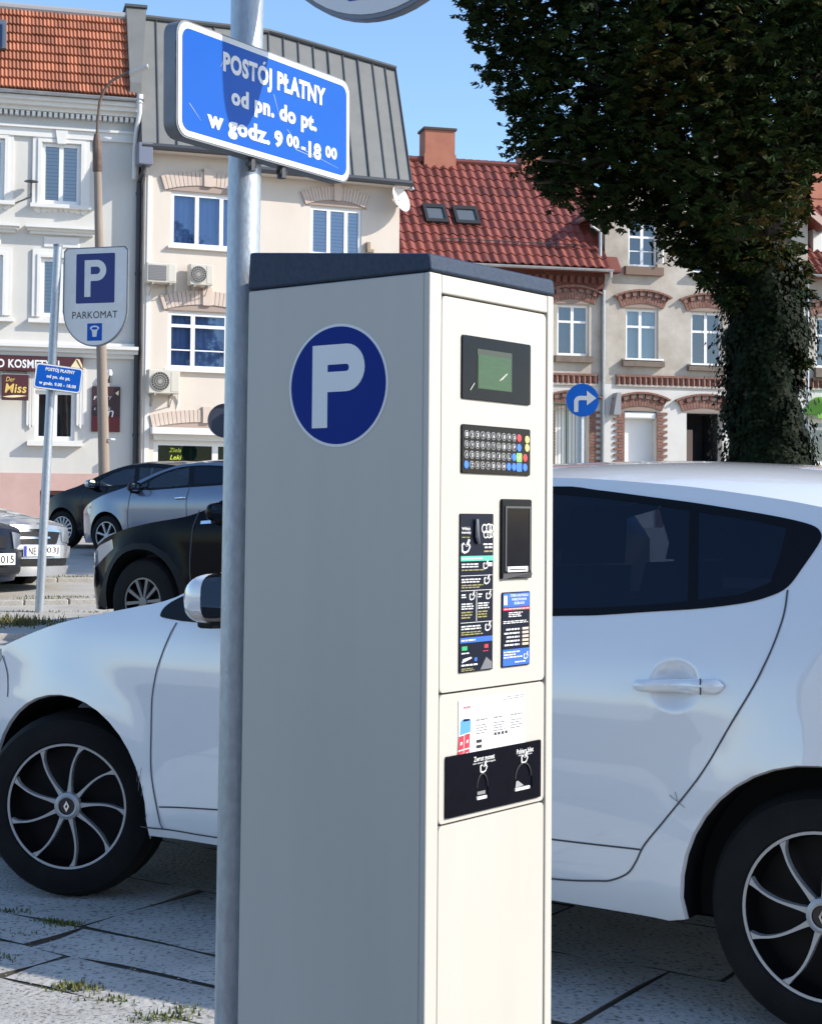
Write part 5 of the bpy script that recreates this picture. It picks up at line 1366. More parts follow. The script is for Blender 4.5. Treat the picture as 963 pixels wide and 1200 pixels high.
MEG['seams'] = [[(2.505, 1.118), (2.501, 1.034), (2.459, .904), (2.371, .747), (2.301, .631), (2.203, .510), (2.14, .435), (2.113, .386), (2.087, .352), (2.04, .328), (1.997, .320), (1.866, .308), (1.6, .305)],
    [(1.45, .418), (1.87, .417), (2.128, .421)], [(.478, .950), (.436, .852), (.402, .726), (.397, .616), (.401, .478), (.424, .342), (.438, .282)],
    [(.430, .356), (.655, .370), (1.0, .385), (1.5, .415)], [(.345, .283), (.438, .284), (.645, .280), (1.0, .29), (1.6, .305)], [(1.52, 1.03), (1.50, .8), (1.49, .5), (1.5, .30)], [(-.33, .80), (-.30, .74), (-.29, .66)]]
MEG['patches'] = [('headlight', [(-.80, .60), (-.60, .60), (-.42, .70), (-.335, .79), (-.345, .825), (-.45, .785), (-.65, .69)], LAMP)]
ex = CAR_U; ey = Vector((.55112, .83443, 0))
fwc = Vector((-1.15266, 5.52, 0)); rt_ = fwc+ey*.895
W = Car('white_hatchback', 'white hatchback parked right behind the parking machine', 'car', MEG, (rt_.x, rt_.y, 0), math.atan2(ex.y, ex.x))
W.handle(2.105, 2.365, .855, .868, WHITEP); W.handle(1.13, 1.39, .83, .845, WHITEP)
W.strip([(2.315, .845), (2.312, .887)], .0022, GAP, 'handle_joint', -1, .036)
mir = W.mirror(.625, 1.035, .91, L=.13, W=.19, Hh=.15, cap=WHITEP)
mb = MB()
def lens(a, b):
    t = lerp(.30, .97, a); k = math.sin(min(1, t*1.15+.08)*math.pi/2)**.8; an = lerp(-.22, -.055, b)*2*math.pi; sq = lambda v: math.copysign(abs(v)**.62, v)
    return (.625+.13*t, -(.91+.095+.19*k*.515*sq(math.cos(an))), 1.035+.15*k*.515*sq(math.sin(an))+.01*t)
mb.grid(lens, 8, 8); mb.build('indicator', M('indicator_lens', (.62, .56, .52), rough=.12, coat=.5), mir, fix=False)
W.mirror(.625, 1.035, .91, L=.13, W=.19, Hh=.15, cap=WHITEP, sg=1)
# hood shut line on the shoulder
def hood_line(sg):
    pl = spline([(-.06, .94), (.02, .952), (.10, .975), (.22, 1.0), (.32, 1.012)], 6)
    mb = MB(); pts = []
    return
e_ = lambda x: smooth_interp(MEG['edge'], x); c_ = lambda x: smooth_interp(MEG['crown'], x)
for sg in (-1, 1):
    mb = MB(); L_ = []
    for k in range(15):
        t = k/14; x = lerp(-.08, .35, t); kk = lerp(1.0, .885, t**1.4)
        y = W.wy(x, e_(x))*kk; z = e_(x)+(c_(x)-e_(x))*(1-kk**3.2)
        L_.append(Vector((x, sg*y, z+.0025)))
    for k in range(14):
        a, b = L_[k], L_[k+1]; o_ = Vector((.0035, sg*.0035, .0)); mb.poly([a-o_, b-o_, b+o_, a+o_])
    mb.build('panel_gap', GAP, W.root, fix=False)
# scuffs by the wheel arch and on the rear door edge
for pl in ([(.352, .470), (.345, .43)], [(.358, .452), (.350, .40)], [(.366, .478), (.352, .41)], [(.372, .42), (.362, .385)], [(2.215, .575), (2.262, .548)], [(2.232, .585), (2.240, .560)], [(.385, .33), (.375, .31)]):
    W.strip(resample(pl, .01), .0008, M('scuff_grey', (.16, .16, .17), rough=.8), 'scuff', -1, .0026)
# aerial fin, roof joints
mb = MB()
def fin(a, b): x = lerp(2.32, 2.50, a); h = .045*min(1, a*2.2)**.7; return (x, -.05+.02*(1-b)*(1 if b < .5 else -1)*0+lerp(-.022, .022, b), c_(x)-.005+h*math.sin(math.pi*b)**.4)
mb.grid(fin, 10, 8); mb.build('aerial_fin', WHITEP, W.root)
# ---- cars in the rows behind
def bg(name, label, P, px, py, d, near=-1, yaw=None, group='cars parked in the rows behind'):
    """px,py,d: hub of the near front wheel in the photograph and its distance"""
    p = at(px, py, d); e = ey
    r = p+e*P['w']
    z = gz(r.y-.6)
    return Car(name, label, 'car', P, (r.x, r.y, z), math.atan2(ex.y, ex.x) if yaw is None else yaw, group)
def civic(paintm, **k):
    P = dict(nose=-.80, tail=3.35, wb=2.62, w=.87, ra=.365, rt=.315, tr=.315, rim=.215, style=15, paint=paintm, step=.09, topn=12, bulge=.16,
        taper=[(-.80, .34), (-.6, .17), (-.4, .07), (-.1, .01), (0, 0), (2.8, 0), (3.1, .05), (3.35, .2)],
        sill=[(-.80, .2), (3.35, .26)],
        edge=[(-.80, .60), (-.55, .74), (-.2, .88), (.1, .97), (.35, 1.04), (.7, 1.19), (1.05, 1.31), (1.4, 1.38), (1.8, 1.395), (2.3, 1.36), (2.8, 1.26), (3.15, 1.08), (3.35, .9)],
        crown=[(-.80, .66), (-.5, .79), (-.1, .93), (.15, 1.0), (.5, 1.14), (.9, 1.31), (1.3, 1.425), (1.6, 1.455), (2.0, 1.45), (2.5, 1.40), (2.9, 1.32), (3.2, 1.1), (3.35, .95)],
        screen=(.20, 1.22, 2.75, 3.3), belt=1.02, cabin=(.5, 2.7), glassm=TINT, fglassm=CGLASS, frontglass=('side_window#f', 'side_window#m'),
        dlo=spline([(.42, 1.0), (.62, 1.10), (.95, 1.24), (1.3, 1.33), (1.7, 1.355), (2.2, 1.33), (2.65, 1.22), (2.72, 1.17), (2.6, 1.10), (2.2, 1.065), (1.5, 1.03), (.9, .995)], 3),
        glass=[('side_window#f', [(.80, 1.03), (.80, 1.13), (1.0, 1.225), (1.25, 1.295), (1.48, 1.325), (1.56, 1.07), (1.2, 1.04)]),
            ('side_window#m', [(.56, 1.02), (.72, 1.10), (.76, 1.11), (.76, 1.025)]),
            ('side_window#r', [(1.66, 1.08), (1.58, 1.33), (1.9, 1.325), (2.2, 1.295), (2.5, 1.21), (2.55, 1.14), (2.2, 1.10)])],
        seams=[[(.48, .98), (.46, .8), (.44, .55), (.48, .32)], [(1.60, 1.06), (1.58, .8), (1.60, .5), (1.58, .32)]], gap=.005,
        patches=[('headlight', [(-.80, .58), (-.62, .62), (-.34, .78), (-.36, .81), (-.55, .745), (-.80, .63)], LAMP)])
    P.update(k); return P
blk = paint('black_paint', (.004, .004, .008), (.006, .006, .010), rough=.18, coat=.2, spec=.15)
c = bg('black_hatchback', 'black hatchback furthest back, its pale mirror cap in front of the cream house', civic(blk, spin=.1, style=15, steer=R(6), glassm=CGLASS), 73, 623.4, 27.0)
c.mirror(.62, 1.06, .87, L=.16, W=.2, Hh=.14, cap=LAMP)
gry = paint('grey_blue_paint', (.15, .18, .25), (.17, .20, .27), rough=.25, metal=.35)
c = bg('grey_hatchback', 'blue grey hatchback parked between the two black cars', civic(gry, style=7), 124.7, 633, 24.2)
c.mirror(.52, 1.03, .87, L=.16, W=.2, Hh=.14, cap=BLACKP)
mb = MB(); mb.hexa([(1.12, -.905, .80), (1.32, -.905, .83), (1.32, -.885, .83), (1.12, -.885, .80), (1.12, -.905, .845), (1.32, -.905, .872), (1.32, -.885, .872), (1.12, -.885, .845)])
c.handle(1.36, 1.56, .875, .885, CHROME, out=.03)
# black SUV
suvp = paint('glossy_black', (.003, .003, .0045), (.005, .005, .007), rough=.10, coat=.0, spec=.09)
SUV = dict(spoke=M('smoked_rim', (.16, .16, .17), rough=.35, metal=.6), nose=-.78, tail=3.6, wb=2.7, w=.93, ra=.42, rt=.35, tr=.35, rim=.195, style=10, spin=.1, paint=suvp, step=.08, topn=12, bulge=.14, flare=.03,
    offz=[(.15, -.05), (.25, -.02), (.45, .012), (.7, .02), (.95, .02), (1.05, -.01), (1.15, -.04), (1.55, -.20), (1.7, -.28)],
    taper=[(-.78, .26), (-.62, .12), (-.4, .045), (-.1, .0), (3.0, 0), (3.4, .06), (3.6, .2)],
    sill=[(-.78, .26), (3.6, .34)],
    edge=[(-.78, .70), (-.6, .84), (-.3, .96), (.1, 1.05), (.42, 1.10), (.62, 1.16), (.95, 1.36), (1.25, 1.50), (1.6, 1.56), (2.3, 1.55), (2.9, 1.48), (3.3, 1.25), (3.6, .95)],
    crown=[(-.78, .75), (-.5, .93), (-.1, 1.05), (.3, 1.12), (.5, 1.15), (.9, 1.38), (1.25, 1.58), (1.6, 1.64), (2.3, 1.64), (3.0, 1.57), (3.4, 1.25), (3.6, 1.0)],
    screen=(.55, 1.25, 3.05, 3.5), belt=1.15, cabin=(.6, 2.9), glassm=TINT, fglassm=TINT,
    dlo=spline([(.62, 1.12), (.95, 1.30), (1.3, 1.44), (1.7, 1.48), (2.3, 1.46), (2.8, 1.36), (2.9, 1.28), (2.6, 1.22), (2.0, 1.18), (1.3, 1.14)], 3),
    glass=[('side_window#f', [(.85, 1.16), (1.1, 1.30), (1.35, 1.41), (1.62, 1.445), (1.68, 1.19), (1.3, 1.165)]), ('side_window#r', [(1.78, 1.2), (1.72, 1.445), (2.25, 1.43), (2.6, 1.35), (2.62, 1.25), (2.2, 1.22)])],
    seams=[[(.56, 1.08), (.52, .9), (.5, .6), (.55, .38)], [(1.7, 1.15), (1.69, .8), (1.7, .4)]], gap=.005,
    patches=[('headlight', [(-.78, .62), (-.60, .66), (-.34, .82), (-.36, .90), (-.55, .84), (-.78, .71)], LAMP), ('arch_trim', [(-.62, .30), (-.47, .50), (-.40, .62), (-.28, .74), (-.1, .815), (.1, .815), (.28, .74), (.40, .62), (.47, .5), (.52, .3), (.43, .27), (.36, .55), (.2, .72), (0, .771), (-.2, .72), (-.36, .55), (-.43, .27)], BLACKP)])
for key in ('edge', 'crown', 'dlo'): SUV[key] = [(a, b*.935) for a, b in SUV[key]]
SUV['glass'] = [(n_, [(a, b*.935) for a, b in pl]) for n_, pl in SUV['glass']]
SUV['patches'][0] = ('headlight', [(a, b*.935) for a, b in SUV['patches'][0][1]], LAMP)
SUV['belt'] *= .935
c = bg('black_suv', 'glossy black SUV behind the bonnet of the white hatchback', SUV, 168, 703, 12.9)
c.root.location.z -= .05
c.mirror(.70, 1.06, .90, L=.12, W=.18, Hh=.14, cap=suvp)
c.strip([(.60, .985), (.75, .995), (.95, .99)], .012, CHROME, 'chrome_strip', -1, .006)
# two saloons facing the camera on the left
def saloon(paintm, **k):
    P = dict(nose=-.80, tail=3.7, wb=2.68, w=.87, ra=.36, rt=.31, tr=.31, rim=.20, style=9, paint=paintm, step=.10, topn=12, bulge=.16,
        taper=[(-.80, .16), (-.65, .07), (-.4, .02), (0, 0), (3.3, .02), (3.7, .15)], sill=[(-.8, .2), (3.7, .26)],
        edge=[(-.80, .66), (-.5, .73), (0, .81), (.5, .90), (.7, .94), (1.0, 1.10), (1.35, 1.29), (1.7, 1.36), (2.3, 1.33), (2.8, 1.12), (3.1, 1.0), (3.7, .9)],
        crown=[(-.80, .71), (-.5, .785), (0, .87), (.45, .94), (.65, .97), (1.0, 1.16), (1.35, 1.37), (1.7, 1.43), (2.3, 1.41), (2.75, 1.2), (3.1, 1.03), (3.7, .94)],
        screen=(.62, 1.35, 2.4, 2.95), belt=.95, cabin=(.6, 2.9), glassm=CGLASS,
        dlo=spline([(.78, .955), (1.1, 1.12), (1.4, 1.25), (1.75, 1.30), (2.25, 1.27), (2.65, 1.12), (2.6, 1.0), (1.6, .965)], 3),
        glass=[('side_window#f', [(.95, .98), (1.2, 1.12), (1.42, 1.22), (1.62, 1.26), (1.66, 1.0)]), ('side_window#r', [(1.76, 1.0), (1.72, 1.265), (2.2, 1.24), (2.5, 1.12), (2.48, 1.02)])],
        seams=[], patches=[])
    P.update(k); return P
def facing(name, label, P, px, py, d):
    p = at(px, py, d); yaw = math.atan2(-ex.y, -ex.x); e1 = -ex
    off_ = P['nose']-P['bulge']
    r = p-e1*off_
    return Car(name, label, 'car', P, (r.x, r.y, gz(p.y)), yaw, 'cars parked in the rows behind')
slv = paint('silver_paint', (.36, .37, .40), (.40, .41, .44), rough=.25, metal=.5)
c = facing('silver_saloon', 'silver saloon with black grille and plate NE 03J behind the sign pole', saloon(slv, bulge=.32), 46, 651.5, 17.2)
c.nose_patch('grille', -.62, .62, .60, .86, BLACKP, .012, taper=.25); c.nose_patch('grille_frame', -.66, .66, .86, .91, CHROME, .014)
c.nose_patch('grille_bar', -.3, .3, .71, .75, CHROME, .02)
for t0, t1 in ((.68, 1.0), (-1.0, -.68)): c.nose_patch('headlight', t0, t1, .66, .93, LAMP, .012)
c.nose_patch('bumper', -1.0, 1.0, .30, .58, slv, .035); c.nose_patch('air_intake', -.85, .85, .14, .29, BLACKP, .02); c.nose_patch('spoiler_lip', -1.0, 1.0, -.06, .13, slv, .045)
def plate(c, b, tl, tr, push=.05):
    q = c.nose_pt(0, b, push); x, z = q.x-.012, q.z
    pl = c.front_plate(x, z, tl, tr)
    mb = MB(); mb.box(x-.008, x-.0065, .215, .255, z-.053, z+.053); mb.build('country_band', EUBLUE, pl)
    if tl: lettering(tl, (x-.0065, .135, z-.002), (0, -1, 0), (0, 0, 1), .105, .076, PLTXT, pl, bold=.01)
    if tr: lettering(tr, (x-.0065, -.155, z-.002), (0, -1, 0), (0, 0, 1), .17, .076, PLTXT, pl, bold=.01)
plate(c, .46, 'NE', '03J')
nav = paint('navy_paint', (.006, .009, .020), (.009, .012, .024), rough=.35, coat=.08, spec=.12)
c = facing('navy_saloon', 'dark navy car at the left edge with plate ending 015', saloon(nav, nose=-.72, bulge=.36, taper=[(-.72, .20), (-.6, .09), (-.4, .02), (0, 0), (3.3, .02), (3.7, .15)]), -9, 668, 15.9)
c.nose_patch('grille', -.5, .5, .62, .86, BLACKP, .012, taper=.25)
for t0, t1 in ((.62, 1.0), (-1.0, -.62)): c.nose_patch('headlight', t0, t1, .62, .95, LAMP, .012)
c.nose_patch('bumper', -1.0, 1.0, .12, .58, nav, .03); c.nose_patch('air_intake', -.8, .8, .16, .26, BLACKP, .045)
plate(c, .42, '', '015')
# ------------------------------------------------------------------ street furniture
GALV = M('galvanised_steel', (.42, .46, .50), rough=.42, metal=.55, col2=(.36, .395, .435), vscale=70, stretch=(1, 1, .5), bump=.12, bscale=150, contrast=(.40, .60))
GREYBACK = M('sign_back_grey', (.22, .24, .27), rough=.5, metal=.3, col2=(.16, .17, .19), vscale=8)
SWHITE = M('sign_white', (.74, .74, .73), rough=.35, col2=(.66, .66, .64), vscale=7); SBLUE = M('sign_blue', (.002, .082, .41), rough=.4, spec=.2, col2=(.003, .095, .45), vscale=5); SNAVY = M('sign_navy', (.006, .018, .16), rough=.35)
SBLACK = M('sign_black', (.02, .02, .025), rough=.5)
def flat(mb, pts2, o, rgt, up, nrm, d0, d1, m=0):
    """2-D outline in the plane rgt/up at o, solid between d0 and d1 along nrm"""
    mb.prism([o+rgt*x+up*y+nrm*d0 for x, y in pts2], nrm*(d1-d0), m)
def P_shape(o, rgt, up, nrm, w, h, d, mat, parent, bold=.24):
    """capital P built as a flat letter: stem plus bowl with its counter"""
    t = w*bold*1.18; mb = MB(); r_o = h*.285; r_i = r_o-t; cyy = h/2-r_o; N = 14
    flat(mb, [(-w/2, -h/2), (-w/2+t, -h/2), (-w/2+t, h/2), (-w/2, h/2)], o, rgt, up, nrm, d-.0008, d)
    xb = w/2-r_o
    for (y0, y1) in ((h/2-t, h/2), (h/2-2*r_o, h/2-2*r_o+t)): flat(mb, [(-w/2+t, y0), (xb, y0), (xb, y1), (-w/2+t, y1)], o, rgt, up, nrm, d-.0008, d)
    for k in range(N):
        a0, a1 = lerp(-math.pi/2, math.pi/2, k/N), lerp(-math.pi/2, math.pi/2, (k+1)/N)
        flat(mb, [(xb+r_i*math.cos(a0), cyy+r_i*math.sin(a0)), (xb+r_o*math.cos(a0), cyy+r_o*math.sin(a0)), (xb+r_o*math.cos(a1), cyy+r_o*math.sin(a1)), (xb+r_i*math.cos(a1), cyy+r_i*math.sin(a1))], o, rgt, up, nrm, d-.0008, d)
    return mb.build('letter_p', mat, parent)
Z = Vector((0, 0, 1))
def shield_sign(label, o, yaw, w, h, text=True):
    """shield board: o is the middle of the lower tip, local x across, -y towards the reader"""
    t = thing('parking_sign', label, 'parking sign', o, yaw, 'PARKOMAT shield signs on posts')
    X, N = Vector((1, 0, 0)), Vector((0, -1, 0)); r = w/2
    def outline(k):
        pts = [(-r*k, h-.03-(1-k)*r), (-r*k+.03, h-(1-k)*r), (r*k-.03, h-(1-k)*r), (r*k, h-.03-(1-k)*r)]
        pts += [(r*k*math.cos(-math.pi*q/28), r*1.06+r*1.06*k*math.sin(-math.pi*q/28)) for q in range(29)]
        return pts
    mb = MB(); flat(mb, outline(1), Vector(), X, Z, N, -.004, 0); 
    pts = outline(1); n = len(pts)
    for k in range(n):                                        # folded rim behind the face
        a, b = pts[k], pts[(k+1) % n]; A, B_ = X*a[0]+Z*a[1], X*b[0]+Z*b[1]
        mb.poly([A, B_, B_-N*.025, A-N*.025])
    mb.build('board', [GREYBACK], t, sharp=30)
    mb = MB(); flat(mb, outline(.965), Vector(), X, Z, N, .0004, .0016); mb.build('face', SWHITE, t)
    bw, bh = w*.60, h*.50; cz = h*.685
    mb = MB(); flat(mb, [(x, y) for x, y in round_rect(bw, bh, .012, 3)], Z*cz, X, Z, N, .0016, .0026); mb.build('blue_field', SNAVY, t)
    P_shape(Z*cz, X, Z, N, bw*.56, bh*.74, .0036, SWHITE, t)
    lettering('PARKOMAT', Z*(h*.318)-Vector((0, .0016, 0)), (1, 0, 0), Z, w*.70, h*.072, SBLACK, t, bold=.0)
    mb = MB(); flat(mb, round_rect(w*.23, h*.175, .006, 3), Z*(h*.145), X, Z, N, .0016, .0026); mb.build('coin_field', SBLUE, t)
    mb = MB(); c = Z*(h*.148); s = h*.06
    flat(mb, [(-.55*s, .55*s), (-.35*s, -.85*s), (.35*s, -.85*s), (.55*s, .55*s)], c, X, Z, N, .0026, .0036)
    flat(mb, [(.85*s*math.cos(a*math.pi/10), .6*s+.42*s*math.sin(a*math.pi/10)) for a in range(20)], c, X, Z, N, .0028, .0034); mb.build('coin_symbol', SWHITE, t)
    mb = MB(); flat(mb, [(.55*s*math.cos(a*math.pi/10), .55*s+.22*s*math.sin(a*math.pi/10)) for a in range(20)], c, X, Z, N, .0034, .0042); mb.build('coin_symbol', SBLUE, t)
    return t
def text_plate(label, o, yaw, w, h, lines, roll=0.0, rim=.028):
    """blue plate with white border; o: middle of the lower edge"""
    t = thing('info_plate', label, 'sign', o, yaw, 'blue paid parking plates on posts'); t.rotation_euler = (0, roll, yaw)
    X, N = Vector((1, 0, 0)), Vector((0, -1, 0)); c = Z*(h/2); r = h*.13
    mb = MB(); pts = round_rect(w, h, r); flat(mb, pts, c, X, Z, N, -.003, 0)
    n = len(pts)
    for k in range(n):
        a, b = pts[k], pts[(k+1) % n]; A, B_ = c+X*a[0]+Z*a[1], c+X*b[0]+Z*b[1]; mb.poly([A, B_, B_-N*rim, A-N*rim], 0, True)
    mb.build('board', GREYBACK, t, sharp=30)
    mb = MB(); flat(mb, round_rect(w*.988, h*.97, r*.95), c, X, Z, N, .0004, .0014); mb.build('border', SWHITE, t)
    mb = MB(); flat(mb, round_rect(w*.988-h*.10, h*.97-h*.10, r*.68), c, X, Z, N, .0014, .0022); mb.build('blue_field', SBLUE, t)
    for s, x, z, lw, lh, sh in lines:
        lettering(s, Vector((w*x, -.0022, h*z)), (1, 0, 0), Z, w*lw, h*lh, SWHITE, t, bold=.047, lift=.0008)
    return t
# far sign pole with shield and plate
pb, pt_ = at(46, 717, 15.0), at(68.3, 289, 15.0); pb.z = gz(15.0)-.02
t = thing('sign_post', 'slim galvanised post of the PARKOMAT sign, leaning a little', 'post', pb, 0, 'galvanised sign posts')
mb = MB(); mb.tube([(0, 0, -.1), (pt_-pb)], .040, 14); mb.build('pole', GALV, t)
mb = MB(); mb.tube([(pt_-pb)-Z*.002, (pt_-pb)+Z*.02], .043, 14); mb.build('cap', GREYBACK, t)
Ysh = 14.93; c = at(111, 406, Ysh); tp_ = at(110, 289.5, Ysh); rgt_ = at(151, 340, Ysh); lft = at(70.5, 340, Ysh)
shield_sign('PARKOMAT shield sign with white P on blue, on the slim post', c, R(-16), (rgt_-lft).length/math.cos(R(14)), tp_.z-c.z)
p_ = at(67, 443, 14.9); a_, b_ = at(40.4, 440, 14.9), at(93, 446, 14.9)
W_ = (b_-a_).length/math.cos(R(14)); Hh_ = at(67, 428, 14.9).z-at(67, 458, 14.9).z
text_plate('small blue POSTOJ PLATNY plate on the slim post below the shield', p_-Z*(Hh_/2), R(14), W_, Hh_,
    [('POSTÓJ PŁATNY', .02, .78, .62, .17, 0), ('od pn. do pt.', .0, .51, .50, .17, 0), ('w godz. 9.00 - 18.00', .0, .23, .78, .17, 0)], roll=R(6.5))
# near pole
p0, p1 = at(271, 1200, 3.10), at(290.6, -40, 3.13)
dirp = (p1-p0).normalized(); base = p0-dirp*(p0.z/dirp.z); top = p1+dirp*.42
t = thing('sign_post', 'thick galvanised post standing against the left side of the parking machine', 'post', base, 0, 'galvanised sign posts')
PR = 38.6/FOC*3.12/2
mb = MB(); n = 26
mb.tube([dirp*((top-base).length*k/n) for k in range(n+1)], PR, 28); pole = mb.build('pole', GALV, t)
mb = MB(); a = (at(283, 560, 3.1)-base).dot(dirp)
mb.tube([dirp*(top-base).length, dirp*((top-base).length+.02)], PR*1.06, 24); mb.build('cap', BLACKP, t)
# its blue plate
FPl = Frame(Vector(), R(57.3)); zmid = 2.05
pc = base+dirp*((zmid-base.z)/dirp.z); FPl.o = Vector((pc.x, pc.y, 0))-FPl.ey*(PR+.030)
qs = [FPl.uz(*p) for p in ((209, 20), (411, 97), (409, 216), (206, 158))]
u0 = (qs[0][0]+qs[3][0])/2; u1 = (qs[1][0]+qs[2][0])/2
zl_, zr_ = (qs[0][1]+qs[3][1])/2, (qs[1][1]+qs[2][1])/2
hp = ((qs[0][1]-qs[3][1])+(qs[1][1]-qs[2][1]))/2
print('plate', qs, u1-u0, hp)
rollp = math.atan2(zl_-zr_, u1-u0)
wp = (u1-u0)
pl = text_plate('large blue plate POSTOJ PLATNY on the thick post above the parking machine', FPl.w((u0+u1)/2, 0, (zl_+zr_)/2-hp/2), FPl.yaw, wp, hp,
    [('POSTÓJ PŁATNY', .035, .735, .60, .225, 0), ('od pn. do pt.', .03, .46, .50, .20, 0), ('w godz.', -.175, .20, .345, .20, 0), ('9', .048, .225, .05, .155, 0), ('00', .133, .245, .075, .115, 0), ('-', .198, .21, .025, .028, 0), ('18', .268, .22, .08, .155, 0), ('00', .372, .25, .075, .115, 0)], roll=rollp, rim=.030)
x_ = -((u0+u1)/2)
for z in (.045, hp-.06):
    mb = MB(); mb.tube([(x_-PR-.012, .012, z), (x_-PR-.012, .03+PR*1.2, z), (x_, .03+PR*2.1, z), (x_+PR+.012, .03+PR*1.2, z), (x_+PR+.012, .012, z)], .008, 6)
    mb.build('clamp', GREYBACK, pl)
for xx, zz in ((x_-PR-.012, -.012), (x_+PR+.02, -.010)):
    mb = MB(); mb.tube([(xx, .012, zz-.012), (xx, .012, zz+.03)], .009, 8); mb.tube([(xx-.010, .012, zz), (xx+.012, .012, zz)], .006, 6); mb.build('bolt', DARKPIPE, pl)
mb = MB()
for (xa, za, xb, zb) in ((.02, .62, .06, .40), (.10, .34, .16, .24), (.14, .22, .42, .12), (-.25, .80, -.28, .70), (-.44, .30, -.38, .18), (.15, .18, .30, .15), (.05, .30, .02, .22)):
    A, B_ = Vector((wp*xa, -.0027, hp*za)), Vector((wp*xb, -.0027, hp*zb)); d_ = (B_-A).cross(Vector((0, 1, 0))).normalized()*.0007; mb.poly([A-d_, B_-d_*.3, B_+d_*.3, A+d_])
mb.build('scratches', M('scratch_grey', (.35, .45, .60), rough=.5), pl, fix=False)
# its shield sign, only the lower tip is in the picture
Ys = 2.99; c = at(437, 21.5, Ys); l_ = at(288, -60, Ys)
wsh = 2*(150/FOC*Ys)
shield_sign('second PARKOMAT shield sign cut off by the top edge of the photo', c, R(-27), wsh, wsh*1.42)
# right turn sign
d = 28.0; c = at(682, 469, d)
t = thing('turn_sign', 'round blue sign with a pale arrow turning right', 'road sign', (c.x, c.y, gz(d)), R(4))
zc_ = c.z-gz(d); r = 19.4/FOC*d
mb = MB(); mb.lathe([(0, -.02), (r, -.02), (r, .012), (r*.96, .012)], 40, (0, 0, zc_), 'y'); mb.build('disc', SBLUE, t)
X, N = Vector((1, 0, 0)), Vector((0, -1, 0)); o_ = Vector((0, -.02, zc_)); a = r
mb = MB()
flat(mb, [(-.52*a, -.72*a), (-.26*a, -.72*a), (-.26*a, -.10*a), (-.52*a, -.10*a)], o_, X, Z, N, .001, .003)
for k in range(8):
    a0, a1 = math.pi-math.pi/2*k/8, math.pi-math.pi/2*(k+1)/8; cx_, cz_ = -.12*a, -.10*a
    flat(mb, [(cx_+.14*a*math.cos(a0), cz_+.10*a*math.sin(a0)), (cx_+.40*a*math.cos(a0), cz_+.36*a*math.sin(a0)), (cx_+.40*a*math.cos(a1), cz_+.36*a*math.sin(a1)), (cx_+.14*a*math.cos(a1), cz_+.10*a*math.sin(a1))], o_, X, Z, N, .001, .003)
flat(mb, [(-.12*a, .0*a), (.26*a, .0*a), (.26*a, .26*a), (-.12*a, .26*a)], o_, X, Z, N, .001, .003)
flat(mb, [(.26*a, -.32*a), (.84*a, .13*a), (.26*a, .58*a)], o_, X, Z, N, .001, .003)
mb.build('arrow', M('pale_arrow', (.46, .50, .56), rough=.4), t)
mb = MB(); mb.tube([(-.02, .05, -.1), (-.02, .05, zc_+r*.5)], .06, 12); mb.build('pole', GALV, t)
# back of a round sign, half behind the thick post
d = 26.0; c = at(263.5, 493, d); r = 20/FOC*d
t = thing('road_sign', 'dark back of a round road sign peeping out left of the thick post', 'road sign', (c.x, c.y, gz(d)), R(8))
zc_ = c.z-gz(d)
mb = MB(); mb.lathe([(0, 0), (r, 0), (r, -.03), (r*.97, -.03), (r*.95, -.006)], 36, (0, 0, zc_), 'y'); mb.build('disc', M('sign_back_dark', (.05, .06, .09), rough=.5), t)
mb = MB(); mb.tube([(.06, -.05, -.1), (.06, -.05, zc_+r*.6)], .035, 10); mb.build('pole', GALV, t)
# street lamp
CONC = M('lamp_concrete', (.24, .19, .155), rough=.9, col2=(.30, .245, .20), vscale=6, bump=.3, stretch=(1, 1, .2)); RUST = M('rusty_steel', (.10, .065, .05), rough=.75, col2=(.16, .11, .09), vscale=9)
d = 32.0; pb = at(122.5, 560, d); pt_ = at(114.2, 178, d); dv = (pt_-pb).normalized(); g = pb-dv*((pb.z-gz(d))/dv.z)
t = thing('street_lamp', 'old concrete street lamp with a curved steel arm before the white townhouse', 'street lamp', g)
mb = MB(); L_ = (pt_-g).length; mb.tube([dv*(-.2), dv*(L_*.5), dv*L_], [.115, .10, .072], 12); mb.build('pole', CONC, t)
mb = MB(); mb.tube([dv*(L_-.42), dv*(L_-.38), dv*(L_+.18), dv*(L_+.36)], [.07, .095, .088, .05], 10); mb.build('collar', RUST, t)
arm = [pt_-g+dv*.3]+[at(*p, d)-g for p in ((115, 140), (117, 120), (122, 106), (131, 95), (142, 88.5), (153, 84.5))]
mb = MB(); mb.tube(arm, .028, 8); mb.build('arm', RUST, t)
a, b = at(152, 86, d)-g, at(174, 76.5, d)-g; v = (b-a)
mb = MB(); mb.hexa([a+Vector((0, -.09, -.05)), b+Vector((0, -.09, -.045)), b+Vector((0, .09, -.045)), a+Vector((0, .09, -.05)), a+Vector((0, -.06, .05)), b+Vector((0, -.05, .03)), b+Vector((0, .05, .03)), a+Vector((0, .06, .05))]); mb.build('lamp_head', M('lamp_grey', (.42, .42, .42), rough=.4, metal=.3), t, bevel=.02)
mb = MB(); p = at(123, 515, d)-g
mb.tube([p+Vector((-.10, 0, .02)), p+Vector((.14, -.08, 0)), p+Vector((.20, 0, 0))], .02, 6); mb.build('pole_band', M('pale_band', (.55, .55, .53), rough=.5), t)
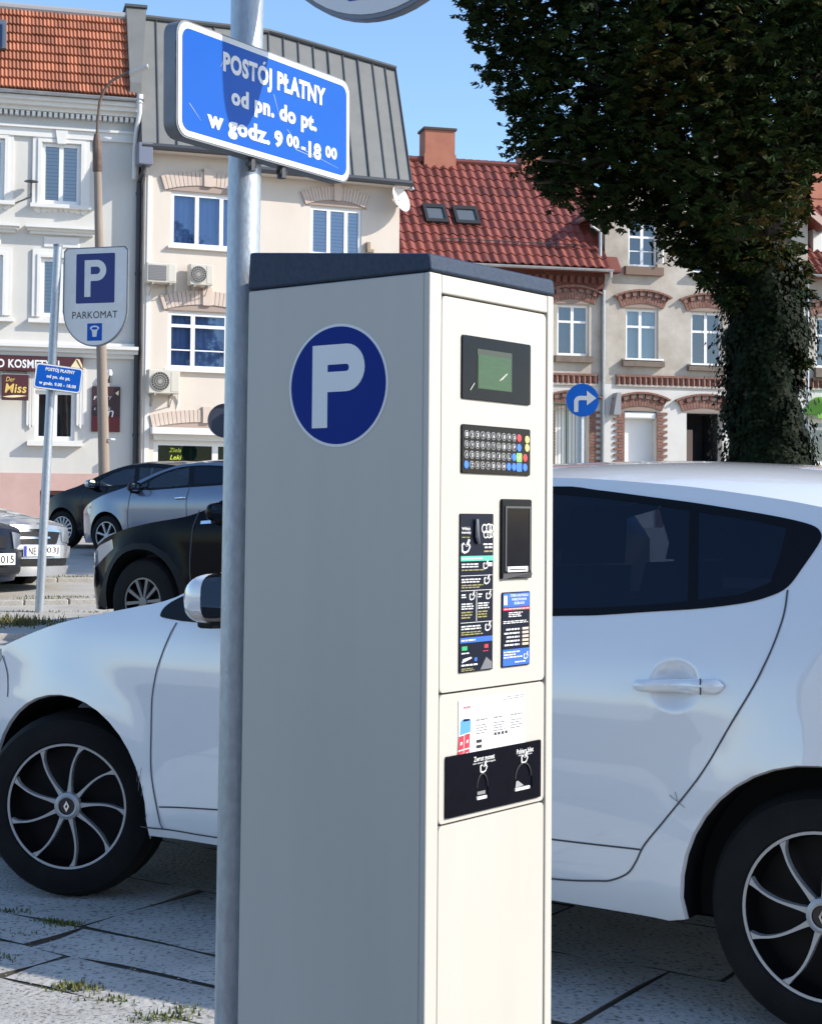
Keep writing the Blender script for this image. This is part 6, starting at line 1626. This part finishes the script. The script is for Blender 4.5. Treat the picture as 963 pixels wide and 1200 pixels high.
# green railing in front of the red roofed house
RAILG = M('green_rail', (.05, .085, .06), rough=.5)
q = FA.rect(644, 514, 680, 545, out=1.2)
t = thing('railing', 'low dark green railing before the white shuttered brick doorway', 'railing', FA.w(q[0]-1.2, -1.2, gz(47)-.0), FA.yaw)
zt_ = q[3]+FA.o.z-gz(47); L_ = q[1]-q[0]+1.2
mb = MB(); mb.tube([(0, 0, zt_), (L_, 0, zt_)], .03, 8); mb.tube([(0, 0, .35), (L_, 0, .35)], .02, 6); mb.build('rail', RAILG, t)
for k in range(6): mb = MB(); x = lerp(0, L_, k/5); mb.tube([(x, 0, -.1), (x, 0, zt_)], .028, 8); mb.build('rail_post', RAILG, t)
for k in range(20):
    x = lerp(.06, L_-.06, k/19); mb = MB(); mb.tube([(x, 0, .35), (x, 0, zt_)], .011, 5); mb.build('bar', RAILG, t)
# ------------------------------------------------------------------ the parking machine
BODY = M('cream_powder_coat', (.525, .50, .452), rough=.42, col2=(.49, .467, .422), vscale=2.2, detail=9, stretch=(3, 3, .35), bump=.05, bscale=420, spec=.4)
CAPM = M('slate_lid', (.026, .040, .068), rough=.5, col2=(.040, .058, .092), vscale=90, bump=.12, bscale=300, spec=.2)
GAPM = M('door_gap', (.05, .048, .045), rough=.9)
SCRB = M('gloss_panel', (.004, .0045, .008), rough=.12, spec=.14, col2=(.006, .0065, .011), vscale=40)
YAWM = math.atan2(.788, .615)
n0 = at(503.6, 318, 2.75)
FM = Frame(Vector((n0.x, n0.y, 0)), YAWM); ZT = n0.z
WM = FM.uz(648.8, 347.2)[0]
FL = Frame(FM.o, YAWM-R(90)); DM = -FL.uz(291.2, 337)[0]
WMb = FM.uz(646.3, 1150)[0]; DMb = -FL.uz(277.8, 1180)[0]
print('machine', ZT, WM, DM, WMb, DMb)
m = thing('parking_machine', 'tall cream parking ticket machine with dark lid and round P badge', 'parking machine', FM.o, YAWM)
# cabinet (a hair wider at the foot)
k_ = lambda a, b, z: a+(b-a)*(ZT-z)/ZT*1.15
Wb, Db = k_(WM, WMb, 0), k_(DM, DMb, 0)
mb = MB(); e = .012
mb.hexa([(0, .012, .06), (Wb, .012, .06), (Wb, Db, .06), (0, Db, .06), (0, .012, ZT), (WM, .012, ZT), (WM, DM, ZT), (0, DM, ZT)])
cab = mb.build('cabinet', BODY, m, bevel=.004)
mb = MB(); mb.box(.01, Wb-.01, .02, Db-.01, 0, .06); mb.build('plinth', BLACKP, m)
def fr(px0, py0, px1, py1): return FM.rect(px0, py0, px1, py1)
d0 = FM.uz(516, 700)[0]; d1 = FM.uz(640.0, 600)[0]
zt_ = (FM.uz(517, 344)[1]+FM.uz(640, 368)[1])/2
zj1 = (FM.uz(513, 815)[1]+FM.uz(637.5, 797.2)[1])/2; zj2 = (FM.uz(512.5, 970)[1]+FM.uz(637, 938.3)[1])/2
# front frame: two posts and a head rail, rounded inner edges
mb = MB(); mb.hexa([(0, 0, .06), (d0-.0015, 0, .06), (d0-.0015, .013, .06), (0, .013, .06), (0, 0, ZT), (d0-.0015, 0, ZT), (d0-.0015, .013, ZT), (0, .013, ZT)])
mb.hexa([(d1+.0015, 0, .06), (Wb, 0, .06), (Wb, .013, .06), (d1+.0015, .013, .06), (d1+.0015, 0, ZT), (WM, 0, ZT), (WM, .013, ZT), (d1+.0015, .013, ZT)])
mb.box(d0-.0015, d1+.0015, .0005, .013, zt_+.0015, ZT-.0005)
mb.build('door_frame', BODY, m, bevel=.003)
mb = MB(); mb.box(d0-.004, d1+.004, .0095, .0115, .07, zt_+.004); mb.build('door_gasket', GAPM, m)
doors = []
for za, zb in ((zj1, zt_), (zj2, zj1), (.09, zj2)):
    mb = MB(); pts = round_rect(d1-d0-.003, zb-za-.0032, .010, 4)
    mb.prism([((d0+d1)/2+x, .002, (za+zb)/2+z) for x, z in pts], (0, .007, 0)); doors.append(mb.build('door', BODY, m, bevel=.0012))
Yd = .0012
def panel(px0, py0, px1, py1, y0, y1, mat, name, parent, r=.004, bevel=0):
    u0, u1, z0, z1 = fr(px0, py0, px1, py1)
    mb = MB(); mb.prism([((u0+u1)/2+x, y0, (z0+z1)/2+z) for x, z in round_rect(u1-u0, z1-z0, r, 3)], (0, y1-y0, 0))
    return mb.build(name, mat, parent, bevel=bevel), (u0, u1, z0, z1)
def bars(parent, u0, u1, z0, z1, n, mat, y=-.0005, ragged=.3, th=.5, name='print_lines', align=0):
    """lines of print too small to read"""
    mb = MB()
    for k in range(n):
        z = lerp(z1, z0, (k+.5)/n); h = (z1-z0)/n*th/2; L = (u1-u0)*(1-ragged*random.random()); x = u0+(u1-u0-L)*align
        while x < u0+(u1-u0-L)*align+L-.002:                   # word by word
            w_ = random.uniform(.006, .016); e_ = min(x+w_, u0+(u1-u0-L)*align+L)
            mb.poly([(x, y, z-h), (e_, y, z-h), (e_, y, z+h), (x, y, z+h)]); x = e_+.0022
    if mb.f: return mb.build(name, mat, parent, fix=False)
PW = M('print_white', (.72, .72, .72), rough=.5); PY = M('print_olive', (.30, .28, .10), rough=.5); PR_ = M('print_red', (.55, .03, .06), rough=.5); PG = M('print_green', (.10, .50, .36), rough=.5); PB = M('print_blue', (.03, .13, .55), rough=.4); PN = M('panel_navy', (.008, .011, .024), rough=.3, spec=.15); PLB = M('print_sky', (.10, .32, .70), rough=.4)
X_, Z_ = (1, 0, 0), (0, 0, 1)
door1, door2 = doors[0], doors[1]
# display
sc_, q = panel(541, 398, 621, 471, -.0015, .004, SCRB, 'display', m, bevel=.0008)
s2, q2 = panel(558, 411.5, 598.5, 457.5, -.0022, -.0012, M('screen_olive', (.035, .04, .025), rough=.25), 'screen_bezel', sc_, r=.001)
s3, q3 = panel(558.8, 418, 597.5, 457, -.0028, -.0018, M('green_screen', (.018, .060, .018), rough=.25, col2=(.028, .085, .024), vscale=30, stretch=(1, 1, 9)), 'screen', sc_, r=.001)
mb = MB()
for (xa, za, xb, zb) in ((.10, .14, .16, .26), (.52, .34, .62, .46), (.55, .36, .635, .47)):
    A = Vector((lerp(q[0], q[1], xa), -.0031, lerp(q[2], q[3], za))); B_ = Vector((lerp(q[0], q[1], xb), -.0031, lerp(q[2], q[3], zb))); d_ = Vector((.0006, 0, -.0006)); mb.poly([A-d_, B_-d_, B_+d_, A+d_])
mb.build('scratches', M('pale_scratch', (.5, .52, .45), rough=.5), sc_, fix=False)
# keypad
kp, q = panel(540.5, 500, 620.5, 556, -.0015, .004, SCRB, 'keypad', m, bevel=.0008)
u0, u1, z0, z1 = q
KR = M('key_ring', (.30, .30, .30), rough=.4, spec=.2); KD = M('key_dark', (.012, .012, .014), rough=.4, spec=.15); KB = M('key_blue', (.05, .19, .75), rough=.4); KRED = M('key_red', (.70, .05, .06), rough=.4); KG = M('key_green', (.25, .62, .10), rough=.4); KY = M('key_yellow', (.68, .60, .22), rough=.4)
kr = (u1-u0)*.033
def key_mesh(mats, sq=False):
    mb = MB()
    if sq: mb.prism([(x, -.0012, z) for x, z in round_rect(kr*2.5, kr*2.3, kr*.4, 3)], (0, .0022, 0), 0)
    else:
        mb.lathe([(0, -.0012), (kr*.80, -.0012), (kr*.81, .001)], 14, (0, 0, 0), 'y', 1)
        mb.lathe([(kr*.80, -.0013), (kr, -.0011), (kr*1.04, .001)], 14, (0, 0, 0), 'y', 0)
    return mb.build('key', mats, kp)
rows_ = ['1234567890', 'QWERTYUIOP', 'ASDFGHJKL', ' ZXCVBNM']
protos = {}
def put_key(c, r, col, ch='', sq=False):
    kid = (col, sq)
    x = lerp(u0, u1, .055+.0765*c); z = lerp(z1, z0, .205+.207*r)
    if kid not in protos:
        o = key_mesh({'d': [KR, KD], 'b': [KB, KB], 'r': [KRED, KRED], 'g': [KG, KG], 'y': [KY, KY]}[col], sq); protos[kid] = o
    else:
        o = protos[kid].copy(); COL.objects.link(o)
    o.location = (x, -.0016, z); o.parent = kp
    return x, z
chars = []
for r, s in enumerate(rows_):
    for c, ch in enumerate(s):
        if ch == ' ': continue
        x, z = put_key(c, r, 'd'); chars.append((ch, x, z))
for c, r, col, sq in ((10, 0, 'r', False), (10, 1, 'b', False), (9, 2, 'b', False), (10, 2, 'g', True), (11.2, 2, 'r', False), (0, 3, 'b', False), (8, 3, 'b', False), (9, 3, 'b', False), (10, 3, 'b', True), (11.2, 3, 'b', False), (11.6, .1, 'y', False), (11.6, .95, 'y', False)):
    put_key(c, r, col, sq=sq)
for ch, x, z in chars: lettering(ch, (x, -.0030, z), X_, Z_, kr*.75, kr*.95, PW, kp, bold=.02, lift=.0003)
mb = MB(); x = lerp(u0, u1, .055+.765); z = lerp(z1, z0, .205+.414)
mb.poly([(x-kr*.6, -.0032, z), (x-kr*.3, -.0032, z-kr*.2), (x-kr*.1, -.0032, z-kr*.1), (x-kr*.5, -.0032, z+kr*.2)]); mb.poly([(x-kr*.35, -.0032, z-kr*.5), (x-kr*.1, -.0032, z-kr*.5), (x+kr*.7, -.0032, z+kr*.7), (x+kr*.4, -.0032, z+kr*.7)]); mb.build('tick_mark', PW, kp, fix=False)
# card reader: deep bezel, dark glass, pale slip
rd, q = panel(586.5, 585, 621, 678, -.004, .004, BLACKP, 'card_reader', m, bevel=.002)
u0, u1, z0, z1 = q; w, h = u1-u0, z1-z0
mb = MB(); mb.prism([(u0+w*.5+x, -.0052, z0+h*.52+z) for x, z in round_rect(w*.80, h*.80, .004, 3)], (0, .0015, 0)); mb.build('reader_glass', SCRB, rd)
mb = MB()
for (a, b, c, d) in ((.07, .11, .10, .91), (.89, .93, .10, .91), (.11, .89, .885, .91)): mb.box(u0+w*a, u0+w*b, -.0062, -.0035, z0+h*c, z0+h*d)
mb.build('reader_rim', M('rim_grey', (.07, .075, .085), rough=.35), rd)
mb = MB(); mb.box(u0+w*.12, u0+w*.80, -.0085, -.0045, z0+h*.085, z0+h*.155); mb.build('card_slot', PW, rd, bevel=.0008)
mb = MB(); mb.box(u0+w*.18, u0+w*.74, -.0088, -.0084, z0+h*.112, z0+h*.124); mb.build('slot_line', BLACKP, rd)
mb = MB(); mb.prism([(u0+w*.02, -.006, z0+h*.07), (u0+w*.92, -.010, z0+h*.07), (u0+w*.98, -.004, z0+h*.0), (u0+w*.5, -.004, z0+h*.02), (u0+w*.02, -.004, z0)], (0, .006, 0)); mb.build('reader_lip', M('lip_grey', (.10, .10, .105), rough=.4), rd)
# information strip
ip, q = panel(538.5, 602, 577, 786.5, -.0008, .004, PN, 'info_strip', m, r=.002)
u0, u1, z0, z1 = q; w, h = u1-u0, z1-z0
def S(x, z): return u0+w*x, z0+h*z
def box2(a, b, c, d, mat, name, parent=None, y=-.0012):
    mb = MB(); mb.box(u0+w*a, u0+w*b, y, y+.0008, z0+h*c, z0+h*d); return mb.build(name, mat, parent or ip)
def txt(s, x, z, ww, hh, mat, parent, bold=.02): lettering(s, (u0+w*x, -.0010, z0+h*z), X_, Z_, w*ww, h*hh, mat, parent, bold=bold, lift=.0004)
txt('Włóż', .16, .905, .26, .020, PW, ip); txt('monety', .17, .878, .28, .020, PW, ip); bars(ip, u0+w*.04, u0+w*.28, z0+h*.845, z0+h*.856, 1, PY, y=-.0011)
# coin slot with its metal guide
mb = MB(); mb.tube([S(.44, .965)[0:1]+(-.004,)+S(.44, .965)[1:], S(.44, .86)[0:1]+(-.005,)+S(.44, .86)[1:], S(.50, .81)[0:1]+(-.004,)+S(.50, .81)[1:]], [.0035, .0045, .003], 10); mb.build('coin_chute', M('steel_dark', (.25, .26, .29), rough=.3, metal=.8), ip)
for cx_, cz_, r_ in ((.72, .905, .085), (.85, .908, .085), (.96, .91, .07), (.76, .868, .07), (.87, .868, .07), (.97, .868, .06)):
    mb = MB(); mb.lathe([(w*r_*.72, -.0012), (w*r_, -.0012), (w*r_, -.0004)], 18, (u0+w*min(cx_, .93), 0, z0+h*cz_), 'y'); mb.build('coin_mark', PW, ip)
def hand(cx_, cz_, s, parent, mat=PW, y=-.0012):
    """outline of a hand holding a card"""
    mb = MB(); X0, Z0 = u0+w*cx_, z0+h*cz_; s *= w
    pts = [(-.9, -.55), (-.35, -.75), (.35, -.55), (.75, .0), (.55, .35), (.2, .05), (-.15, .15), (-.55, .5), (-.95, .3)]
    inn = [(x*.72-.02, z*.68-.02) for x, z in pts]
    for k in range(len(pts)):
        j = (k+1) % len(pts); mb.poly([(X0+pts[k][0]*s, y, Z0+pts[k][1]*s), (X0+pts[j][0]*s, y, Z0+pts[j][1]*s), (X0+inn[j][0]*s, y, Z0+inn[j][1]*s), (X0+inn[k][0]*s, y, Z0+inn[k][1]*s)])
    mb.poly([(X0-.1*s, y-.0002, Z0+.25*s), (X0+.35*s, y-.0002, Z0+.9*s), (X0+.65*s, y-.0002, Z0+.75*s), (X0+.3*s, y-.0002, Z0+.15*s)])
    mb.build('hand_symbol', mat, parent, fix=False)
hand(.18, .79, .16, ip); bars(ip, u0+w*.68, u0+w*.97, z0+h*.775, z0+h*.815, 2, PW, y=-.0011, align=1); bars(ip, u0+w*.70, u0+w*.97, z0+h*.75, z0+h*.77, 1, PY, y=-.0011, align=1)
box2(0.01, .99, .700, .732, PG, 'green_band'); bars(ip, u0+w*.04, u0+w*.66, z0+h*.706, z0+h*.726, 1, PW, y=-.0014, ragged=0)
def section(zt, n1, n2, col=0):
    bars(ip, u0+w*.04, u0+w*.64, z0+h*(zt-.016*n1), z0+h*zt, n1, PW, y=-.0011, ragged=.2); bars(ip, u0+w*.04, u0+w*.74, z0+h*(zt-.016*n1-.006-.014*n2), z0+h*(zt-.016*n1-.006), n2, PY, y=-.0011, ragged=.25)
section(.688, 2, 1); hand(.78, .672, .10, ip); box2(.82, .96, .664, .688, PW, 'card_mark')
section(.592, 2, 2); hand(.82, .577, .11, ip)
for z in (.606, .512, .31): box2(.02, .97, z, z+.003, PW, 'rule')
box2(.485, .50, .318, .505, PW, 'rule')
for x in (.04, .54):
    bars(ip, u0+w*x, u0+w*(x+.16), z0+h*.465, z0+h*.495, 2, PW, y=-.0011); hand(x+.33, .478, .10, ip)
    bars(ip, u0+w*x, u0+w*(x+.38), z0+h*.392, z0+h*.437, 3, PW, y=-.0011, ragged=.2); bars(ip, u0+w*x, u0+w*(x+.34), z0+h*.335, z0+h*.385, 3, PY, y=-.0011, ragged=.25)
section(.296, 2, 2); hand(.86, .278, .11, ip)
box2(0.01, .99, .185, .218, PB, 'blue_band'); bars(ip, u0+w*.04, u0+w*.46, z0+h*.192, z0+h*.210, 1, PW, y=-.0014, ragged=0)
box2(.06, .22, .138, .164, M('mark_green', (.03, .40, .16), rough=.4), 'green_mark'); box2(.74, .86, .142, .166, PR_, 'red_mark'); bars(ip, u0+w*.05, u0+w*.30, z0+h*.112, z0+h*.128, 1, PW, y=-.0011); bars(ip, u0+w*.70, u0+w*.92, z0+h*.118, z0+h*.130, 1, PR_, y=-.0011)
mb = MB(); mb.poly([S(.06, .06)[0:1]+(-.0012,)+S(.06, .06)[1:], S(.36, .085)[0:1]+(-.0012,)+S(.36, .085)[1:], S(.34, .095)[0:1]+(-.0012,)+S(.34, .095)[1:], S(.1, .085)[0:1]+(-.0012,)+S(.1, .085)[1:]]); mb.build('card_symbol', PW, ip, fix=False)
box2(.44, .52, .065, .088, PB, 'blue_mark'); bars(ip, u0+w*.05, u0+w*.60, z0+h*.035, z0+h*.055, 1, PW, y=-.0011); bars(ip, u0+w*.05, u0+w*.5, z0+h*.006, z0+h*.028, 2, PY, y=-.0011)
mb = MB(); mb.poly([(u0+w*.62, -.0012, z0+h*.008), (u0+w*.97, -.0012, z0+h*.008), (u0+w*.97, -.0012, z0+h*.05), (u0+w*.80, -.0012, z0+h*.085)]); mb.build('torn_corner', M('torn_grey', (.16, .165, .18), rough=.6), ip, fix=False)
# tariff sticker
tf, q = panel(588, 693.5, 620, 780.5, -.0008, .004, PN, 'tariff_sticker', m, r=.003)
u0, u1, z0, z1 = q; w, h = u1-u0, z1-z0
box2(.02, .98, .80, .985, PB, 'blue_band', tf); txt('STREFA PŁATNEGO', .60, .952, .66, .034, PW, tf); txt('PARKOWANIA', .60, .90, .54, .034, PW, tf); txt('ELBLAG', .60, .85, .36, .034, PW, tf)
box2(.04, .16, .83, .955, PW, 'p_mark', tf, y=-.0016); txt('P', .10, .895, .08, .075, PB, tf)
box2(.02, .98, .755, .792, PR_, 'red_band', tf); bars(tf, u0+w*.05, u0+w*.95, z0+h*.765, z0+h*.783, 1, PW, y=-.0014, ragged=0)
bars(tf, u0+w*.22, u0+w*.74, z0+h*.66, z0+h*.735, 3, PW, y=-.0011, ragged=.15); bars(tf, u0+w*.03, u0+w*.95, z0+h*.575, z0+h*.62, 2, PW, y=-.0011, ragged=.1)
for k in range(5):
    z = .50-.052*k
    bars(tf, u0+w*.04, u0+w*.62, z0+h*(z-.012), z0+h*(z+.012), 1, PW, y=-.0011, align=1, ragged=.35, th=.9); box2(.72, .95, z-.016, z+.016, M('print_peach', (.62, .52, .42), rough=.5), 'price_mark', tf)
box2(.02, .98, .015, .235, PB, 'blue_band', tf); bars(tf, u0+w*.04, u0+w*.72, z0+h*.11, z0+h*.215, 3, PW, y=-.0016, ragged=.4); bars(tf, u0+w*.45, u0+w*.95, z0+h*.04, z0+h*.075, 1, PW, y=-.0016); hand(.86, .13, .10, tf, y=-.0018)
# white sticker on the middle door
sk, q = panel(537.5, 816, 615.5, 884, .0006, .004, M('sticker_white', (.78, .78, .78), rough=.5), 'app_sticker', m, r=.001)
u0, u1, z0, z1 = q; w, h = u1-u0, z1-z0
Y2 = .0004
def bars2(a, b, c, d, n, mat=None, **k): bars(sk, u0+w*a, u0+w*b, z0+h*c, z0+h*d, n, mat or M('print_grey', (.22, .22, .24), rough=.6), y=.0003, th=.5, **k)
lettering('mobi', (u0+w*.115, .0003, z0+h*.88), X_, Z_, w*.11, h*.055, PR_, sk, shear=.3, lift=.0002, bold=.015)
bars2(.62, .98, .90, .97, 2, align=1)
for x in (.25, .51, .77):
    bars2(x, x+.20, .60, .66, 1); bars2(x, x+.18, .38, .56, 4); mb = MB(); c0 = Vector((u0+w*(x+.1), .0003, z0+h*.74)); mb.lathe([(w*.013, 0), (w*.016, 0), (w*.016, .0002)], 14, tuple(c0), 'y'); mb.build('icon_mark', M('print_grey', (.35, .35, .37)), sk)
for k in range(4): mb = MB(); mb.box(u0+w*(.52+.055*k), u0+w*(.555+.055*k), .0002, .0005, z0+h*.32, z0+h*.37); mb.build('icon_mark', SBLACK, sk)
for k in range(2): mb = MB(); mb.box(u0+w*.255, u0+w*.335, .0002, .0005, z0+h*(.24-.09*k), z0+h*(.295-.09*k)); mb.build('badge_mark', SBLACK, sk)
mb = MB()
def tl(x, z, y=.0002): return (u0+w*(x+.03*(z-.3)), y, z0+h*z)
mb.prism([tl(.015, .42), tl(.165, .45), tl(.165, .66), tl(.04, .68), tl(.015, .64)], (0, .0003, 0)); mb.build('phone_picture', PLB, sk)
mb = MB(); mb.prism([tl(.05, .64, -.0001), tl(.14, .645, -.0001), tl(.15, .675, -.0001), tl(.06, .685, -.0001)], (0, .0003, 0)); mb.build('phone_notch', PN, sk)
mb = MB()
for (a, b, c, d) in ((.0, .075, .17, .40), (.085, .16, .18, .42), (.0, .075, .0, .15), (.085, .16, .0, .16)): mb.prism([tl(a, c), tl(b, c+.01), tl(b, d+.01), tl(a, d)], (0, .0003, 0))
mb.build('red_tiles', PR_, sk)
mb = MB()
for (x, z) in ((.037, .28), (.122, .30), (.037, .08), (.122, .09)): mb.prism([tl(x-.015, z-.03, -.0001), tl(x+.012, z-.02, -.0001), tl(x+.015, z+.03, -.0001), tl(x-.01, z+.02, -.0001)], (0, .0002, 0))
mb.build('tile_marks', PW, sk)
# black tray panel with the two return openings
q = (FM.uz(522, 910)[0], FM.uz(632.4, 895)[0], (FM.uz(522, 960)[1]+FM.uz(632, 933)[1])/2, (FM.uz(522.5, 887.5)[1]+FM.uz(632, 866)[1])/2)
u0, u1, z0, z1 = q; w, h = u1-u0, z1-z0
ARC = 10
def opening(cx_, wd, zb, zt): return [(u0+w*(cx_-wd/2), z0+h*zb), (u0+w*(cx_+wd/2), z0+h*zb)]+[(u0+w*(cx_+wd/2*math.cos(math.pi*k/ARC)), z0+h*(lerp(zb, zt, .45)+(zt-zb)*.55*math.sin(math.pi*k/ARC))) for k in range(ARC+1)]
opA, opB = opening(.36, .125, .20, .66), opening(.80, .20, .20, .70)
outer = round_rect(w, h, .003, 3); outer = [((u0+u1)/2+x, (z0+z1)/2+z) for x, z in outer]
vv, ee = [], []
for lp in (outer, opA, opB):
    i = len(vv); vv += [Vector(p) for p in lp]; ee += [(i+k, i+(k+1) % len(lp)) for k in range(len(lp))]
vs, es, fs, *_r = geometry.delaunay_2d_cdt(vv, ee, [], 1, 1e-6)
mb = MB(); yf = -.0022
for f in fs:
    c = (sum(vs[i].x for i in f)/len(f), sum(vs[i].y for i in f)/len(f))
    if pip(c, opA) or pip(c, opB) or not pip(c, outer): continue
    mb.poly([(vs[i].x, yf, vs[i].y) for i in f])
for lp, dp in ((outer, .006), (opA, .0016), (opB, .0016)):
    for k in range(len(lp)):
        a, b = lp[k], lp[(k+1) % len(lp)]; mb.poly([(a[0], yf, a[1]), (b[0], yf, b[1]), (b[0], yf+dp, b[1]), (a[0], yf+dp, a[1])])
for lp in (opA, opB): mb.poly([(x, yf+.0016, z) for x, z in lp])
tr = mb.build('return_panel', SCRB, m, fix=False)
# no hollow is cut: a black sheet just behind the openings paints their shade
for lp, nm in ((opA, 'coin_flap'), (opB, 'ticket_flap')):
    cx_ = sum(p[0] for p in lp)/len(lp); pts = [(cx_+(x-cx_)*.93, z0+h*.20+(z-z0-h*.20)*.95) for x, z in lp]
    mb = MB(); zb_ = z0+h*.20
    for k in range(2, len(pts)-1): 
        a, b = pts[k], pts[k+1]; mb.poly([(a[0], yf-.0008, a[1]), (b[0], yf-.0008, b[1]), ((b[0]-cx_)*.9+cx_, yf-.0012, (b[1]-zb_)*.93+zb_), ((a[0]-cx_)*.9+cx_, yf-.0012, (a[1]-zb_)*.93+zb_)])
    fl = mb.build(nm, M('smoke_plastic', (.03, .032, .036), rough=.3, spec=.2), tr, fix=False)
    mb = MB(); xa, xb = pts[0][0], pts[1][0]; mb.box(xa, lerp(xa, xb, .86), yf-.0016, yf+.004, zb_-h*.004, zb_+h*.045); mb.build('chrome_lip', M('lip_bright', (.80, .80, .80), rough=.25), fl)
    if nm == 'ticket_flap':
        mb = MB(); mb.poly([(xa+.001, yf-.001, zb_+h*.05), (xa+w*.095, yf-.001, zb_+h*.07), (xa+w*.03, yf-.001, zb_+h*.17), (xa+.003, yf-.001, zb_+h*.16)]); mb.build('ticket_scrap', M('paper_grey', (.32, .32, .33), rough=.7), fl, fix=False)
    else:
        mb = MB(); mb.box(xa+.001, xa+w*.085, yf-.0012, yf, zb_+h*.075, zb_+h*.13); mb.build('coin_window', M('coin_grey', (.45, .45, .45), rough=.3, metal=.6), fl)
for s, x, z, ww, hh in (('Zwrot monet', .375, .875, .215, .085), ('Pobierz bilet', .815, .865, .185, .085)):
    lettering(s, (u0+w*x, yf-.0006, z0+h*z), X_, Z_, w*ww, h*hh, PW, tr, bold=.02, lift=.0004)
for s, x, z, ww in (('coin return | Geldrückgabe', .375, .80, .235), ('ticket | Parkschein', .815, .795, .15)):
    lettering(s, (u0+w*x, yf-.0006, z0+h*z), X_, Z_, w*ww, h*.038, PW, tr, bold=.01, lift=.0004)
hand(.375, .715, .045, tr, y=yf-.001); hand(.815, .735, .045, tr, y=yf-.001)
# sloping lid
zf0 = ZT+.001; hF = FM.uz(505, 296.5)[1]-ZT; hB = FL.uz(294.5, 295.5)[1]-ZT
mb = MB(); o_ = .003; pr = [(-o_-.001, zf0), (-o_+.003, ZT+hF), (DM-.002, ZT+hB), (DM+o_, zf0)]
i0 = [(-.0015, y, z) for y, z in pr]; mb.prism(i0, (WM+.0015, 0, 0)); lid = mb.build('lid', CAPM, m, bevel=.006, seg=3)
# round P badge on the left side
c_ = (FL.uz(396, 451.5)); cy_, cz_ = -c_[0], c_[1]
rv = (FL.uz(396, 379.5)[1]-FL.uz(396, 523.8)[1])/2; rh = (FL.uz(453, 451)[0]-FL.uz(337.5, 451)[0])/2
print('badge', cy_, cz_, rv, rh)
NX, RG = Vector((-1, 0, 0)), Vector((0, -1, 0)); rb = rv; o_ = Vector((0, cy_, cz_))
circ = lambda r_: [(r_*rh/rv*math.cos(a*math.pi/32), r_*math.sin(a*math.pi/32)) for a in range(64)]
mb = MB(); flat(mb, circ(rb), o_, RG, Z, NX, .0002, .0010); bg_ = mb.build('badge', M('badge_white', (.74, .75, .76), rough=.4), m)
mb = MB(); flat(mb, circ(rb*.955), o_, RG, Z, NX, .0010, .0016); mb.build('badge_field', M('badge_blue', (.002, .024, .22), rough=.5, spec=.12), bg_)
q0, q1 = FL.uz(367, 451), FL.uz(428, 451); pw = (q1[0]-q0[0]); ph = FL.uz(396, 403.5)[1]-FL.uz(396, 501)[1]
P_shape(Vector((0, -(q0[0]+q1[0])/2, (FL.uz(396, 403.5)[1]+FL.uz(396, 501)[1])/2)), RG, Z, NX, pw, ph, .0024, MATS['badge_white'], bg_, bold=.25)
